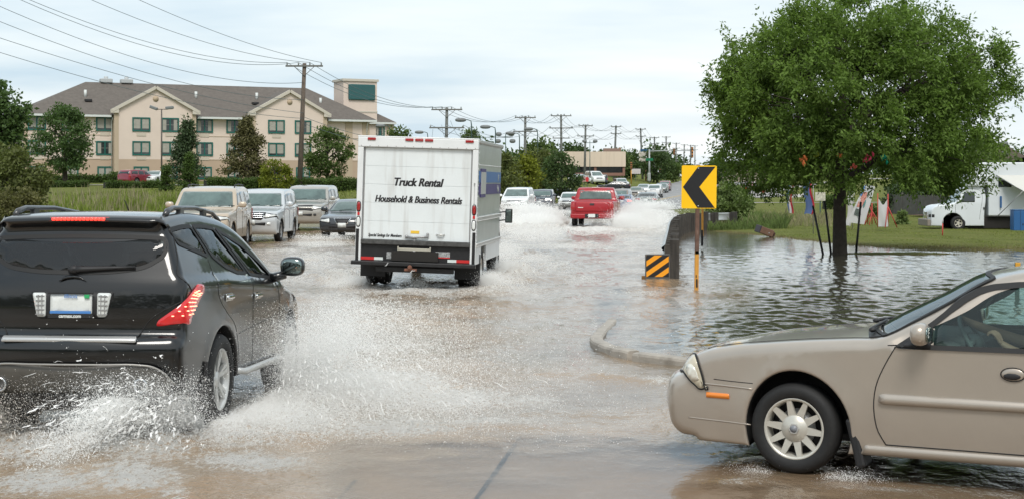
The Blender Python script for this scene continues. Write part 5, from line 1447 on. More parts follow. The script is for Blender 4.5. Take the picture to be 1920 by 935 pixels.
def tree(name, label, loc, h, rx, trunk_r, mat, n=4000, leaf=.3, clumps=70, clump_r=.7, shape='oval', base=.22, group=None, cat='tree', bark=None, ry=None, seed=0, limbs=9, lean=0., inner=.45, droop=.25, crown_off=0.):
    rng = np.random.default_rng(1000 + seed); ry = ry or rx
    root = empty(name, loc, 0, label, cat, group)
    zc = h * (base + 1) / 2; rz = h * (1 - base) / 2
    ph = rng.uniform(0, 6, 6)
    def env(d, r):
        wob = 1 + .13 * math.sin(3 * math.atan2(d[1], d[0]) + ph[0]) + .1 * math.sin(5 * d[2] + ph[1]) + .08 * math.sin(7 * d[0] + ph[2])
        p = np.array([d[0] * rx * wob, d[1] * ry * wob, d[2] * rz]) * r
        if shape == 'cone':
            t = (p[2] + rz) / (2 * rz); f = max(.02, (1 - t)) ** .8 * 1.35 * (1 + .12 * math.sin(t * 26 + ph[3])); hyp = math.hypot(d[0], d[1]) + 1e-6
            u = rng.uniform(.35, 1)
            p[0] = d[0] / hyp * rx * f * u * .85; p[1] = d[1] / hyp * ry * f * u * .85
        elif shape == 'egg':
            t = (p[2] + rz) / (2 * rz); f = 1.18 - .55 * t; p[0] *= f; p[1] *= f
        p[2] += zc; p[0] += crown_off
        return p
    P, N, C = crown_points(n, clumps, env, clump_r, rng, inner)
    V, F = leaves(P, N, leaf, leaf * .28, droop, rng)
    tr = MB(); top = h * (.62 if shape != 'cone' else .92)
    k = 7; pts = [Vector((lean * (i / k) ** 1.5 + .06 * trunk_r * math.sin(i * 2.1), .05 * math.cos(i * 1.7) * trunk_r, -.25 + (top + .25) * i / k)) for i in range(k + 1)]
    tr.tube(pts, [trunk_r * (1.35 if i == 0 else 1) * (1 - .75 * i / k) + .01 for i in range(k + 1)], 9)
    order = rng.permutation(len(C))[:limbs]
    for i in order:
        c = Vector(C[i]); z0 = max(h * base * .8, min(top * .9, c.z - .45 * math.hypot(c.x, c.y) - .1)); t = (z0 + .25) / (top + .25) * k; j = int(min(k - 1, t)); s = pts[j].lerp(pts[j + 1], t - j)
        mid = s.lerp(c, .5) + Vector((0, 0, .12 * (c - s).length)); r0 = trunk_r * .38
        tr.tube([s, mid, c], [r0, r0 * .55, r0 * .2], 5)
    tr.build('trunk', bark or m_bark, root, fixn=False)
    mesh_np('crown', V, F, mat, root)
    return root

L_ash = leafmat('ash_leaves', (.125, .195, .042), .42); L_maple = leafmat('maple_leaves', (0.075, 0.123, 0.041)); L_con = leafmat('conifer_needles', (0.058, 0.087, 0.041), .15)
L_conb = leafmat('bronze_conifer_needles', (0.102, 0.096, 0.041), .15); L_lime = leafmat('lime_leaves', (.155, .175, .022)); L_dark = leafmat('dark_leaves', (0.061, 0.096, 0.035)); L_mid = leafmat('mid_leaves', (0.090, 0.131, 0.041))
L_olive = leafmat('olive_leaves', (.115, .135, .045)); L_hedge = leafmat('hedge_leaves', (0.072, 0.113, 0.030)); L_pale = leafmat('pale_leaves', (0.145, 0.196, 0.068)); L_brown = leafmat('brownish_leaves', (.125, .125, .05))

# the big shade tree on the drowned verge: forked limbs and leaf sprays in clumps
def shade_tree():
    rng = np.random.default_rng(41); loc = Vector((9.39, 44.3, 0))
    root = empty('shade_tree', loc, 0, 'broad leafy shade tree standing in the edge of the floodwater with three black stakes', 'tree')
    cx, cz, rx, ry, rz = .42, 4.33, 4.15, 3.9, 2.95
    C = []; Dn = []
    while len(C) < 640:
        d = rng.normal(size=3); d /= np.linalg.norm(d); r = rng.uniform(.30, 1.0) ** .5
        az = math.atan2(d[1], d[0]); wob = 1 + .05 * math.sin(3 * az + 1.1) + .035 * math.sin(6 * az + d[2] * 4) + .045 * math.sin(5 * d[2] + 2 * az)
        fl_ = max(.25, math.hypot(d[0], d[1])) ** (-.5 if d[2] < 0 else -.12)
        p = np.array([cx + d[0] * rx * wob * r * fl_, d[1] * ry * wob * r * fl_, cz + d[2] * rz * wob * r])
        hr = math.hypot(p[0] - cx, p[1]) / rx
        if d[2] < 0: p[2] = max(p[2], 2.6 - 1.0 * hr ** 2 + .35 * math.sin(4 * az + .5) * hr - (.35 if d[0] > .3 else 0))
        if p[2] < 2.85 and hr < .46: continue
        C.append(p); Dn.append(d)
    C = np.array(C); Dn = np.array(Dn); n = 150000
    w = rng.uniform(.4, 1.5, len(C)); k = rng.choice(len(C), n, p=w / w.sum())
    rr = rng.uniform(.30, .62, len(C))[k][:, None]
    off = rng.normal(size=(n, 3)); off /= np.linalg.norm(off, axis=1)[:, None]; off *= (rng.random(n) ** .5)[:, None] * rr * np.array([1, 1, .7])
    # sprays: pull leaves of a clump on to a few short twigs
    tw = rng.normal(size=(len(C), 7, 3)) + Dn[:, None, :] * .9; tw /= np.linalg.norm(tw, axis=2)[:, :, None]
    j = rng.integers(0, 7, n); tt = rng.random(n)[:, None]; spray = tw[k, j] * tt * rr * 1.35 + rng.normal(size=(n, 3)) * .055
    mask = (rng.random(n) < .72)[:, None]; off = np.where(mask, spray, off)
    V, F = leaves(C[k] + off, Dn[k] * .4 + off / rr, .135, .027, .35, rng)
    tr = MB()
    trunk = [(0, 0, -.3), (0, 0, .1), (-.01, 0, .9), (.0, .0, 1.6), (.02, .0, 2.15), (.03, .02, 2.9), (.05, 0, 3.8), (.1, 0, 4.9), (.18, .05, 5.9), (.25, 0, 6.6)]
    tr.tube(trunk, [.26, .21, .185, .175, .17, .145, .115, .085, .055, .025], 14)
    limbs = []
    for (z0, ex, ey, ez, r) in ((2.0, -1.5, .3, 3.2, .10), (2.05, 1.35, -.2, 3.0, .11), (2.4, -.7, -1.4, 3.9, .09), (2.7, .9, 1.5, 4.2, .09), (3.0, -1.7, .8, 4.8, .08), (3.2, 1.8, .2, 4.7, .085), (3.6, .3, -1.7, 5.3, .07), (4.0, -1.1, -.5, 5.9, .06), (4.3, 1.2, .8, 6.1, .06), (3.4, -.5, 1.8, 5.0, .07)):
        s = Vector((0.03, 0, z0)); e = Vector((ex, ey, ez)); m = s.lerp(e, .5) + Vector((0, 0, -.06 if ez - z0 < 1.5 else .1)); tr.tube([s, m, e], [r, r * .75, r * .5], 8); limbs.append((e, r * .5)); limbs.append((m, r * .7))
    for i in range(0, len(C), 2):
        c = Vector(C[i]); e, r = min(limbs, key=lambda q: (q[0] - c).length); m = e.lerp(c, .5) + Vector((0, 0, .1)); tr.tube([e, m, c], [min(r, .035), .02, .008], 4, cap=False)
    tr.build('trunk', m_bark, root, fixn=False); mesh_np('crown', V, F, L_ash, root)
    return root
shade_tree()

def place_tree(name, label, px, by, ty, hw, D, mat, **kw):
    X = (px - CX) * D / F_PX; s = D / F_PX; z0 = tz(X, D); ztop = CAMH + (HY - ty) * s; h = ztop - z0
    kw.setdefault('trunk_r', .03 * h + .05)
    return tree(name, label, (X, D, z0 - .05), h, hw * s, kw.pop('trunk_r'), mat, **kw)

place_tree('maple_tree', 'bushy deciduous tree with round crown before the hotel wall beside its first windows', 122, 345, 194, 54, 150, L_maple, n=9000, leaf=.30, clumps=120, clump_r=.75, base=.16, seed=1, shape='egg')
place_tree('conifer_tree', 'dark cone shaped conifer in front of the first hotel gable beside the twin lamp', 350, 345, 218, 33, 150, L_con, n=6500, leaf=.28, clumps=120, clump_r=.55, shape='cone', base=.06, seed=2)
place_tree('conifer_tree', 'broad bronze topped conifer between the two hotel gables', 463, 345, 220, 46, 148, L_conb, n=8000, leaf=.28, clumps=130, clump_r=.6, shape='cone', base=.05, seed=3)
place_tree('poplar_tree', 'airy young tree with upswept branches beside the tall wooden pole', 614, 345, 236, 42, 140, L_mid, n=4500, leaf=.30, clumps=60, clump_r=.62, base=.12, seed=4, limbs=16, droop=-.25)
place_tree('arborvitae', 'small narrow evergreen by the hotel lamp post, the shorter of a pair', 312, 350, 310, 13, 118, L_hedge, n=1500, leaf=.2, clumps=40, clump_r=.3, shape='cone', base=.02, seed=5, cat='evergreen')
place_tree('arborvitae', 'narrow evergreen before the dark conifer, the taller of a pair', 355, 350, 286, 16, 118, L_hedge, n=2000, leaf=.2, clumps=50, clump_r=.32, shape='cone', base=.02, seed=6, cat='evergreen')
place_tree('golden_shrub', 'yellow green shrub rising above the clipped hedge by the tall pole', 517, 360, 300, 30, 112, L_lime, n=3200, leaf=.2, clumps=60, clump_r=.42, base=.04, seed=7, cat='shrub')
place_tree('edge_tree', 'tall loose tree cut off by the picture edge beside the hotel', 2, 420, 150, 42, 54, L_maple, n=9000, leaf=.17, clumps=120, clump_r=.42, base=.25, seed=8, limbs=14)
place_tree('edge_shrub', 'olive brown bush spilling over the bank beside the black vehicle roof', 12, 420, 262, 66, 51, L_olive, n=14000, leaf=.14, clumps=150, clump_r=.36, base=.02, seed=9, cat='shrub', trunk_r=.06)
place_tree('bank_shrub', 'low brown bush at the foot of the roadside bank', 20, 430, 345, 62, 48, L_brown, n=7000, leaf=.12, clumps=90, clump_r=.3, base=.0, seed=10, cat='shrub', trunk_r=.05)
mid = [('street_tree', 'olive brown street tree just beyond the rental truck mirror', 938, 372, 285, 34, 135, L_olive, 11), ('street_tree', 'dark tree rising behind the truck cab corner', 905, 372, 262, 30, 150, L_dark, 12), ('street_tree', 'lime yellow tree in front of the dark row by the second lamp', 985, 355, 290, 26, 150, L_lime, 13),
       ('street_tree', 'round dark tree with a bare trunk left of the dense pair', 1016, 355, 276, 28, 165, L_olive, 14), ('street_tree', 'dense dark tree beside the beige store wall', 1052, 358, 280, 33, 160, L_dark, 15), ('street_tree', 'tall green tree behind the round dark one', 1010, 345, 262, 36, 200, L_mid, 16),
       ('street_tree', 'far green tree above the beige store roof line', 1082, 335, 272, 26, 290, L_dark, 17), ('street_tree', 'tree rising behind the red framed store end', 1160, 335, 284, 22, 310, L_mid, 18), ('street_tree', 'dark tree between store and blue pylon sign', 1182, 335, 288, 24, 320, L_dark, 19),
       ('street_tree', 'large dark tree behind the blue and white pylon sign', 1232, 335, 276, 26, 310, L_dark, 20), ('street_tree', 'small tree at the far end of the road', 1262, 335, 308, 20, 330, L_mid, 21), ('hotel_tree', 'tree top showing above the truck roof beside the hotel tower', 746, 345, 238, 22, 165, L_mid, 22),
       ('street_tree', 'slim tree growing round the curved lamp behind the truck', 880, 345, 242, 14, 170, L_mid, 23), ('street_tree', 'tree behind the white catering truck', 1842, 360, 262, 48, 120, L_mid, 24), ('street_tree', 'dark tree behind the catering truck cab', 1730, 370, 300, 45, 110, L_dark, 25), ('street_tree', 'distant tree beyond the shade tree by the cross road', 1345, 345, 300, 25, 300, L_dark, 26)]
for nm, lb, px, by, ty, hw, D, mt, sd_ in mid:
    place_tree(nm, lb, px, by, ty, hw, D, mt, n=3200 if D < 180 else 2000, leaf=.34 if D < 180 else .6, clumps=70, clump_r=.8 if D < 180 else 1.3, base=.1, seed=sd_, group='trees along the far side of the road')
place_tree('roadside_bush', 'bright feathery bush behind the yellow chevron sign', 1368, 415, 345, 45, 72, L_pale, n=9000, leaf=.17, clumps=110, clump_r=.34, base=.02, seed=30, cat='shrub', droop=-.5, trunk_r=.05)
place_tree('dark_shrub', 'dark rounded evergreen behind the red flag stands', 1688, 388, 338, 34, 92, L_con, n=3500, leaf=.2, clumps=60, clump_r=.4, base=.0, seed=31, cat='shrub', trunk_r=.06)
place_tree('small_conifer', 'little light green conifer on the lawn before the board fence', 1692, 424, 396, 13, 72, L_pale, n=1300, leaf=.13, clumps=36, clump_r=.16, shape='cone', base=.02, seed=32, cat='shrub', trunk_r=.03)
place_tree('small_conifer', 'short dark bush by the lone red stake', 1640, 395, 380, 14, 85, L_hedge, n=900, leaf=.14, clumps=26, clump_r=.2, base=.02, seed=33, cat='shrub', trunk_r=.03)
place_tree('hotel_shrub', 'clipped shrub by the hotel downpipe and red car', 215, 345, 322, 12, 168, L_hedge, n=900, leaf=.22, clumps=26, clump_r=.35, base=.0, seed=34, cat='shrub', trunk_r=.05)

# far woods that read as one mass along the skyline
def woods():
    rng = np.random.default_rng(5); Ps = []; Ns = []
    for px in np.arange(-250, 2300, 16):
        D = 520 + rng.uniform(-50, 60); X = (px - CX) * D / F_PX; h = rng.uniform(5, 10); z0 = tz(X, D)
        if abs(X - float(road_c(D))) < 14: continue
        for q in range(5):
            c = np.array([X + rng.normal() * 2, D + rng.normal() * 2, z0 + h * rng.uniform(.2, .9)]); o = rng.normal(size=(60, 3)) * np.array([1.7, 1.7, 1.3]); Ps.append(c + o); Ns.append(o)
    V, F = leaves(np.concatenate(Ps), np.concatenate(Ns), 1.5, .5, .1, rng)
    tag(mesh_np('distant_woods', V, F, L_dark), 'dark line of far woods along the skyline', 'woods', kind='stuff')
woods()
def woods_behind():  # tree belt added out of view, darkens what the car paint reflects
    rng = np.random.default_rng(15); Ps = []; Ns = []
    for k in range(70):
        X = -110 + k * 3.2 + rng.normal(); Y = -34 - .004 * X * X + rng.uniform(-8, 3); h = rng.uniform(6.5, 10)
        for q in range(8):
            c = np.array([X + rng.normal() * 1.6, Y + rng.normal() * 1.6, h * rng.uniform(.1, .9)]); o = rng.normal(size=(46, 3)) * np.array([1.3, 1.3, 1.1]); Ps.append(c + o); Ns.append(o)
    V, F = leaves(np.concatenate(Ps), np.concatenate(Ns), .95, .34, .1, rng)
    tag(mesh_np('unseen_tree_belt', V, F, L_dark), 'unseen belt of trees added behind the camera to darken reflections in the black paint', 'woods', kind='stuff')
woods_behind()

def hedge(name, label, p0, p1, w, h, mat, n, leaf=.14, seed=0, cat='hedge', group=None):
    rng = np.random.default_rng(seed + 70); a = np.array(p0, float); b = np.array(p1, float); L = np.linalg.norm(b - a); d = (b - a) / L; nn = np.array([-d[1], d[0]])
    t = rng.random(n) * L; f = rng.random(n); s = np.where(f < .62, -w / 2, np.where(f < .9, rng.uniform(-w / 2, w / 2, n), w / 2)); z = np.where((f >= .62) & (f < .9), h, rng.random(n) * h)
    s = s + rng.normal(size=n) * .06; z = z + rng.normal(size=n) * .07 + .06 * np.sin(t * 1.7)
    X = a[0] + d[0] * t + nn[0] * s; Y = a[1] + d[1] * t + nn[1] * s; z0 = terr(X, Y)
    N = np.stack([nn[0] * np.sign(s), nn[1] * np.sign(s), np.full(n, .3)], 1)
    V, F = leaves(np.stack([X, Y, z0 + np.maximum(.05, z)], 1), N, leaf, leaf * .33, .1, rng)
    root = empty(name, (0, 0, 0), 0, label, cat, group)
    mb = MB(); q = (a + b) / 2
    rows = []
    for k in range(12):
        c = a + (b - a) * (k / 11); zz = tz(c[0], c[1]); hh = h * .9
        rows.append([(c[0] + nn[0] * o * w * .42, c[1] + nn[1] * o * w * .42, zz + v) for o, v in ((-1, -.1), (-1, hh), (1, hh), (1, -.1))])
    mb.grid(rows, 0, False); mb.f += [(0, 1, 2, 3), (44, 45, 46, 47)]; mb.mi += [0, 0]; mb.sm += [False, False]
    mb.build('branches', M('hedge_twigs', (.02, .022, .012), .9), root)
    mesh_np('foliage', V, F, mat, root); return root
def hp(px, D): return ((px - CX) * D / F_PX, D)
hedge('clipped_hedge', 'long clipped hedge beyond the parked traffic below the hotel', hp(385, 114), hp(506, 116), 1.4, .95, L_hedge, 5000, seed=1)
hedge('clipped_hedge', 'clipped hedge end between golden shrub and rental truck', hp(540, 116), hp(675, 120), 1.4, .9, L_hedge, 5000, seed=2)
hedge('low_hedge', 'low dark shrub border at the hotel lawn edge below the red parked car', hp(196, 136), hp(300, 138), 1.6, .55, L_hedge, 2600, seed=3)
hedge('low_hedge', 'low dark shrub border under the round maple', hp(62, 140), hp(165, 142), 1.6, .5, L_hedge, 2400, seed=4)
hedge('foundation_shrubs', 'row of shrubs against the hotel wall foot', hp(60, 166), hp(235, 168), 1.6, .8, L_hedge, 3000, leaf=.2, seed=5)
hedge('lot_hedge', 'low green hedge round the store car park', hp(1072, 160), hp(1102, 172), 1.6, .8, L_pale, 1600, leaf=.2, seed=6)
hedge('lot_hedge', 'olive hedge beside the black car at the store', hp(1104, 178), hp(1130, 186), 1.6, .8, L_olive, 1400, leaf=.2, seed=7)
hedge('trimmed_hedge', 'small trimmed hedge behind the small sign and shade tree trunk', hp(1545, 104), hp(1572, 104), 1.2, .8, L_hedge, 1000, seed=8)

def blades(name, label, pts, hmin, hmax, wid, mat, lean=.35, seed=0, cat='grass', zoff=0.):
    rng = np.random.default_rng(seed + 300); n = len(pts); P = np.asarray(pts); z = terr(P[:, 0], P[:, 1]) + zoff - .02
    B = np.stack([P[:, 0], P[:, 1], z], 1); h = (rng.uniform(hmin, hmax, n) * np.clip(.75 + 1.1 * fbm(P[:, 0] * .55 + seed, P[:, 1] * .3, 3), .35, 1.35))[:, None]; a = rng.random(n) * 2 * PI; d = np.stack([np.cos(a), np.sin(a), np.zeros(n)], 1); s = np.stack([-np.sin(a), np.cos(a), np.zeros(n)], 1)
    l = rng.uniform(.05, lean, n)[:, None]; up = np.array([0, 0, 1.])
    m = B + up * h * .55 + d * h * l * .4; t = B + up * h + d * h * l
    V = np.stack([B - s * wid, B + s * wid, m + s * wid * .7, t, m - s * wid * .7], 1).reshape(-1, 3); F = np.arange(5 * n).reshape(n, 5)
    return tag(mesh_np(name, V, F, mat), label, cat, kind='stuff')
L_grass = leafmat('grass_blades', (.17, .20, .05), .3, .4); L_weed = leafmat('weed_blades', (.20, .25, .055), .35, .4); L_seed = leafmat('seed_heads', (.26, .24, .14), .2, .3); L_dry = leafmat('dry_grass', (.20, .17, .085), .2, .4)
def scat(n, x0, x1, y0, y1, seed, cond=None):
    rng = np.random.default_rng(seed); X = rng.uniform(x0, x1, n); Y = rng.uniform(y0, y1, n)
    if cond is not None: k = cond(X, Y); X, Y = X[k], Y[k]
    return np.stack([X, Y], 1)
sh = lambda X, Y: (Y - _ip(X, SHORE))
blades('lawn_grass', 'mown grass of the bank behind the flood', scat(60000, 7, 30, 44, 92, 1, lambda X, Y: (terr(X, Y) > .012) & (X - road_c(Y) > 8.2)), .02, .065, .012, L_grass, .6, 1)
blades('shore_grass', 'taller brownish grass along the water edge', scat(60000, 7, 30, 43, 72, 2, lambda X, Y: (terr(X, Y) > -.03) & (terr(X, Y) < .018) & (X - road_c(Y) > 7.6)), .03, .09, .010, L_dry, .6, 2)
def pxscat(n, u0, u1, d0, d1, seed):
    rng = np.random.default_rng(seed); D = rng.uniform(d0, d1, n); u = rng.uniform(u0, u1, n); return np.stack([(u - CX) * D / F_PX, D], 1)
blades('roadside_weeds', 'rank green weeds on the bank beside the queue of vehicles', pxscat(18000, 60, 345, 56, 76, 3), .2, .58, .02, L_weed, .5, 3)
blades('weed_seed_heads', 'pale seed heads standing above the bank weeds', pxscat(900, 80, 340, 56, 74, 4), .55, 1.0, .022, L_seed, .3, 4)
blades('bank_weeds', 'long weeds round the bush behind the chevron sign', pxscat(9000, 1325, 1475, 66, 80, 5), .2, .55, .014, L_pale, .8, 5)
blades('bank_weed_tops', 'straw coloured weed tops on the bank', pxscat(900, 1330, 1560, 68, 82, 6), .4, .75, .014, L_seed, .6, 6)
blades('far_verge_grass', 'rough grass of the far verge beyond the traffic', scat(30000, -30, 20, 100, 200, 7, lambda X, Y: (X - road_c(Y) < -10.5)), .1, .25, .04, L_grass, .6, 7)
blades('drowned_grass', 'grass tips poking out of the shallow water by the kerb', np.concatenate([scat(420, 1.9, 3.8, 17.4, 18.6, 8), scat(160, 1.5, 2.4, 18.2, 20.5, 9)]), .08, .16, .004, L_grass, .8, 8, zoff=.02)
# ------------------------------------------------------------------ hotel
def build_hotel():
    cream = M('stucco_cream', (.62, .52, .445), .85, nz=(.5, .05), bump=(20, .15, .01)); tan = M('stucco_tan', (.43, .325, .24), .85, nz=(.5, .06)); tan2 = M('stucco_quoin', (.43, .345, .25), .85)
    roof = M('shingle_roof', (.118, .102, .088), .9, nz=(2.2, .22), bump=(9, .5, .05)); fas = M('fascia_cream', (.50, .46, .39), .6); gut = M('gutter_white', (.58, .60, .58), .4)
    teal = M('window_teal', (.008, .105, .085), .45); pane = M('hotel_glass', (.035, .045, .045), .06, spec=.7, nz=(.7, .6)); cur = M('curtain', (.32, .31, .27), .9, nz=(3, .15)); grl = M('grille_beige', (.50, .44, .36), .7)
    B = 2.2; ang = math.radians(26.1)
    root = empty('hotel', (-54.4, 172, B), ang, 'three storey cream hotel with brown hipped roof, green window frames and twin gables', 'hotel')
    U, Dp, E = 41.0, 14.6, 7.65
    # walls: cream above, tan ground storey; the gabled bays stand 1 m proud
    w = MB(); w.box((U / 2, Dp / 2, (2.6 + E) / 2), (U, Dp, E - 2.6), 0); w.box((U / 2, Dp / 2, 1.05), (U, Dp, 3.1), 1)
    w.box((43.4, 10, (2.6 + E) / 2), (4.8, 9, E - 2.6), 0); w.box((43.4, 10, 1.05), (4.8, 9, 3.1), 1)
    wo = w.build('wall', [cream, tan], root)
    t = MB()
    for zz in (2.62, 5.35): t.box((U / 2, -.02, zz), (U, .05, .05))
    t.build('string_course', tan2, wo)
    bays = ((10.1, 19.0), (26.1, 35.0)); gz = 8.35; peak = 10.85
    for a, b in bays:
        m = (a + b) / 2; bb = MB()
        bb.prism([(a, 2.6), (b, 2.6), (b, gz), (m, peak - .12), (a, gz)], 'y', -1.0, .5, 0)
        bb.prism([(a, -.5), (b, -.5), (b, 2.6), (a, 2.6)], 'y', -1.0, .5, 1)
        for q in (a, b): bb.box((q, -.5, 4), (.5, 1.06, 8.4), 2)
        bo = bb.build('gable_bay', [cream, tan, tan2], root)
        f = MB()
        for s in (-1, 1):
            e = Vector((m + s * (b - a) / 2 * 1.12, 0, gz - .25)); p = Vector((m, 0, peak)); d = (e - p); L = d.length
            f.box((p + e) / 2 + Vector((0, -1.15, 0)), (L, .35, .34), 0, rot=Matrix.Rotation(-math.atan2(d.z, d.x), 3, 'Y'))
            f.box((e.x - s * .3, -1.1, gz - .30), (.9, .4, .42), 0)
        f.build('rake_board', fas, bo)
        r = MB(); hw = (b - a) / 2 * 1.1
        yb = 4.6
        for s in (-1, 1): r.add([(m, -1.3, peak + .16), (m + s * hw, -1.3, gz - .05), (m + s * hw, .8, gz - .05), (m, yb, peak + .16)], [(0, 1, 2, 3)])
        r.build('gable_roof', roof, bo)
        v = MB(); v.tube([(m, -1.06, 9.55), (m, -.98, 9.55)], .33, 20); v.build('round_vent', M('vent_tan', (.42, .33, .23), .8), bo)
    # hipped roof
    ov = .75; zr = E + 4.15; x0, x1, y0, y1 = -ov, U + ov, -ov, Dp + ov; rx0, rx1, ry = 8.2, U - 5.6, Dp / 2
    r = MB(); ze = E - .02
    r.add([(x0, y0, ze), (x1, y0, ze), (x1, y1, ze), (x0, y1, ze), (rx0, ry, zr), (rx1, ry, zr)], [(0, 1, 5, 4), (1, 2, 5), (2, 3, 4, 5), (3, 0, 4)])
    r.add([(40, 5, ze), (46.6, 5, ze), (46.6, 15.2, ze), (40, 15.2, ze), (42, 10, ze + 2.3), (43.6, 10, ze + 2.3)], [(0, 1, 5, 4), (1, 2, 5), (2, 3, 4, 5), (3, 0, 4)])
    ro = r.build('roof', roof, root)
    def gut_(*bx):
        g = MB()
        for c_, d_ in bx: g.box(c_, d_)
        g.build('gutter', gut, root)
    for a, b in ((-ov, 9.6), (19.5, 25.6), (35.5, U + ov)): gut_((((a + b) / 2, -ov, E - .16), (b - a, .12, .24)), (((a + b) / 2, -ov / 2 + .08, E - .26), (b - a, ov - .04, .06)))
    gut_(((-ov, Dp / 2 + .1, E - .16), (.12, Dp + 2 * ov, .24))); gut_(((U + ov, Dp / 2 + .1, E - .16), (.12, Dp + 2 * ov, .24))); gut_(((46.6, 10.1, E - .16), (.12, 10.2, .24))); gut_(((43.2, 5.0, E - .16), (6.6, .12, .24)))
    for x in (9.75, 19.3, 25.8, 35.4, 40.7): g = MB(); g.tube([(x, -.6, E - .3), (x, -.12, E - .8), (x, -.12, .2)], .06, 6); g.build('downpipe', gut, root)
    q = MB()
    for x in (38.4, 40.6, 46.0): q.box((x, -.03 if x < 41 else 5.45, 3.8), (.9, .1, 7.6))
    q.box((U, 2.5, 3.8), (.1, 1.0, 7.6)); q.box((.25, -.03, 3.8), (.5, .1, 7.6)); q.build('corner_strip', tan2, wo)
    # roof furniture
    for (x, y) in ((7.5, 3.6), (20.5, 3.9), (28.0, 4.0), (36.0, 3.6)):
        z = E + 4.15 * (y + ov) / (ry + ov) if 3 < x < 36 else E + 2
        v = MB(); v.cyl((x, y, z - .1), (x, y, z + .75), .16, n=10); v.build('vent_pipe', gut, ro)
    for (x, y) in ((7.6, 2.4), (27.4, 2.6)):
        z = E + 4.15 * (y + ov) / (ry + ov); v = MB(); v.box((x, y, z + .1), (.8, .6, .3), bev=.05); v.build('roof_cowl', m_black, ro)
    for x in (10.6, 13.0):
        v = MB(); v.box((x, ry, zr + .2), (1.4, 1, .5), bev=.08); v.cyl((x, ry, zr + .2), (x, ry, zr + .7), .25, n=10); v.build('rooftop_unit', M('unit_grey', (.4, .42, .42), .5), ro)
    # windows
    def window(u, z, w_, h, y, dark, ground, side=0):
        f = MB(); t = .15; yy = y
        f.box((0, -.05, h / 2 - t / 2), (w_, .1, t)); f.box((0, -.05, -h / 2 + t / 2), (w_, .1, t))
        for s in (-1, 1): f.box((s * (w_ / 2 - t / 2), -.05, 0), (t, .1, h - 2 * t))
        f.box((0, -.04, 0), (.13, .08, h - 2 * t))
        T = Matrix.Translation((u, yy, z)) if not side else Matrix.Translation((yy, u, z)) @ Matrix.Rotation(PI / 2, 4, 'Z')
        f.v = [tuple(T @ Vector(v)) for v in f.v]; fo = f.build('window', teal, wo)
        p = MB(); p.box((0, -.015, 0), (w_ - .2, .03, h - .2)); p.v = [tuple(T @ Vector(v)) for v in p.v]; p.build('pane', pane, fo)
        if not side:
            c = MB()
            spans = ((-.82, -.42), (.42, .82)) if dark else ((-.84, -.10), (.10, .84))
            for a, b in spans: c.box(((a + b) / 2 * w_ / 2, -.034, .1 if not dark else 0), ((b - a) * w_ / 2, .006, h - .5 if not dark else h - .4))
            c.box((0, -.04, 0), (w_ - .25, .012, .03))
            c.v = [tuple(T @ Vector(v)) for v in c.v]; c.build('curtain', cur, fo)
            if z > 2.5:
                k = MB(); k.box((u, yy - .03, z - h / 2 - .32), (1.05, .06, .38)); k.build('cooling_grille', grl, fo)
    for i, u in enumerate((1.5, 5.2, 9.0, 20.5, 24.1)):
        window(u, 6.58, 2.0, 1.6, 0, u in (20.5, 24.1), 0); window(u, 3.86, 2.0, 1.6, 0, u in (9.0, 20.5), 0); window(u, 1.05, 1.7, 1.45, 0, False, 1)
    for a, b in bays:
        m = (a + b) / 2
        for k, s in enumerate((-1, 1)):
            window(m + s * 1.65, 6.58, 2.05, 1.62, -1.0, s > 0, 0); window(m + s * 1.65, 3.86, 2.05, 1.62, -1.0, False, 0); window(m + s * 1.65, 1.05, 1.75, 1.45, -1.0, False, 1)
    for z in (6.6, 3.86): window(7.6, z, 1.3, 1.6, 45.8, True, 0, side=1); window(12.2, z, 1.3, 1.6, 45.8, True, 0, side=1); window(44.6, z, 1.2, 1.6, 5.5, True, 0)
    # sign tower
    tw = MB(); tx, ty, sx, sy = 41.9, 7.2, 4.5, 3.6; tz_ = 12.75
    tw.box((tx, ty, tz_ / 2), (sx, sy, tz_), 0); tw.box((tx, ty, tz_ + .12), (sx + .35, sy + .35, .3), 1); tw.box((tx, ty, 8.9), (sx + .12, sy + .12, .18), 1)
    to = tw.build('sign_tower', [cream, fas], root)
    s = MB(); s.box((tx + .15, ty - sy / 2 - .12, 11.35), (3.6, .26, 2.0), bev=.12); s.build('blank_sign_panel', M('sign_teal', (.003, .075, .075), .3, coat=.6), to)
build_hotel()
m_cars_lot = None
strip_path('hotel_drive', [(-62, 152), (-40, 152), (-24, 152), (-10, 150)], 3.2, m_path, .05)

def build_store():
    wall = M('store_beige', (.60, .50, .40), .85, streak=((.54, .45, .355), (1.6, 1.6, .2), .5, .7)); dk = M('shopfront_glass', (.03, .035, .04), .1, spec=.7, nz=(.6, .8)); red = M('brick_red', (.22, .12, .09), .85)
    D = 262; x0, x1 = (1070 - CX) * D / F_PX, (1171 - CX) * D / F_PX; z0 = 3.35
    root = empty('store', (x0, D, z0), 0, 'flat roofed beige store with a tall blank fascia behind parked vehicles', 'store')
    w = MB(); W_ = x1 - x0; w.box((W_ / 2 - 4, 5, 2.0), (W_ + 8, 10, 4.2)); wo = w.build('shopfront', dk, root)
    f = MB(); f.box((W_ / 2 - 4, 4.2, 2.8), (W_ + 8.2, 11, 2.55)); f.build('fascia', wall, root)
    f = MB(); f.box((W_ - .2, -.9, .8), (.4, .4, 1.6)); f.box((W_ * .45, -.9, .8), (.4, .4, 1.6)); f.box((W_ / 2 - 4, -.9, .25), (W_ + 8, .3, .5)); f.build('pier', red, root)
    f = MB(); f.box((W_ * .78, 3, 4.35), (2.8, 2, .7)); f.build('rooftop_unit', M('roof_unit_brown', (.25, .17, .13), .8), root)
build_store()
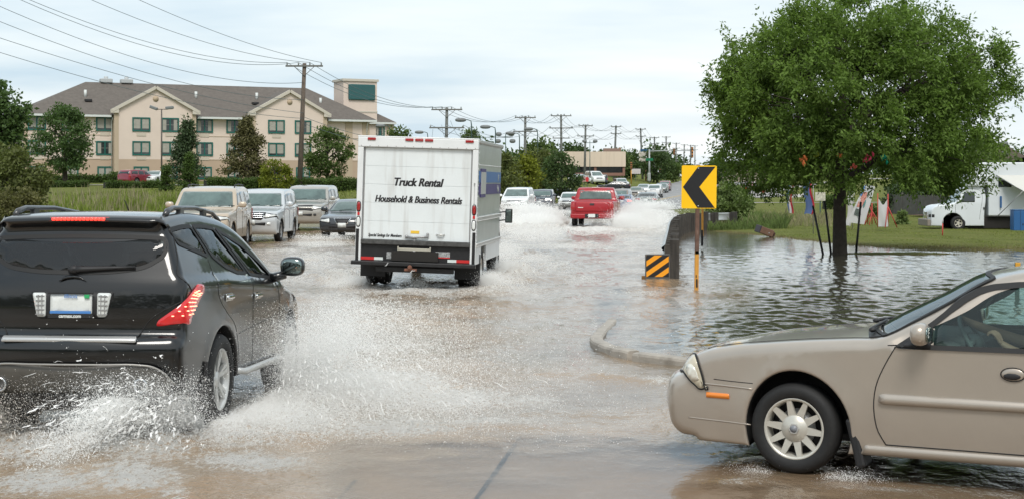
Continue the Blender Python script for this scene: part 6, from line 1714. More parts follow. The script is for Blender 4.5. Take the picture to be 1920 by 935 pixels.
def build_houses():
    for (px, D, w, h, rh, nm, lb, c) in ((1880, 150, 5.5, 2.6, 1.8, 'house', 'pale gabled house roof showing above the catering truck', (.42, .37, .30)), (1925, 150, 3.6, 4.6, .6, 'house', 'dark green house wall at the picture edge', (.03, .07, .06)), (1392, 330, 13, 2.6, 2, 'house', 'far brown roofed house behind the shade tree', (.36, .30, .24))):
        X = (px - CX) * D / F_PX; z0 = tz(X, D); root = empty(nm, (X, D, z0 - .1), 0, lb, 'house')
        if D == 150: z0 = CAMH + (HY - 305) * D / F_PX - h; root.location.z = z0
        b = MB(); b.box((0, 3, h / 2), (w, 6, h)); b.build('wall', M('house_wall_%d' % px, c, .85), root)
        r = MB(); r.prism([(-w / 2 - .3, h), (w / 2 + .3, h), (0, h + rh)], 'y', -.4, 6.4); r.build('roof', M('house_roof', (.13, .105, .09), .9), root)
build_houses()

# ------------------------------------------------------------------ poles and wires
m_pole = M('pole_wood', (.115, .09, .07), .9, nz=(3, .35), streak=((.06, .05, .045), (6, 6, .5), .5, .7)); m_polef = M('pole_grey', (.13, .135, .125), .9, nz=(2, .2)); m_arm = M('crossarm', (.14, .14, .13), .85); m_ins = M('insulator', (.25, .27, .26), .3); m_wire = M('wire_dark', (.10, .13, .135), .6)
POLES = []
def utility_pole(px, ty, D, arms, r, label, group=None, base_px=None, hi_arm=1.35, mat=None):
    X = (px - CX) * D / F_PX; s = D / F_PX; zt = CAMH + (HY - ty) * s; z0 = tz(X, D); bx = ((base_px or px) - px) * s
    root = empty('utility_pole', (X, D, z0), 0, label, 'utility pole', group); h = zt - z0
    p = MB(); p.tube([(bx, 0, -.5), (bx * .5, 0, h * .5), (0, 0, h)], [r * 1.25, r * 1.05, r * .85], 10); p.build('pole', mat or m_polef, root)
    ends = []
    for i, (dz, wdt, n) in enumerate(arms):
        a = MB(); z = h - dz; a.box((0, -r, z), (wdt, .12, .13), bev=.015)
        if i < 2 and wdt > 2:
            for sg in (-1, 1): a.tube([(sg * wdt * .26, -r, z - .06), (0, -r, z - .75)], .025, 5)
        ao = a.build('crossarm', m_arm, root)
        ins = MB(); row = []
        for k in range(n):
            x = -wdt / 2 + .12 + k * (wdt - .24) / max(1, n - 1); ins.tube([(x, -r, z + .06), (x, -r, z + .14), (x, -r, z + .26)], [.03, .065, .045], 7); row.append(Vector((X + x, D - r, z0 + z + .26)))
        ins.build('insulators', m_ins, ao); ends.append(row)
    POLES.append(ends); return root
P1 = utility_pole(571, 119, 116, [(.22, 2.8, 4)], .17, 'tall brown wooden utility pole standing before the hotel gable', base_px=561, mat=m_pole)
far = 'row of small far utility poles along the road'; dbl = [(.2, 2.9, 4), (1.9, 3.3, 3), (3.3, 2.4, 3)]
utility_pole(838, 202, 145, dbl, .16, 'triple armed utility pole rising right behind the rental truck roof', base_px=835)
utility_pole(985, 218, 190, [(.2, 2.6, 4), (1.9, 3.0, 3)], .17, 'utility pole passing in front of the lime yellow tree', base_px=984)
utility_pole(1052, 215, 215, dbl, .17, 'utility pole rising from the dense dark trees beside the store', base_px=1053)
utility_pole(1098, 234, 255, [(.2, 2.4, 4), (1.9, 2.8, 3)], .18, 'utility pole before the middle of the beige store', base_px=1096)
utility_pole(1155, 236, 290, [(.2, 2.0, 3), (1.5, 2.0, 3)], .2, 'utility pole at the end of the beige store by the black car', base_px=1151)
utility_pole(1201, 241, 330, [(.2, 2.2, 3), (1.7, 2.1, 3)], .2, 'utility pole standing beside the blue pylon sign', base_px=1205)
for (px, ty, D, bx) in ((1227, 257, 380, 1228), (1249, 256, 420, 1249), (1268, 268, 480, 1267), (1283, 271, 520, 1282), (1295, 272, 560, 1294), (1303, 273, 590, 1303)):
    utility_pole(px, ty, D, [(.2, 2.4, 3), (1.7, 2.4, 3)], .2, 'thin far utility pole in the receding row at the end of the road', far, bx)
# the pole that carries the near ends stands out of sight at the side of the road
X0, D0 = -23.5, 56.
root0 = empty('utility_pole', (X0, D0, tz(X0, D0)), 0, 'wooden utility pole outside the frame carrying the near wires', 'utility pole')
pb = MB(); pb.tube([(0, 0, -.5), (0, 0, 11.0)], [.2, .14], 10); pb.build('pole', m_pole, root0); pb = MB(); pb.box((0, -.15, 10.7), (2.8, .12, .13)); pb.build('crossarm', m_arm, root0)
def wire(a, b, sag, r0=.011, r1=.018, n=26):
    pts = []; rs = []
    for i in range(n + 1):
        t = i / n; p = a.lerp(b, t); p.z -= sag * 4 * t * (1 - t); pts.append(p); rs.append(lerp(r0, r1, t))
    m = MB(); m.tube(pts, rs, 5); return tag(m.build('power_line', m_wire), 'thin dark power line strung from pole to pole', 'wire', 'power lines strung between the utility poles')
zn = tz(X0, D0)
near = [Vector((X0 + x, D0, zn + 11.0 + dz)) for x, dz in ((-1.3, .4), (-.5, .0), (.4, .8), (1.3, 1.4))]
for a, b, sg in zip(near, POLES[0][0], (1.6, 1.9, 1.3, 1.0)): wire(a, b, sg)
for dz, zb_, sg in ((-2.6, 7.3, .7), (-3.2, 6.9, .8), (-1.6, 8.3, 1.2), (-.8, 9.6, 1.6)):
    wire(Vector((X0, D0, zn + 10.8 + dz)), Vector((-15.6, 116, zb_)), sg)
for A, Bp in zip(POLES, POLES[1:8]):
    for ra, rb in zip(A[:2], Bp[:2]):
        for k in range(min(len(ra), len(rb), 3)): wire(ra[k], rb[k], 1.1, .018, .024 if ra[0].y > 180 else .02, 14)
for z0_, z1_ in ((7.0, 5.8), (6.5, 5.4)): wire(Vector((-15.6, 116, z0_)), Vector(((838 - CX) * 145 / F_PX, 145, z1_)), .7, .02, .022, 14)
for k in range(3): wire(POLES[1][1][k] + Vector((0, 0, -1.2)), Vector((-9.0 + k, 176, 8.2 + .5 * k)), .5, .02, .022, 12)

# ------------------------------------------------------------------ lamp posts
m_steel = M('post_green_grey', (.06, .10, .09), .5, .3); m_lampg = M('lamp_head_grey', (.16, .17, .17), .5)
def lamp_post(px, ty, D, style, label, r=.07, base=345):
    X = (px - CX) * D / F_PX; s = D / F_PX; zt = CAMH + (HY - ty) * s; z0 = tz(X, D); h = zt - z0
    root = empty('street_lamp', (X, D, z0), 0, label, 'street lamp'); p = MB()
    if style == 'hook':
        p.tube([(0, 0, -.3), (0, 0, h - .5), (-.05, 0, h - .12), (-.35, 0, h), (-.8, 0, h + .02)], [r, r * .8, r * .7, r * .6, r * .6], 8); p.build('post', m_steel, root)
        q = MB(); q.ellipsoid((-1.05, 0, h - .02), (.55, .28, .2), 14, 8, pw=.8); q.build('lamp_head', m_lampg, root)
    elif style == 'twin':
        p.tube([(0, 0, -.3), (0, 0, h)], [r, r * .7], 8); p.tube([(-.5, 0, h - .02), (.5, 0, h - .02)], .04, 6); p.build('post', M('post_brown', (.09, .075, .065), .6), root)
        for sg in (-1, 1): q = MB(); q.box((sg * .75, 0, h + .12), (.75, .42, .28), bev=.06, rot=Matrix.Rotation(sg * -.35 if sg < 0 else -.1, 3, 'Y')); q.build('lamp_head', m_lampg, root)
    else:
        p.tube([(0, 0, -.3), (0, 0, h)], [r, r * .7], 8); p.tube([(-.9, 0, h - .35), (.9, 0, h - .35)], .05, 6); p.build('post', m_steel, root)
        for (x, z) in ((-.85, .1), (.7, .1), (-.95, -.75), (.85, -.75)) if style == 'four' else ((-.85, 0), (.85, 0)): q = MB(); q.ellipsoid((x, 0, h + z - .1), (.38, .3, .26), 12, 8, pw=.8); q.build('lamp_head', m_lampg, root)
lamp_post(303, 205, 146, 'twin', 'twin headed brown lamp post in front of the hotel gable', .09)
lamp_post(731, 236, 172, 'hook', 'hooked street lamp at the corner of the hotel')
lamp_post(802, 248, 190, 'hook', 'short hooked street lamp peeping over the truck roof')
lamp_post(884, 225, 150, 'hook', 'hooked street lamp rising from the slim tree behind the truck')
lamp_post(929, 238, 160, 'hook', 'hooked street lamp just beyond the truck, the one with the fattest head')
lamp_post(948, 252, 190, 'four', 'four headed floodlight mast among the street trees')
lamp_post(974, 250, 175, 'hook', 'slender hooked street lamp left of the second double armed pole')
lamp_post(1008, 242, 180, 'hook', 'hooked street lamp above the round dark tree')
lamp_post(1106, 264, 245, 'two', 'twin floodlight mast in front of the beige store')
lamp_post(1868, 270, 140, 'four', 'floodlight mast rising above the catering truck')

# ------------------------------------------------------------------ signals and roadside signs, far end
m_sig = M('signal_orange', (.50, .20, .05), .6); m_sigk = M('signal_back', (.07, .055, .03), .7)
def signal(px, ty, by, D, label, post_to=None, col=m_sig, w=.42):
    X = (px - CX) * D / F_PX; s = D / F_PX; za, zb_ = CAMH + (HY - by) * s, CAMH + (HY - ty) * s
    root = empty('traffic_light', (X, D, za), 0, label, 'traffic light'); h = zb_ - za
    b = MB(); b.box((0, 0, h / 2), (w, .3, h), bev=.05); bo = b.build('housing', m_sigk, root)
    f = MB(); f.box((0, -.16, h / 2), (w * .6, .04, h * .9)); f.build('face', col, bo)
    for k in range(3): q = MB(); q.tube([(0, -.15, h * (.2 + .3 * k)), (0, -.3, h * (.2 + .3 * k))], w * .26, 10); q.build('visor', m_black, bo)
    if post_to is not None: p = MB(); p.cyl((0, .05, post_to - za), (0, .05, 0), .09, n=8); p.build('post', M('post_yellow', (.5, .26, .04), .6), root)
signal(1162, 277, 292, 290, 'orange traffic light hung by the store end pole')
signal(1183.5, 304, 318, 280, 'traffic light on a yellow post beside the white billboard', post_to=tz((1183 - CX) * 280 / F_PX, 280))
signal(1264, 279, 291, 300, 'smaller of two traffic lights on the mast arm above the road')
signal(1298, 276, 296, 300, 'larger traffic light at the tip of the mast arm by the shade tree')
def mast_arm():
    D = 300; X = (1217.5 - CX) * D / F_PX; s = D / F_PX; z0 = tz(X, D); root = empty('signal_mast', (X, D, z0), 0, 'grey signal mast whose long arm reaches over the road with a green name board', 'signal mast')
    h = CAMH + (HY - 284) * s - z0; p = MB(); p.tube([(0, 0, -.3), (0, 0, h + .4)], [.22, .15], 10); p.tube([(0, 0, h), (4, 0, h + .12), (8.7, 0, h + .1)], [.13, .1, .07], 8); p.build('mast', M('galvanised', (.33, .35, .34), .5, .4), root)
    b = MB(); b.box((0, -.2, h - 1.6), (1.45, .06, .5)); b.build('name_board', M('sign_green', (.0, .13, .055), .5), root)
    b = MB(); b.box((-.05, 0, h - 5.0), (.6, .5, 1.6), bev=.1); b.build('control_box', M('galvanised'), root)
mast_arm()
def pylon():
    D = 318; s = D / F_PX; X = (1211 - CX) * s; z0 = tz(X, D); root = empty('pylon_sign', (X, D, z0), 0, 'tall business pylon sign with a blue panel over white boards', 'sign')
    zz = lambda y: CAMH + (HY - y) * s - z0
    def pan(x0, x1, y0, y1, m, n, dy=0): b = MB(); b.box((((x0 + x1) / 2 - 1211) * s, dy, (zz(y0) + zz(y1)) / 2), ((x1 - x0) * s, .3, zz(y0) - zz(y1))); b.build(n, m, root)
    pan(1200.5, 1223, 280, 285, M('pylon_blue', (.015, .07, .14), .5), 'blue_panel'); pan(1198, 1213, 285, 294, M('pylon_cream', (.45, .42, .36), .6, nz=(2, .3)), 'white_board'); pan(1213, 1223, 285, 290, M('pylon_redwhite', (.45, .22, .2), .6, nz=(2, .6)), 'red_board'); pan(1198, 1224, 294.6, 303, M('pylon_cream'), 'white_board')
    b = MB(); b.cyl((0, .1, -.3), (0, .1, zz(296)), .16, n=8); b.build('post', M('post_rust', (.22, .10, .08), .7), root)
pylon()
def simple_sign(px, ty, by, hw, D, shape, mat, label, name='road_sign', gz=None, postmat=None, cat='sign'):
    X = (px - CX) * D / F_PX; s = D / F_PX; z0 = tz(X, D) if gz is None else gz; root = empty(name, (X, D, z0), 0, label, cat); za, zb_ = CAMH + (HY - by) * s - z0, CAMH + (HY - ty) * s - z0; w = hw * s; b = MB()
    if shape == 'oct': b.prism([(w * 1.05 * math.cos(PI / 8 + k * PI / 4), (za + zb_) / 2 + (zb_ - za) / 2 * 1.05 * math.sin(PI / 8 + k * PI / 4)) for k in range(8)], 'y', -.03, 0)
    else: b.box((0, -.015, (za + zb_) / 2), (2 * w, .03, zb_ - za), bev=.01)
    b.build('sign_face', mat, root); p = MB(); p.box((0, .03, zb_ * .5 - .1), (.07, .05, zb_ + .2)); p.build('post', postmat or m_steel, root); return root, za, zb_, w
m_stop = M('stop_red', (.45, .03, .03), .5)
r_, za, zb_, w_ = simple_sign(1432, 350.5, 362.5, 3.1, 150, 'oct', m_stop, 'red octagonal stop sign on the grass slope by the footpath')
text_mesh('sign_lettering', 'STOP', .11, M('sign_white', (.6, .6, .58), .6), r_, Matrix(((1, 0, 0, 0), (0, 0, -1, -.034), (0, 1, 0, (za + zb_) / 2), (0, 0, 0, 1))), bold=.004)
simple_sign(1101, 332, 341.5, 3.2, 190, 'oct', M('stop_red'), 'red octagonal stop sign at the store car park mouth')
simple_sign(1095, 331.5, 341.5, 3.6, 192, 'box', M('notice_pink', (.42, .26, .24), .6), 'faded pinkish notice board beside the car park stop sign')
simple_sign(1237.5, 317, 324, 1.8, 330, 'box', M('notice_red', (.4, .16, .13), .6), 'tiny red and white board beyond the signal mast')
r_, za, zb_, w_ = simple_sign(1192, 317, 326.5, 9, 300, 'box', M('billboard_white', (.50, .46, .46), .6, nz=(.8, .12)), 'low pale billboard on the verge behind the yellow signal', 'billboard')
# ------------------------------------------------------------------ chevron sign, striped marker, guard rail
m_signy = M('sign_yellow', (.93, .53, .004), .4, coat=.2, nz=(1.5, .03)); m_signk = M('sign_ink', (.012, .012, .013), .5); m_posty = M('post_painted_yellow', (.56, .27, .045), .6, nz=(8, .15), streak=((.20, .11, .06), (20, 20, 3), .58, .68)); m_postr = M('post_rusted', (.13, .075, .055), .85, nz=(14, .4), streak=((.26, .2, .15), (30, 30, 3), .62, .72))
def chevron():
    b0 = gp(1306, 545, 0); D = b0.y; s = D / F_PX; root = empty('chevron_sign', (b0.x, D, 0), 0, 'large yellow chevron sign with a black arrow on a part rusted post', 'road sign')
    X = lambda px: (px - 1306) * s
    Z = lambda py: CAMH + (HY - py) * s
    rot = Matrix.Rotation(0, 4, 'Y')
    pl = rounded([(X(1277), Z(391)), (X(1342.5), Z(391.5)), (X(1343.5), Z(311)), (X(1278), Z(310.5))], .03)
    b = MB(); b.prism([(p.x, p.y) for p in pl], 'y', -.045, -.040); bo = b.build('sign_plate', m_signy, root)
    edge = inset_poly(pl, .012)
    a = MB(); a.prism([(X(1308.5), Z(313)), (X(1341), Z(313)), (X(1310.5), Z(351)), (X(1339.5), Z(390)), (X(1307), Z(390)), (X(1280), Z(351))], 'y', -.049, -.0455); a.build('arrow', m_signk, bo)
    c = MB()
    for (x, y) in ((1309, 316), (1308.5, 386.5)): c.tube([(X(x), -.05, Z(y)), (X(x), -.058, Z(y))], .012, 8)
    c.build('bolt', m_alloy, bo)
    def channel(nm, x0, x1, y0, y1, m):
        p = MB(); ctr = [Vector((X(x0), 0, Z(y0))), Vector((X(x1), 0, Z(y1)))]
        for dx, w, dy in ((0, .06, -.03), (-.032, .012, -.015), (.032, .012, -.015)):
            q = [(-w / 2 + dx, dy - .006), (w / 2 + dx, dy - .006), (w / 2 + dx, dy + (.012 if w > .03 else .03)), (-w / 2 + dx, dy + (.012 if w > .03 else .03))]
            p.add([(ctr[0].x + a, b_, ctr[0].z) for a, b_ in q] + [(ctr[1].x + a, b_, ctr[1].z) for a, b_ in q], [(0, 1, 5, 4), (1, 2, 6, 5), (2, 3, 7, 6), (3, 0, 4, 7), (0, 3, 2, 1), (4, 5, 6, 7)])
        return p.build(nm, m, root)
    lo = channel('lower_post', 1305.5, 1306.5, 560, 470, m_posty); up = channel('upper_post', 1306.5, 1309, 476, 309, m_postr)
    d = MB(); d.box((X(1306), -.037, Z(530)), (.03, .004, .16)); d.box((X(1305), -.037, Z(517)), (.018, .004, .05)); d.build('black_scrape', m_signk, lo)
    return root
chevron()
def second_post():
    b0 = gp(1316.5, 466, 0); D = b0.y; s = D / F_PX; root = empty('marker_post', (b0.x, D, 0), 0, 'thin yellow marker post standing just behind the chevron sign', 'post')
    h = CAMH + (HY - 380) * s
    p = MB(); p.box((0, 0, .33), (.07, .04, .5), bev=.01); p.build('black_foot', m_signk, root)
    p = MB(); p.box((.01, -.002, 1.0), (.065, .035, 1.25), bev=.01); p.build('yellow_section', m_posty, root); p = MB(); p.box((.03, 0, (1.55 + h) / 2), (.075, .04, h - 1.5), bev=.01); p.build('rusted_section', m_postr, root)
second_post()
def striped_marker():
    b0 = gp(1233, 522, .02); D = b0.y - .3; s = D / F_PX; root = empty('hazard_marker', (0, 0, 0), 0, 'square black and orange striped hazard board on the guard rail end', 'hazard marker')
    X = lambda px: (px - CX) * s
    Z = lambda py: CAMH + (HY - py) * s
    b = MB(); b.box(((X(1209.5) + X(1256)) / 2, D, (Z(476) + Z(522)) / 2), (X(1256) - X(1209.5), .03, Z(476) - Z(522)), bev=.008); bo = b.build('frame', M('marker_frame', (.10, .10, .095), .6, nz=(8, .3)), root)
    c = MB(); x0, x1, z0, z1 = X(1211.5), X(1254), Z(518.5), Z(478); c.box(((x0 + x1) / 2, D - .017, (z0 + z1) / 2), (x1 - x0, .006, z1 - z0)); co_ = c.build('black_face', m_signk, bo)
    st = MB(); w = x1 - x0; h = z1 - z0
    def clip(poly, ax, lim, keep_less):
        out = []
        for p, q in zip(poly, poly[1:] + poly[:1]):
            a = (p[ax] <= lim) == keep_less or p[ax] == lim; b2 = (q[ax] <= lim) == keep_less or q[ax] == lim
            if a: out.append(p)
            if a != b2: t = (lim - p[ax]) / (q[ax] - p[ax]); out.append(tuple(p[i] + (q[i] - p[i]) * t for i in (0, 1)))
        return out
    for k in range(-3, 5):
        o = k * w * .47 - w * .02; sl = .93; tk = w * .24
        poly = [(x0 - w, z0 + o - w * sl * .75 + 0), (x1 + w, z0 + o + 2 * w * sl * .75), (x1 + w, z0 + o + 2 * w * sl * .75 + tk), (x0 - w, z0 + o - w * sl * .75 + tk)]
        for ax, lim, less in ((0, x0 + .004, False), (0, x1 - .004, True), (1, z0 + .004, False), (1, z1 - .004, True)):
            poly = clip(poly, ax, lim, less)
            if len(poly) < 3: break
        if len(poly) >= 3: st.prism(poly, 'y', D - .0235, D - .0205)
    st.build('orange_stripes', M('marker_orange', (.85, .33, .012), .45, coat=.2), bo)
    p = MB(); p.box((X(1219), D + .03, .02), (.35, .05, .16), bev=.01); p.build('timber_foot', M('wet_timber_brown', (.16, .085, .03), .8), root)
striped_marker()
def guardrail():
    wood = M('weathered_timber', (.055, .049, .042), .9, nz=(5, .35), streak=((.028, .025, .022), (14, 14, 1.2), .45, .65), bump=(30, .5, .01)); steel = M('galvanised_rail', (.48, .50, .49), .4, .6, nz=(3, .2))
    # rail runs away along the road and then swings off round the corner by the bush
    line = catmull([(3.20, 32.3), (3.60, 36), (4.25, 42), (4.95, 48.5), (5.75, 55.5), (6.6, 61.5), (7.4, 64.8), (8.4, 66.8), (9.6, 67.8)], False, .5)
    root = empty('guardrail', (3.0, 32.5, 0), 0, 'long guard rail on weathered timber posts running off beside the flooded road', 'guard rail'); o = Vector((3.0, 32.5, 0))
    d = 0; posts = []; last = line[0]; acc = 0.0
    posts.append((line[0], line[1] - line[0]))
    for a, b in zip(line, line[1:]):
        acc += (b - a).length
        if acc > (1.05 if b.y < 58 else .8): posts.append((b, b - a)); acc = 0
    for i, (p, t) in enumerate(posts):
        ang = math.atan2(t.y, t.x); z0 = tz(p.x, p.y); top = .78 + .03 * math.sin(i * 2.3) + (.06 if i == 0 else 0)
        m = MB(); R = Matrix.Rotation(ang, 3, 'Z'); n = Vector((math.sin(ang), -math.cos(ang), 0))
        c = Vector((p.x, p.y, 0)) - o + n * .19; m.box(c + Vector((0, 0, (top + z0 - .2) / 2)), (.20, .20, top - z0 + .2), rot=R, bev=.012)
        po = m.build('post', wood, root)
        k = MB(); k.box(Vector((p.x, p.y, .56)) - o + n * .045, (.2, .11, .36), rot=R, bev=.01); k.build('spacer_block', wood, po)
    prof = [(0, .74), (-.03, .71), (-.075, .68), (-.075, .64), (-.03, .60), (-.02, .57), (-.03, .54), (-.075, .50), (-.075, .46), (-.03, .43), (0, .40), (.006, .43), (-.02, .46), (-.02, .68)]
    rows = []
    for i, p in enumerate(line):
        a = line[max(0, i - 1)]; b = line[min(len(line) - 1, i + 1)]; t = (b - a).normalized(); n = Vector((t.y, -t.x, 0)); rows.append([Vector((p.x, p.y, z)) - o + n * u for u, z in prof])
    g = MB(); g.grid(rows, close=True); g.build('rail', steel, root)
    # timber kerb rail on top of the blocks, seen along its length
    lf = MB()
    for i in range(3): lf.tube([Vector((3.5, 32.6 + i * .3, .55 - .08 * i)) - o, Vector((3.78, 32.6 + i * .3, .55 - .08 * i)) - o], .014, 6)
    lf.build('bolt', m_alloyd, root)
guardrail()
# yellow board at the picture edge
simple_sign(1908, 491.5, 503, 5, 28, 'box', M('sign_orange', (.6, .3, .03), .5), 'corner of an orange yellow board behind the beige saloon roof', 'marker_board', gz=-.1)

# ------------------------------------------------------------------ things on the bank
def dumped_box():
    p = gp(1434, 443, .03); root = empty('tipped_cabinet', (p.x, p.y, .05), 0, 'brown box tipped over on the grass at the water edge', 'box'); R = Matrix.Rotation(.35, 3, 'Y') @ Matrix.Rotation(.3, 3, 'Z')
    m = MB(); m.box((0, 0, .17), (.55, .45, .26), rot=R, bev=.02); m.build('case', M('cabinet_brown', (.15, .085, .055), .6, nz=(5, .3)), root)
    m = MB(); m.box(R @ Vector((-.29, 0, 0)) + Vector((0, 0, .17)), (.06, .43, .28), rot=R, bev=.02); m.build('lid', M('cabinet_dark', (.035, .03, .035), .6), root)
    m = MB(); m.box(R @ Vector((.33, .02, -.02)) + Vector((0, 0, .17)), (.14, .3, .2), rot=R, bev=.03); m.build('broken_end', M('cabinet_red_brown', (.06, .025, .022), .8), root)
    m = MB(); m.ellipsoid(R @ Vector((.08, -.235, -.02)) + Vector((0, 0, .17)), (.025, .01, .025)); m.build('knob', m_alloyd, root)
dumped_box()
def stake(px0, py0, px1, py1, D, label):
    a = pt(px0, py0, D); b = pt(px1, py1, D + .1); root = empty('stake', (b.x, b.y, 0), 0, label, 'stake'); o = Vector((b.x, b.y, 0)); m = MB()
    d = (a - b).normalized(); m.tube([b - o - d * .25, a - o], [.034, .03], 8); m.build('post', m_black, root)
    c = MB()
    for k in range(5): q = (b - o).lerp(a - o, .3 + k * .15); c.tube([q, q + Vector((.045, 0, .01))], .008, 4)
    c.build('wire_studs', m_alloyd, root)
stake(1524, 386, 1543, 476, 44.1, 'black stake leaning outward from the shade tree, the one furthest from the trunk')
stake(1546, 377, 1558, 475, 44.7, 'black stake leaning beside the shade tree trunk below the small sign')
stake(1614, 379, 1605, 475, 44.4, 'black stake by the shade tree in front of the white banner')
# colours hung in the tree
for (px, py, c, nm, lb) in ((1505, 297, (.75, .2, .06), 'streamer', 'orange streamer dangling under the crown of the shade tree'), (1531, 289, (.45, .5, .05), 'streamer', 'lime green streamer hung in the crown near the trunk'), (1574.5, 290, (.8, .18, .06), 'streamer', 'tiny orange red streamer right above the trunk fork'), (1625, 294, (.7, .06, .13), 'streamer', 'crimson streamer hung in the shade tree'), (1601, 308, (.75, .14, .1), 'streamer', 'small coral streamer low in the shade tree'), (1658, 291, (.0, .25, .15), 'streamer', 'teal green streamer hung in the shade tree')):
    p = pt(px, py, 41.6); rng = np.random.default_rng(int(px)); m = MB(); big = 1.0 if px in (1625, 1658, 1505) else .6
    for k in range(7):
        v = Vector(rng.normal(size=3)) * .06 * big; w = v + Vector((rng.normal() * .05, rng.normal() * .03, -.10 - .05 * rng.random())) * big; m.tube([v, v.lerp(w, .5) + Vector((.02, 0, 0)), w], [.02 * big, .045 * big, .012 * big], 4)
    root = m.build(nm, M('streamer_%d' % px, c, .6)); root.location = p; tag(root, lb, 'streamer')
# feather flags and banners
def flag(px0, px1, py0, py1, D, stripes, label, pole=True, wob=.06, seed=0, lean=0.):
    s = D / F_PX; X0 = (px0 - CX) * s; X1 = (px1 - CX) * s; zt = CAMH + (HY - py0) * s; zb_ = CAMH + (HY - py1) * s; gz = tz((X0 + X1) / 2, D); root = empty('feather_flag', ((X0 + X1) / 2, D, gz), 0, label, 'flag'); o = root.location.copy()
    tot = sum(a for a, _ in stripes); u0 = 0
    for wd, mt in stripes:
        rows = []
        for i in range(15):
            t = i / 14; z = lerp(zt, zb_, t); amp = wob * math.sin(t * 7 + seed); ln = lean * (1 - t); r = []
            for j in range(4):
                u = (u0 + wd * j / 3) / tot; w_ = (X1 - X0) * (1 - .25 * abs(t - .45)); x = X0 + u * w_ + amp + ln; r.append(Vector((x, D + .10 * math.sin(u * 5 + t * 5 + seed), z + .03 * math.sin(u * 4))) - o)
            rows.append(r)
        m = MB(); m.grid(rows); n = len(m.v); m.v += [(v[0], v[1] + .008, v[2]) for v in m.v]; m.f += [tuple(k + n for k in reversed(f)) for f in m.f]; m.mi *= 2; m.sm *= 2
        m.build('stripe', mt, root); u0 += wd
    if pole: m = MB(); m.tube([(X1 - o.x + lean * .2, .02, -.1), (X1 - o.x + lean * .6, .02, (zt - gz) * .6), (X1 - o.x + lean, .02, zt - gz)], [.02, .016, .01], 6); m.build('pole', m_alloyd, root)
    return root
fr_, fw, fb = M('flag_red', (.50, .035, .05), .7, translucent=.3), M('flag_white', (.62, .61, .60), .7, translucent=.3), M('flag_blue', (.10, .16, .32), .7, translucent=.3)
flag(1476, 1487, 340, 401, 80, [(.3, fb), (.42, fw), (.28, fr_)], 'red white and blue striped feather flag on the lawn', seed=1)
flag(1508, 1525, 334, 402, 60, [(.8, fb), (.2, fr_)], 'slate blue feather flag with a red edge beside the stakes', seed=2.3)
flag(1586, 1597, 358, 424, 66, [(1, fw)], 'narrow white feather flag close behind the tree trunk', seed=3, lean=.12, wob=.03)
def banner():
    D = 64; s = D / F_PX; root = empty('banner', pt(1612, 420, D), 0, 'leaning white printed banner with red lettering and teal squares', 'banner'); o = root.location.copy()
    P = lambda x, y, dy=0: pt(x, y, D) - o + Vector((0, dy, 0))
    A = [(1589, 417), (1620, 421), (1641, 350), (1622, 346)]
    def patch(nm, q, m, dy):
        rows = []
        for i in range(9):
            t = i / 8; a = Vector(q[0]).lerp(Vector(q[3]), t); b = Vector(q[1]).lerp(Vector(q[2]), t); r = []
            for j in range(5): c = a.lerp(b, j / 4); r.append(P(c.x, c.y, dy + .05 * math.sin(j * .9 + t * 3)))
            rows.append(r)
        g = MB(); g.grid(rows); n = len(g.v); g.v += [(v[0], v[1] + .006, v[2]) for v in g.v]; g.f += [tuple(k + n for k in reversed(f)) for f in g.f]; g.mi *= 2; g.sm *= 2; return g.build(nm, m, root)
    b = patch('cloth', A, M('banner_white', (.62, .62, .62), .7, translucent=.25), 0)
    for nm, q, m in (('red_print', [(1606, 388), (1614, 390), (1629, 362), (1618, 360)], M('print_red', (.50, .22, .18), .7, nz=(14, .8))), ('teal_print', [(1613, 389), (1619, 390), (1625, 376), (1618, 375)], M('print_teal', (.10, .25, .24), .7)), ('dark_print', [(1601, 403), (1609, 406), (1613, 394), (1605, 391)], M('print_dark', (.10, .12, .11), .7, nz=(18, .9))), ('blue_edge', [(1612, 367), (1615, 368), (1623, 350), (1620, 349)], M('print_blue', (.12, .25, .5), .7))):
        o2 = patch(nm, q, m, -.012); o2.parent = b
banner()
def red_stand(px, py, D, h_px, label, cloth=None):
    s = D / F_PX; p = pt(px, py, D); root = empty('banner_stand', p, 0, label, 'banner stand'); m = MB(); h = h_px * s; m_red = M('stand_red', (.45, .05, .04), .5)
    m.tube([(0, 0, 0), (0, 0, h)], .022, 6)
    for a in (.3, 2.2, 4.2): m.tube([(0, 0, h * .62), (.42 * math.cos(a), .42 * math.sin(a), -.02)], .02, 6)
    m.build('tripod', m_red, root)
    if cloth:
        w = cloth * s; rows = []
        for i in range(9):
            t = i / 8; rows.append([Vector((-w + w * j / 5, .03 * math.sin(j + t * 4), lerp(.0, h * .84 - .28 * h * (1 - abs(j / 2.5 - 1)) * .8, t) + .02)) for j in range(6)])
        g = MB(); g.grid(rows); n = len(g.v); g.v += [(v[0], v[1] + .006, v[2]) for v in g.v]; g.f += [tuple(k + n for k in reversed(f)) for f in g.f]; g.mi *= 2; g.sm *= 2; g.build('cloth', M('banner_white'), root)
        q = MB(); q.tube([(-w - .02, .02, -.02), (-w - .02, .02, h * 1.02)], .018, 6); q.build('side_pole', m_red, root)
red_stand(1665, 426, 63, 62, 'red tripod stand holding a torn white banner between two poles', 18)
red_stand(1627, 421, 66, 70, 'bare red tripod stand behind the leaning printed banner')
red_stand(1635, 421, 70, 40, 'short bare red stand between banner and torn white cloth')
m = MB(); m.tube([(0, 0, -.1), (.01, 0, .45)], .022, 6); m.tube([(.01, 0, .45), (.012, 0, .62)], .024, 6, mi=1); o_ = m.build('stake', [M('stand_red'), M('flag_white')]); o_.location = pt(1767, 443, 58); o_.location.z = tz(o_.location.x, 58); tag(o_, 'short red survey stake with a white tip on the lawn before the truck', 'stake')
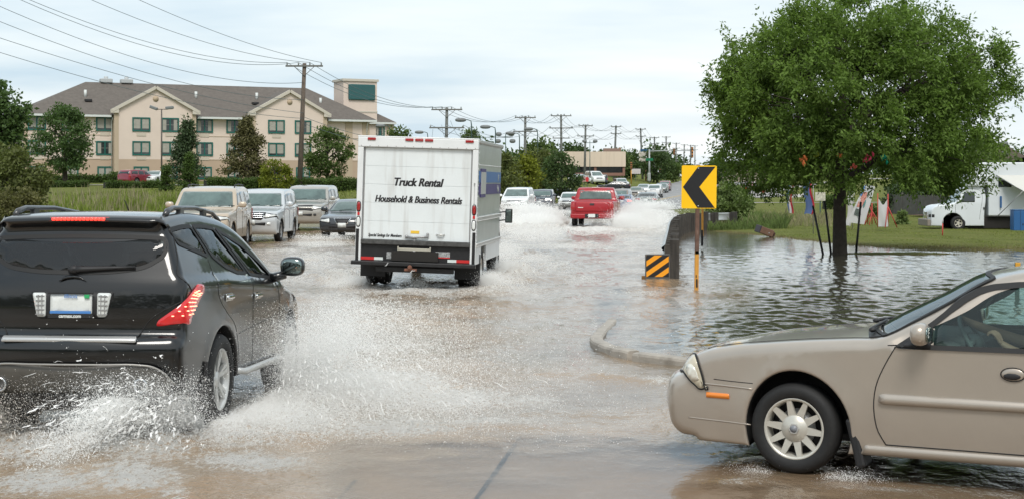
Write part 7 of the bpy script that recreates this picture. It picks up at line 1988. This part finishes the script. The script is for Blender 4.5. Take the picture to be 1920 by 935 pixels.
simple_sign(1538, 361, 377, 9.5, 92, 'box', M('sign_cream', (.45, .43, .36), .6, nz=(9, .5)), 'small cream notice board behind the leaning stakes', 'notice_board')
def fence():
    root = empty('board_fence', (0, 0, 0), 0, 'weathered grey board fence curving away behind the catering truck', 'fence'); wd = M('fence_grey', (.10, .095, .085), .9, nz=(4, .3)); pts = catmull([(22.4, 92), (23.5, 84), (25.0, 78), (27.2, 75), (33, 74), (40, 74)], False, .16); m = MB()
    for i, (a, b) in enumerate(zip(pts, pts[1:])):
        d = (b - a); z0 = tz(a.x, a.y); h = 1.15 + .03 * math.sin(i * 3.7); m.box((a.x, a.y, z0 + h / 2), (d.length * .92, .025, h), rot=Matrix.Rotation(math.atan2(d.y, d.x), 3, 'Z'))
    m.build('boards', wd, root); m = MB()
    for i in range(0, len(pts) - 1, 14): a = pts[i]; m.box((a.x, a.y + .06, tz(a.x, a.y) + .6), (.1, .1, 1.3))
    m.build('fence_posts', wd, root)
fence()
strip_path('footpath', [((1380 - CX) * 128 / F_PX, 128), ((1460 - CX) * 128 / F_PX, 128.5), ((1600 - CX) * 130 / F_PX, 129), ((1800 - CX) * 130 / F_PX, 130)], 1.6, m_path, .03)
strip_path('footpath', [((985 - CX) * 128 / F_PX, 128), ((1048 - CX) * 152 / F_PX, 152), ((1110 - CX) * 185 / F_PX, 185), ((1165 - CX) * 225 / F_PX, 225)], 1.8, m_path, .05)
strip_path('cross_road', [((1330 - CX) * 205 / F_PX, 205), ((1375 - CX) * 200 / F_PX, 200), ((1400 - CX) * 230 / F_PX, 230), ((1480 - CX) * 262 / F_PX, 262), ((1700 - CX) * 285 / F_PX, 285)], 9, M('cross_road_grey', (.30, .28, .26), .7, nz=(.4, .1)), .06)
strip_path('driveway', [((1500 - CX) * 200 / F_PX, 200), ((1494 - CX) * 160 / F_PX, 160)], 2.6, m_path, .06)
def catering_truck():
    wh = M('catering_white', (.62, .65, .67), .35, coat=.5, nz=(.8, .05)); D = 65.5; s = D / F_PX; X0 = (1742 - CX) * s; z0 = .03
    root = empty('catering_truck', (X0, D, z0), math.radians(-3), 'white bonneted catering truck with an awning and blue bin parked on the grass', 'truck')
    u = lambda px: (px - 1742) * s
    Z = lambda py: CAMH + (HY - py) * s - z0
    hd = 1.0
    b = MB(); b.box(((u(1852) + u(1990)) / 2, hd, (Z(305) + Z(405)) / 2), (u(1990) - u(1852), 2.0, Z(305) - Z(405)), bev=.04); b.box(((u(1812) + u(1990)) / 2, hd, (Z(328) + Z(350)) / 2), (u(1990) - u(1812), 2.02, Z(328) - Z(350)), bev=.06); b.box(((u(1812) + u(1990)) / 2, hd, (Z(305) + Z(330)) / 2), (u(1990) - u(1812), 1.9, Z(305) - Z(330)), bev=.05)
    b.build('box_body', wh, root)
    c = Car([(0, Z(424)), (-.02, Z(415)), (-.03, Z(402)), (-.05, Z(395)), (-.12, Z(391)), (-.75, Z(383)), (-1.02, Z(381)), (-1.06, Z(380)), (-1.42, Z(355)), (-1.5, Z(352)), (-2.28, Z(352)), (-2.3, Z(354)), (-2.3, Z(405)), (-2.28, Z(410)), (-1.5, Z(412))][:13] + [(-2.3, Z(424))], [(-.98, .30, .44)], Z(424), .93, Z(381), Z(352), .06, pf=.1, pr=0, bf=.1, br=0, bt=.02, r=.05, sp=.08, rows=6, shoulder=0, tuck=.02)
    ob, _ = c.body(root, wh, name='cab'); W_ = c.side_panel('cab_window', [(-1.3, Z(379)), (-1.5, Z(359)), (-1.9, Z(359)), (-1.9, Z(379))], m_cglass, root, rnd=.03, sp=.08); ws = c.strip_panel('windscreen', 'top', [(-.8, -1.08), (.8, -1.08), (.75, -1.4), (-.75, -1.4)], m_wglass, root, rnd=.04, sp=.08)
    gr = c.strip_panel('grille', 'front', [(-.4, Z(412)), (.4, Z(412)), (.4, Z(396)), (-.4, Z(396))], m_chrome, root, rnd=.02, sp=.06); gr2 = c.strip_panel('headlight', 'front', [(.5, Z(408)), (.5, Z(402)), (.98, Z(402)), (.98, Z(408))], m_black, root, mirror=True, sp=.06)
    T = Matrix.Translation((0.03, hd, 0)) @ Matrix.Rotation(PI, 4, 'Z')
    bm_ = [ob] + W_ + ws + gr + gr2
    dl = c.seam('door_seam', [[(-1.15, Z(424) + .12), (-1.12, Z(381)), (-1.5, Z(356)), (-2.08, Z(356)), (-2.1, Z(412))]], m_trim, root, .006); bm_ += c.made
    bu = MB(); bu.box((.02, 0, Z(418)), (.14, 1.9, Z(412) - Z(425)), bev=.03); bm_.append(bu.build('bumper', M('bumper_tan', (.22, .19, .16), .6), root))
    for o in bm_: o.data.transform(T)
    h = MB(); h.box((u(1844), hd - .95, Z(391)), (.05, .03, .1), bev=.008); h.build('door_handle', m_black, root)
    for x in (1797, 1950):
        for sg in (1, -1): make_wheel(root, u(x) + .0, hd + sg * .84, .30, .315, .2, .17, sg, 'plain', M('cream_wheel', (.5, .47, .4), .5))
    ch = MB(); ch.box(((u(1820) + u(1990)) / 2, hd, Z(418)), (u(1990) - u(1820), 1.6, Z(408) - Z(428))); ch.build('chassis', m_under, root)
    a = MB(); a.add([(u(1868), 0, Z(329)), (u(2000), 0, Z(329)), (u(2000), -1.1, Z(358)), (u(1902), -1.1, Z(358))], [(0, 1, 2, 3)]); a.v += [(v[0], v[1], v[2] - .02) for v in a.v]; a.f += [(7, 6, 5, 4), (0, 4, 5, 1), (1, 5, 6, 2), (2, 6, 7, 3), (3, 7, 4, 0)]; a.mi += [0] * 5; a.sm += [False] * 5; a.build('awning', M('awning_cream', (.66, .65, .6), .7, translucent=.2), root)
    a = MB(); a.tube([(u(1902), -1.08, Z(359)), (u(1868), 0, Z(406))], .018, 6); a.tube([(u(1866), -.02, Z(329)), (u(1902), -1.08, Z(358))], .02, 6); a.build('awning_strut', m_alloyd, root)
    a = MB(); a.box((u(1882), -.01, Z(345)), (.55, .03, .28), bev=.01); a.build('serving_hatch', m_cglass, root)
    a = MB(); a.box((u(1874), -.06, Z(379)), (.07, .1, .5), bev=.02); a.build('blue_hose_reel', M('bin_blue', (.02, .10, .26), .5), root)
    bn = empty('blue_bin', (X0 + u(1888), D - 1.5, .03), 0, 'blue upright bin standing beside the catering truck', 'bin'); m = MB(); m.box((0, 0, .44), (.55, .5, .86), bev=.03); m.build('bin', M('bin_blue'), bn); m = MB(); m.box((0, 0, .885), (.57, .52, .04), bev=.012); m.build('lid', M('bin_blue'), bn)
    m = MB(); m.box((0, -.255, .45), (.008, .01, .8)); m.box((.1, -.256, .3), (.04, .012, .07)); m.build('door_gap', m_black, bn)
catering_truck()
tag(strip_path('bark_bed', [(22.5, 86), (27, 83), (33, 82)], 3.0, M('bark_mulch', (.12, .06, .035), .95, nz=(6, .4)), .08), kind='structure')
# ------------------------------------------------------------------ the queue of other vehicles
def P_(name, col, **k): return paint_mat(name, col, **k)
gold = P_('sand_gold_paint', (.47, .385, .29), rough=.35, metal=.2); silver = P_('silver_paint', (.52, .54, .55), rough=.3, metal=.3); pewter = P_('pewter_paint', (.36, .345, .31), rough=.32, metal=.35); char = P_('charcoal_paint', (.030, .033, .037), rough=.25); white = P_('white_paint', (.68, .69, .69), rough=.3)
navy = P_('navy_paint', (.018, .024, .042), rough=.22); red = P_('red_paint', (.30, .006, .012), rough=.35, coat=.35); dgreen = P_('grey_green_paint', (.13, .15, .14), rough=.3, metal=.2); blue = P_('blue_paint', (.035, .07, .17), rough=.25); brown = P_('brown_paint', (.16, .12, .09), rough=.5); maroon = P_('maroon_paint', (.22, .03, .04), rough=.3); black2 = P_('black_paint', (.012, .013, .018), rough=.25); tan2_ = P_('tan_grey_paint', (.30, .27, .23), rough=.35)
low_tan = M('tan_cladding', (.34, .28, .21), .6); low_grey = M('grey_cladding', (.16, .155, .145), .6)
def face_cam(px, D, heading=None):
    """rotation so that local +x points towards the camera along the road there"""
    return heading
OR = lambda D: math.atan2(-(1.0), -float((road_c(D + 5) - road_c(D - 5)) / 10)) if D > 100 else math.radians(-90 - 5.85)
OUT = lambda D: OR(D) + PI
def X_(px, D): return (px - CX) * D / F_PX
def veh(style, name, label, px, D, rz, L, w, H, paint, z=0.0, half=None, **k):
    """px = centre of the face that looks at the camera, D its distance"""
    f = Vector((X_(px, D), D, z)); away = not (math.sin(rz) < 0)
    d = Vector((math.cos(rz), math.sin(rz), 0)); c = f - d * (L / 2) if not away else f + d * (L / 2)
    return traffic_car(style, name, label, 'car' if style != 'pickup' else 'pickup truck', k.pop('group', None), c, rz, L, w, H, paint, **k)
veh('suv', 'sport_utility_vehicle', 'gold tan sport utility vehicle queued next to the black car roof', 366, 46.2, math.radians(-90 + 1.0), 5.1, 2.0, 1.93, gold, z=.0, R=.39, detail=1, rails=True, lower_mat=low_tan, grille='bar')
veh('suv', 'sport_utility_vehicle', 'silver sport utility vehicle with green tinted slatted grille and round fog lamps', 470, 52.6, math.radians(-90 - 1.5), 4.65, 1.84, 1.83, silver, R=.37, detail=2, grille='star', rails=False)
veh('suv', 'sport_utility_vehicle', 'large pewter grey sport utility vehicle with two bar grille', 561, 66, math.radians(-90 - 3.0), 5.1, 2.0, 1.95, pewter, R=.40, detail=1, grille='big', lower_mat=None)
veh('sedan', 'saloon_car', 'charcoal saloon with a chrome edged vee grille half hidden by the rental truck', 641, 55.7, math.radians(-90 - 6), 4.65, 1.82, 1.43, char, R=.33, detail=2, grille='vee')
veh('van', 'minivan', 'white minivan ploughing through spray beside the rental truck', 963, 110, OR(112), 5.0, 1.98, 1.78, white, z=-.03, R=.34, detail=1, grille='slot', glass=m_cglass)
veh('suv', 'sport_utility_vehicle', 'dark navy crossover behind the white minivan', 1011, 122, OR(122) + .05, 4.7, 1.9, 1.62, navy, z=-.05, R=.36, lit=1, detail=1, grille='slot')
veh('suv', 'sport_utility_vehicle', 'small white sport utility vehicle with grey bumper beside the red pickup', 1063, 141, OR(138), 4.4, 1.82, 1.68, white, z=-.42, R=.35, detail=1, grille='bar', lower_mat=low_grey)
PK, pkc = veh('pickup', 'pickup_truck', 'red pickup truck driving away through a wall of white spray', 1110, 70, math.radians(90 - 7.4), 5.6, 2.02, 1.9, red, z=-.06, R=.39, detail=1, grille='bar')
# tailgate details of the red pickup
def pickup_rear(root, c):
    H = 1.9
    c.strip_panel('tailgate', 'rear', [(-.78, .80), (.78, .80), (.78, 1.25), (-.78, 1.25)], red, root, off=.012, rnd=.03, sp=.1)
    c.strip_panel('tailgate_handle', 'rear', [(-.11, 1.08), (.11, 1.08), (.10, 1.17), (-.10, 1.17)], m_black, root, off=.022, rnd=.03, sp=.05)
    m = MB(); m.box((-2.87, 0, .60), (.16, 1.95, .20), bev=.04); m.build('rear_bumper', red, root)
    m = MB(); m.box((-2.955, 0, .61), (.03, .62, .17), bev=.02); bo = m.build('plate_recess', m_black, root)
    m = MB(); m.box((-2.975, 0, .62), (.012, .31, .15)); m.build('license_plate', m_plate, bo)
    m = MB(); m.box((-2.82, .52, .98), (.02, .24, .035), bev=.006); m.build('tailgate_badge', m_alloy, root)
    m = MB(); m.box((-.50, 0, 1.88), (.05, .36, .05), bev=.01); m.build('cab_brake_light', M('cab_lamp', (.6, .45, .42), .4), root)
    for y in (.38, -.38): m = MB(); m.box((-.15, y, 1.35), (.12, .28, .4), bev=.05); m.build('headrest', m_black, root)
    m = MB(); m.box((-.60, -.55, 1.72), (.012, .35, .09)); m.build('window_sticker', m_plate, root)
pickup_rear(PK, pkc)
veh('van', 'minivan', 'brown minivan hidden behind the red pickup cab', 1157, 150, OR(150), 4.9, 1.9, 1.86, brown, z=-.36, R=.34, detail=0, grille='slot')
veh('sedan', 'saloon_car', 'blue saloon driving away beside the red pickup with one red lamp showing', 1166, 138, OUT(138), 4.5, 1.78, 1.42, blue, z=-.40, R=.32, detail=0, tail_lit=True)
veh('sedan', 'saloon_car', 'grey green saloon driving away behind the spray', 1211, 126, OUT(126), 4.7, 1.82, 1.45, dgreen, z=-.16, R=.33, detail=0)
gr = None
veh('sedan', 'saloon_car', 'dull silver saloon first of the oncoming line beyond the spray', 1189, 200, OR(200), 4.6, 1.78, 1.42, tan2_, z=.2, R=.32, lit=0, far=True, detail=0)
veh('sedan', 'saloon_car', 'pale blue silver saloon with one bright headlamp in the oncoming line', 1203, 222, OR(222), 4.6, 1.78, 1.42, silver, z=.55, R=.32, lit=1, far=True, detail=0)
veh('suv', 'sport_utility_vehicle', 'white family car with dark grille in the oncoming line', 1224, 207, OR(207), 4.6, 1.82, 1.6, white, z=.34, R=.34, far=True, detail=0, grille='slot')
veh('sedan', 'saloon_car', 'dark green saloon tucked behind the white family car', 1237, 226, OR(226), 4.6, 1.8, 1.48, dgreen, z=.62, R=.33, far=True, detail=0)
veh('suv', 'sport_utility_vehicle', 'faded red sport utility vehicle last in the oncoming line', 1245, 240, OR(240), 4.5, 1.8, 1.62, maroon, z=.85, R=.35, far=True, detail=0)
veh('sedan', 'saloon_car', 'white car cresting the far end of the road', 1272, 390, OR(390), 4.6, 1.8, 1.45, white, z=3.45, R=.33, far=True, detail=0)
def parked(style, nm, lb, px, D, rz, L, w, H, paint, **k):
    X = X_(px, D); return traffic_car(style, nm, lb, 'car', None, (X, D, tz(X, D)), rz, L, w, H, paint, far=True, detail=0, **k)
parked('sedan', 'saloon_car', 'black saloon parked side on before the beige store', 1150, 232, math.radians(178), 5.2, 1.8, 1.4, black2)
parked('van', 'van', 'white van parked nose out at the store shopfront', 1115, 246, math.radians(-75), 5.2, 2.0, 2.1, white)
parked('suv', 'sport_utility_vehicle', 'dark blue vehicle parked beside the white van at the store', 1128, 248, math.radians(90), 4.6, 1.8, 1.7, navy)
parked('suv', 'sport_utility_vehicle', 'silver vehicle parked at the end of the store', 1164, 250, math.radians(-80), 4.6, 1.8, 1.6, silver)
parked('sedan', 'saloon_car', 'small white car with blue glass parked by the pink notice', 1087, 236, math.radians(-60), 4.4, 1.75, 1.45, white)
parked('sedan', 'saloon_car', 'dark car parked under the dense street trees', 1040, 185, math.radians(170), 4.7, 1.8, 1.45, navy)
parked('suv', 'sport_utility_vehicle', 'red car parked at the hotel with its tail showing', 260, 158, math.radians(60), 4.5, 1.8, 1.5, P_('hotel_car_red', (.22, .012, .03), rough=.3))
parked('sedan', 'saloon_car', 'white car parked next to the red one at the hotel', 291, 160, math.radians(-100), 4.6, 1.8, 1.4, white)
parked('sedan', 'saloon_car', 'dark red car with lit tail lamps braking on the cross road', 1394, 214, math.radians(75), 4.4, 1.75, 1.5, maroon, tail_lit=True)
parked('sedan', 'saloon_car', 'second red car further up the cross road', 1406, 236, math.radians(70), 4.4, 1.75, 1.45, maroon)
parked('sedan', 'saloon_car', 'white car nose hidden by the feathery bush on the cross road', 1368, 190, math.radians(-60), 4.4, 1.75, 1.45, white)

# ------------------------------------------------------------------ spray
def ropes(n, org, v0, spread, t0, t1, fwd, drift, rng, r=(.0015, .0045), m=5):
    """torn strings of water along the same arcs as the drops"""
    VV = []; FF = []; k0 = 0; org = np.asarray(org, float); fwd = np.asarray(fwd, float)
    for q in range(n):
        v = np.asarray(v0, float) + rng.normal(size=3) * np.asarray(spread); a = rng.uniform(*t0); b = a + rng.uniform(*t1); t = np.linspace(a, b, m)
        p = org + v * t[:, None] - np.array([0, 0, 4.9]) * (t ** 2)[:, None] - fwd * drift * t[:, None]; p = p + np.cumsum(rng.normal(size=(m, 3)) * .006, 0)
        if p[:, 2].max() < .0: continue
        rad = rng.uniform(*r) * np.sin(np.linspace(.15, PI - .1, m)) * rng.uniform(.45, 1.5, m); d = np.gradient(p, axis=0); d /= np.linalg.norm(d, axis=1)[:, None] + 1e-9
        u = np.cross(d, np.array([.3, .2, .93])); u /= np.linalg.norm(u, axis=1)[:, None] + 1e-9; w = np.cross(d, u)
        for e in range(4): VV.append(p + (u * math.cos(e * PI / 2) * 1.7 + w * math.sin(e * PI / 2) * .6) * rad[:, None])
        for i in range(m - 1):
            for e in range(4): A, B = k0 + e * m + i, k0 + ((e + 1) % 4) * m + i; FF += [(A, B, B + 1), (A, B + 1, A + 1)]
        k0 += 4 * m
    return np.concatenate(VV), np.array(FF)
def droplets(name, label, P, R, mat, extra=()):
    """tetra droplets at P (n,3) with radii R"""
    n = len(P); a = np.array([(1, 1, 1), (1, -1, -1), (-1, 1, -1), (-1, -1, 1)]) / math.sqrt(3)
    q = RNG.normal(size=(n, 4)); q /= np.linalg.norm(q, axis=1)[:, None]; w, x, y, z = q.T
    Rm = np.stack([np.stack([1 - 2 * (y * y + z * z), 2 * (x * y - z * w), 2 * (x * z + y * w)], 1), np.stack([2 * (x * y + z * w), 1 - 2 * (x * x + z * z), 2 * (y * z - x * w)], 1), np.stack([2 * (x * z - y * w), 2 * (y * z + x * w), 1 - 2 * (x * x + y * y)], 1)], 1)
    V = np.einsum('nij,kj->nki', Rm, a) * R[:, None, None] + P[:, None, :]
    k = np.arange(n)[:, None, None] * 4; F = (k + np.array([(0, 1, 2), (0, 2, 3), (0, 3, 1), (1, 3, 2)])[None]).reshape(-1, 3)
    V = V.reshape(-1, 3)
    for a_, b_ in extra: F = np.concatenate([F, b_ + len(V)]); V = np.concatenate([V, a_])
    return tag(mesh_np(name, V, F, mat), label, 'splash', kind='stuff')
m_spray = M('spray_white', (.97, .97, .96), .8, spec=.1, translucent=.5); m_sprayb = M('spray_brownish', (.86, .83, .78), .8, spec=.1, translucent=.5)
def ball(n, org, v0, spread, tmax, fwd, drift, rng, line=None, tpow=1.0, r0=.003, r1=.011, rp=3.0, turb=.05, zmin=-.02):
    """ballistic spray: droplets of age t thrown from ORG (moving along FWD with the wheel)"""
    t = tmax * rng.random(n) ** tpow; v = np.asarray(v0, float)[None] + rng.normal(size=(n, 3)) * np.asarray(spread)[None]; v[:, 2] = np.minimum(v[:, 2], v0[2] + 1.1 * spread[2])
    p = np.asarray(org, float)[None] + v * t[:, None] - .5 * 9.8 * np.array([0, 0, 1.])[None] * (t ** 2)[:, None] - np.asarray(fwd)[None] * drift * t[:, None]
    if line is not None: p += np.asarray(line)[None] * rng.random(n)[:, None]
    # gather into ligaments
    g = fbm(p[:, 0] * 7 + p[:, 2] * 3, p[:, 1] * 7 + p[:, 2] * 6, 3); p = p + rng.normal(size=(n, 3)) * turb * (.3 + t / tmax)[:, None]
    k = (p[:, 2] > zmin) & (g > -.18 - .5 * rng.random(n)); p = p[k]; R = r0 + (r1 - r0) * rng.random(len(p)) ** rp
    return p, R
def cat_(*a): return np.concatenate([x[0] for x in a]), np.concatenate([x[1] for x in a])
def suv_spray():
    rng = np.random.default_rng(3); f = np.array([.0837, .9965, 0]); r = np.array([.9965, -.0837, 0])
    fw = np.array([-3.331, 12.968, 0]) + f * 2.52 + r * .93; rw = np.array([-3.331, 12.968, 0]) + r * .93
    A = ball(400000, fw + f * .15, r * 2.6 + np.array([0, 0, 3.5]), (.9, .6, .7), .78, f, 4.2, rng, tpow=.9, r0=.0013, r1=.006, rp=9)
    B = ball(380000, fw, r * 3.6 + np.array([0, 0, 1.4]), (1.1, .8, .7), .5, f, 5.0, rng, tpow=.8, r0=.0014, r1=.006, rp=9)
    Cc = ball(90000, fw - f * .2, r * .9 + np.array([0, 0, 2.9]), (.5, .6, .9), .6, f, 3.5, rng, r0=.0012, r1=.005, rp=8)
    E = ball(340000, fw - f * .6, r * 3.0 + np.array([0, 0, .9]), (1.4, .9, .5), .42, f, 4.0, rng, line=-f * 1.8, r0=.0015, r1=.006, rp=9)
    P, R = cat_(A, B, Cc, E); droplets('water_splash', 'high white fan of spray thrown from the front wheel of the black vehicle', P, R, m_spray, [ropes(1200, fw, r * 2.8 + np.array([0, 0, 2.6]), (.9, .6, .8), (.04, .5), (.010, .03), f, 4.3, rng), ropes(700, fw - f * .8, r * 2.8 + np.array([0, 0, 1.1]), (1.2, .9, .4), (.03, .28), (.010, .03), f, 4.0, rng)])
    A = ball(130000, rw - f * .25 - r * .12, -f * 1.8 + np.array([0, 0, 2.5]) - r * .8, (.8, .6, .6), .45, f, 1.0, rng, r0=.0012, r1=.006, rp=9)
    B = ball(34000, rw - f * .1, r * 1.2 + np.array([0, 0, 1.0]), (.7, .6, .5), .4, f, 3, rng, r0=.0013, r1=.006, rp=8)
    Cs = ball(70000, rw - f * .35 - r * .35, -f * 2.0 + np.array([0, 0, 2.4]) - r * .7, (.3, .5, .25), .5, f, 1.2, rng, r0=.0014, r1=.007, rp=6, turb=.02)
    P, R = cat_(A, B, Cs); droplets('water_splash', 'grey splash flung back from the rear wheel under the black bumper', P, R, m_spray, [ropes(900, rw - f * .3 - r * .2, -f * 1.9 + np.array([0, 0, 2.3]) - r * .9, (.8, .6, .6), (.02, .36), (.010, .032), f, 1.1, rng, (.002, .006))])
    lw = rw - r * 1.75
    A = ball(80000, lw - f * .35, -f * 2.2 + np.array([0, 0, 2.0]), (.8, .6, .6), .45, f, 1.0, rng, r0=.0012, r1=.006, rp=9); B = ball(14000, lw - f * .3 + r * .5, -f * 1.6 + np.array([0, 0, 2.2]), (.9, .5, .8), .6, f, .8, rng, r0=.0015, r1=.005)
    P, R = cat_(A, B); droplets('water_splash', 'splash behind the far rear wheel of the black vehicle at the picture edge', P, R, m_sprayb, [ropes(400, lw - f * .35, -f * 2.0 + np.array([0, 0, 2.0]), (.7, .5, .5), (.02, .33), (.010, .032), f, 1.0, rng, (.002, .006))])
    # flecks hanging in front of the bumper
    n = 150; p = np.array([-3.3, 11.6, .3])[None] + np.stack([rng.uniform(-.3, 1.1, n), rng.uniform(-.6, .3, n), rng.random(n) ** 1.6 * .75], 1); droplets('water_drops', 'loose bright drops in front of the black bumper', p, .002 + .005 * rng.random(n) ** 3, m_spray)
suv_spray()
def truck_spray():
    rng = np.random.default_rng(4); f = np.array([.102, .995, 0]); r = np.array([.995, -.102, 0]); o = np.array([-1.87, 29.6, 0])
    rw = o + f * 1.22 + r * 1.1; lw = o + f * 1.22 - r * 1.1; fwR = o + f * 5.5 + r * .95
    A = ball(60000, rw, r * 1.5 + np.array([0, 0, 1.6]) - f * .5, (.7, .8, .6), .45, f, 1.6, rng, r0=.0022, r1=.010, rp=7); B = ball(70000, fwR, r * 1.6 + np.array([0, 0, 1.8]), (.6, .8, .6), .45, f, 4.5, rng, r0=.0022, r1=.010, rp=7)
    Cc = ball(40000, lw, -r * 1.4 + np.array([0, 0, 1.2]) - f * .6, (.7, .8, .5), .4, f, 1.6, rng, r0=.0022, r1=.010, rp=7); E = ball(1500, o + f * .8, -f * 1.6 + np.array([0, 0, 1.3]), (1.0, .5, .4), .3, f, .5, rng, r0=.004, r1=.022, rp=4)
    P, R = cat_(A, B, Cc, E); droplets('water_splash', 'white water boiling round the wheels of the rental truck', P, R, m_spray)
truck_spray()
def pickup_spray():
    rng = np.random.default_rng(5); f = np.array([.129, .992, 0]); r = np.array([.992, -.129, 0]); o = np.array([X_(1110, 70), 70., 0])
    fl = o + f * 4.7 - r * .95; fr2 = o + f * 4.7 + r * .95; rl = o + f * 1.1 - r * .9; rr = o + f * 1.1 + r * .9
    k = dict(r0=.0055, r1=.022, rp=7, turb=.16)
    A = ball(130000, fl - r * .5, -r * 3.7 + np.array([0, 0, 3.3]), (1.3, 1.0, 1.0), .72, f, 7, rng, **k); B = ball(110000, rl - r * .5, -r * 3.2 + np.array([0, 0, 2.2]), (1.3, 1.2, .9), .6, f, 5, rng, **k)
    Cc = ball(110000, fr2, r * 2.4 + np.array([0, 0, 3.6]), (1.0, 1.0, 1.0), .78, f, 6, rng, **k); E = ball(80000, rr, r * 2.2 + np.array([0, 0, 2.4]), (1.2, 1.2, .9), .6, f, 5, rng, **k); G = ball(14000, o + f * .8, -f * 1.2 + np.array([0, 0, 1.0]), (.9, .6, .4), .32, f, 1, rng, line=r * .4, **k)
    P1, R1 = cat_(A, B); P2, R2 = cat_(Cc, E, G)
    droplets('water_splash', 'wide white wall of spray between the rental truck and the red pickup', P1, R1, m_spray); droplets('water_splash', 'white spray plume on the guard rail side of the red pickup', P2, R2, m_spray)
    q = np.array([X_(640, 55.7), 55.7, 0]); A = ball(8000, q, np.array([1.5, -1.5, 1.0]), (1.5, .8, .4), .4, -f, 0, rng, line=np.array([-1.8, 0, 0]), r0=.006, r1=.02, turb=.1); droplets('water_splash', 'low mist of spray under the charcoal saloon nose', *A, m_spray)
    q = np.array([X_(963, 108), 108, 0]); A = ball(9000, q, np.array([0, -1.5, 1.9]), (2.0, 1, .8), .5, -f, 0, rng, line=np.array([1.5, 0, 0]), r0=.02, r1=.06, turb=.15); droplets('water_splash', 'spray breaking over the bonnet of the white minivan', *A, m_spray)
    q = np.array([X_(1211, 124), 124, 0]); A = ball(8000, q, np.array([0.5, -1.5, 2.0]), (2.0, 1, .8), .5, -f, 0, rng, line=np.array([1.5, 0, 0]), r0=.02, r1=.06, turb=.15); droplets('water_splash', 'spray behind the grey green saloon', *A, m_spray)
pickup_spray()
def small_spray():
    rng = np.random.default_rng(6); c = np.array([2.333 + -.46 * .8, 11.424 - .888 * .8, 0]); f = np.array([-.888, .46, 0]); l = np.array([-.46, -.888, 0])
    A = ball(2600, c + f * .12 + l * .1, l * .5 + f * .8 + np.array([0, 0, .45]), (.5, .4, .15), .14, f, 0, rng, line=f * .2, r0=.001, r1=.0035, rp=4, turb=.03); B = ball(4200, c - f * .2 + l * .08, -f * 1.0 + l * .3 + np.array([0, 0, .75]), (.6, .3, .25), .2, f, 0, rng, line=-f * .25, r0=.001, r1=.004, rp=4, turb=.03)
    P, R = cat_(A, B); droplets('water_splash', 'small ripple of splash round the front tyre of the beige saloon', P, R, m_spray)
small_spray()
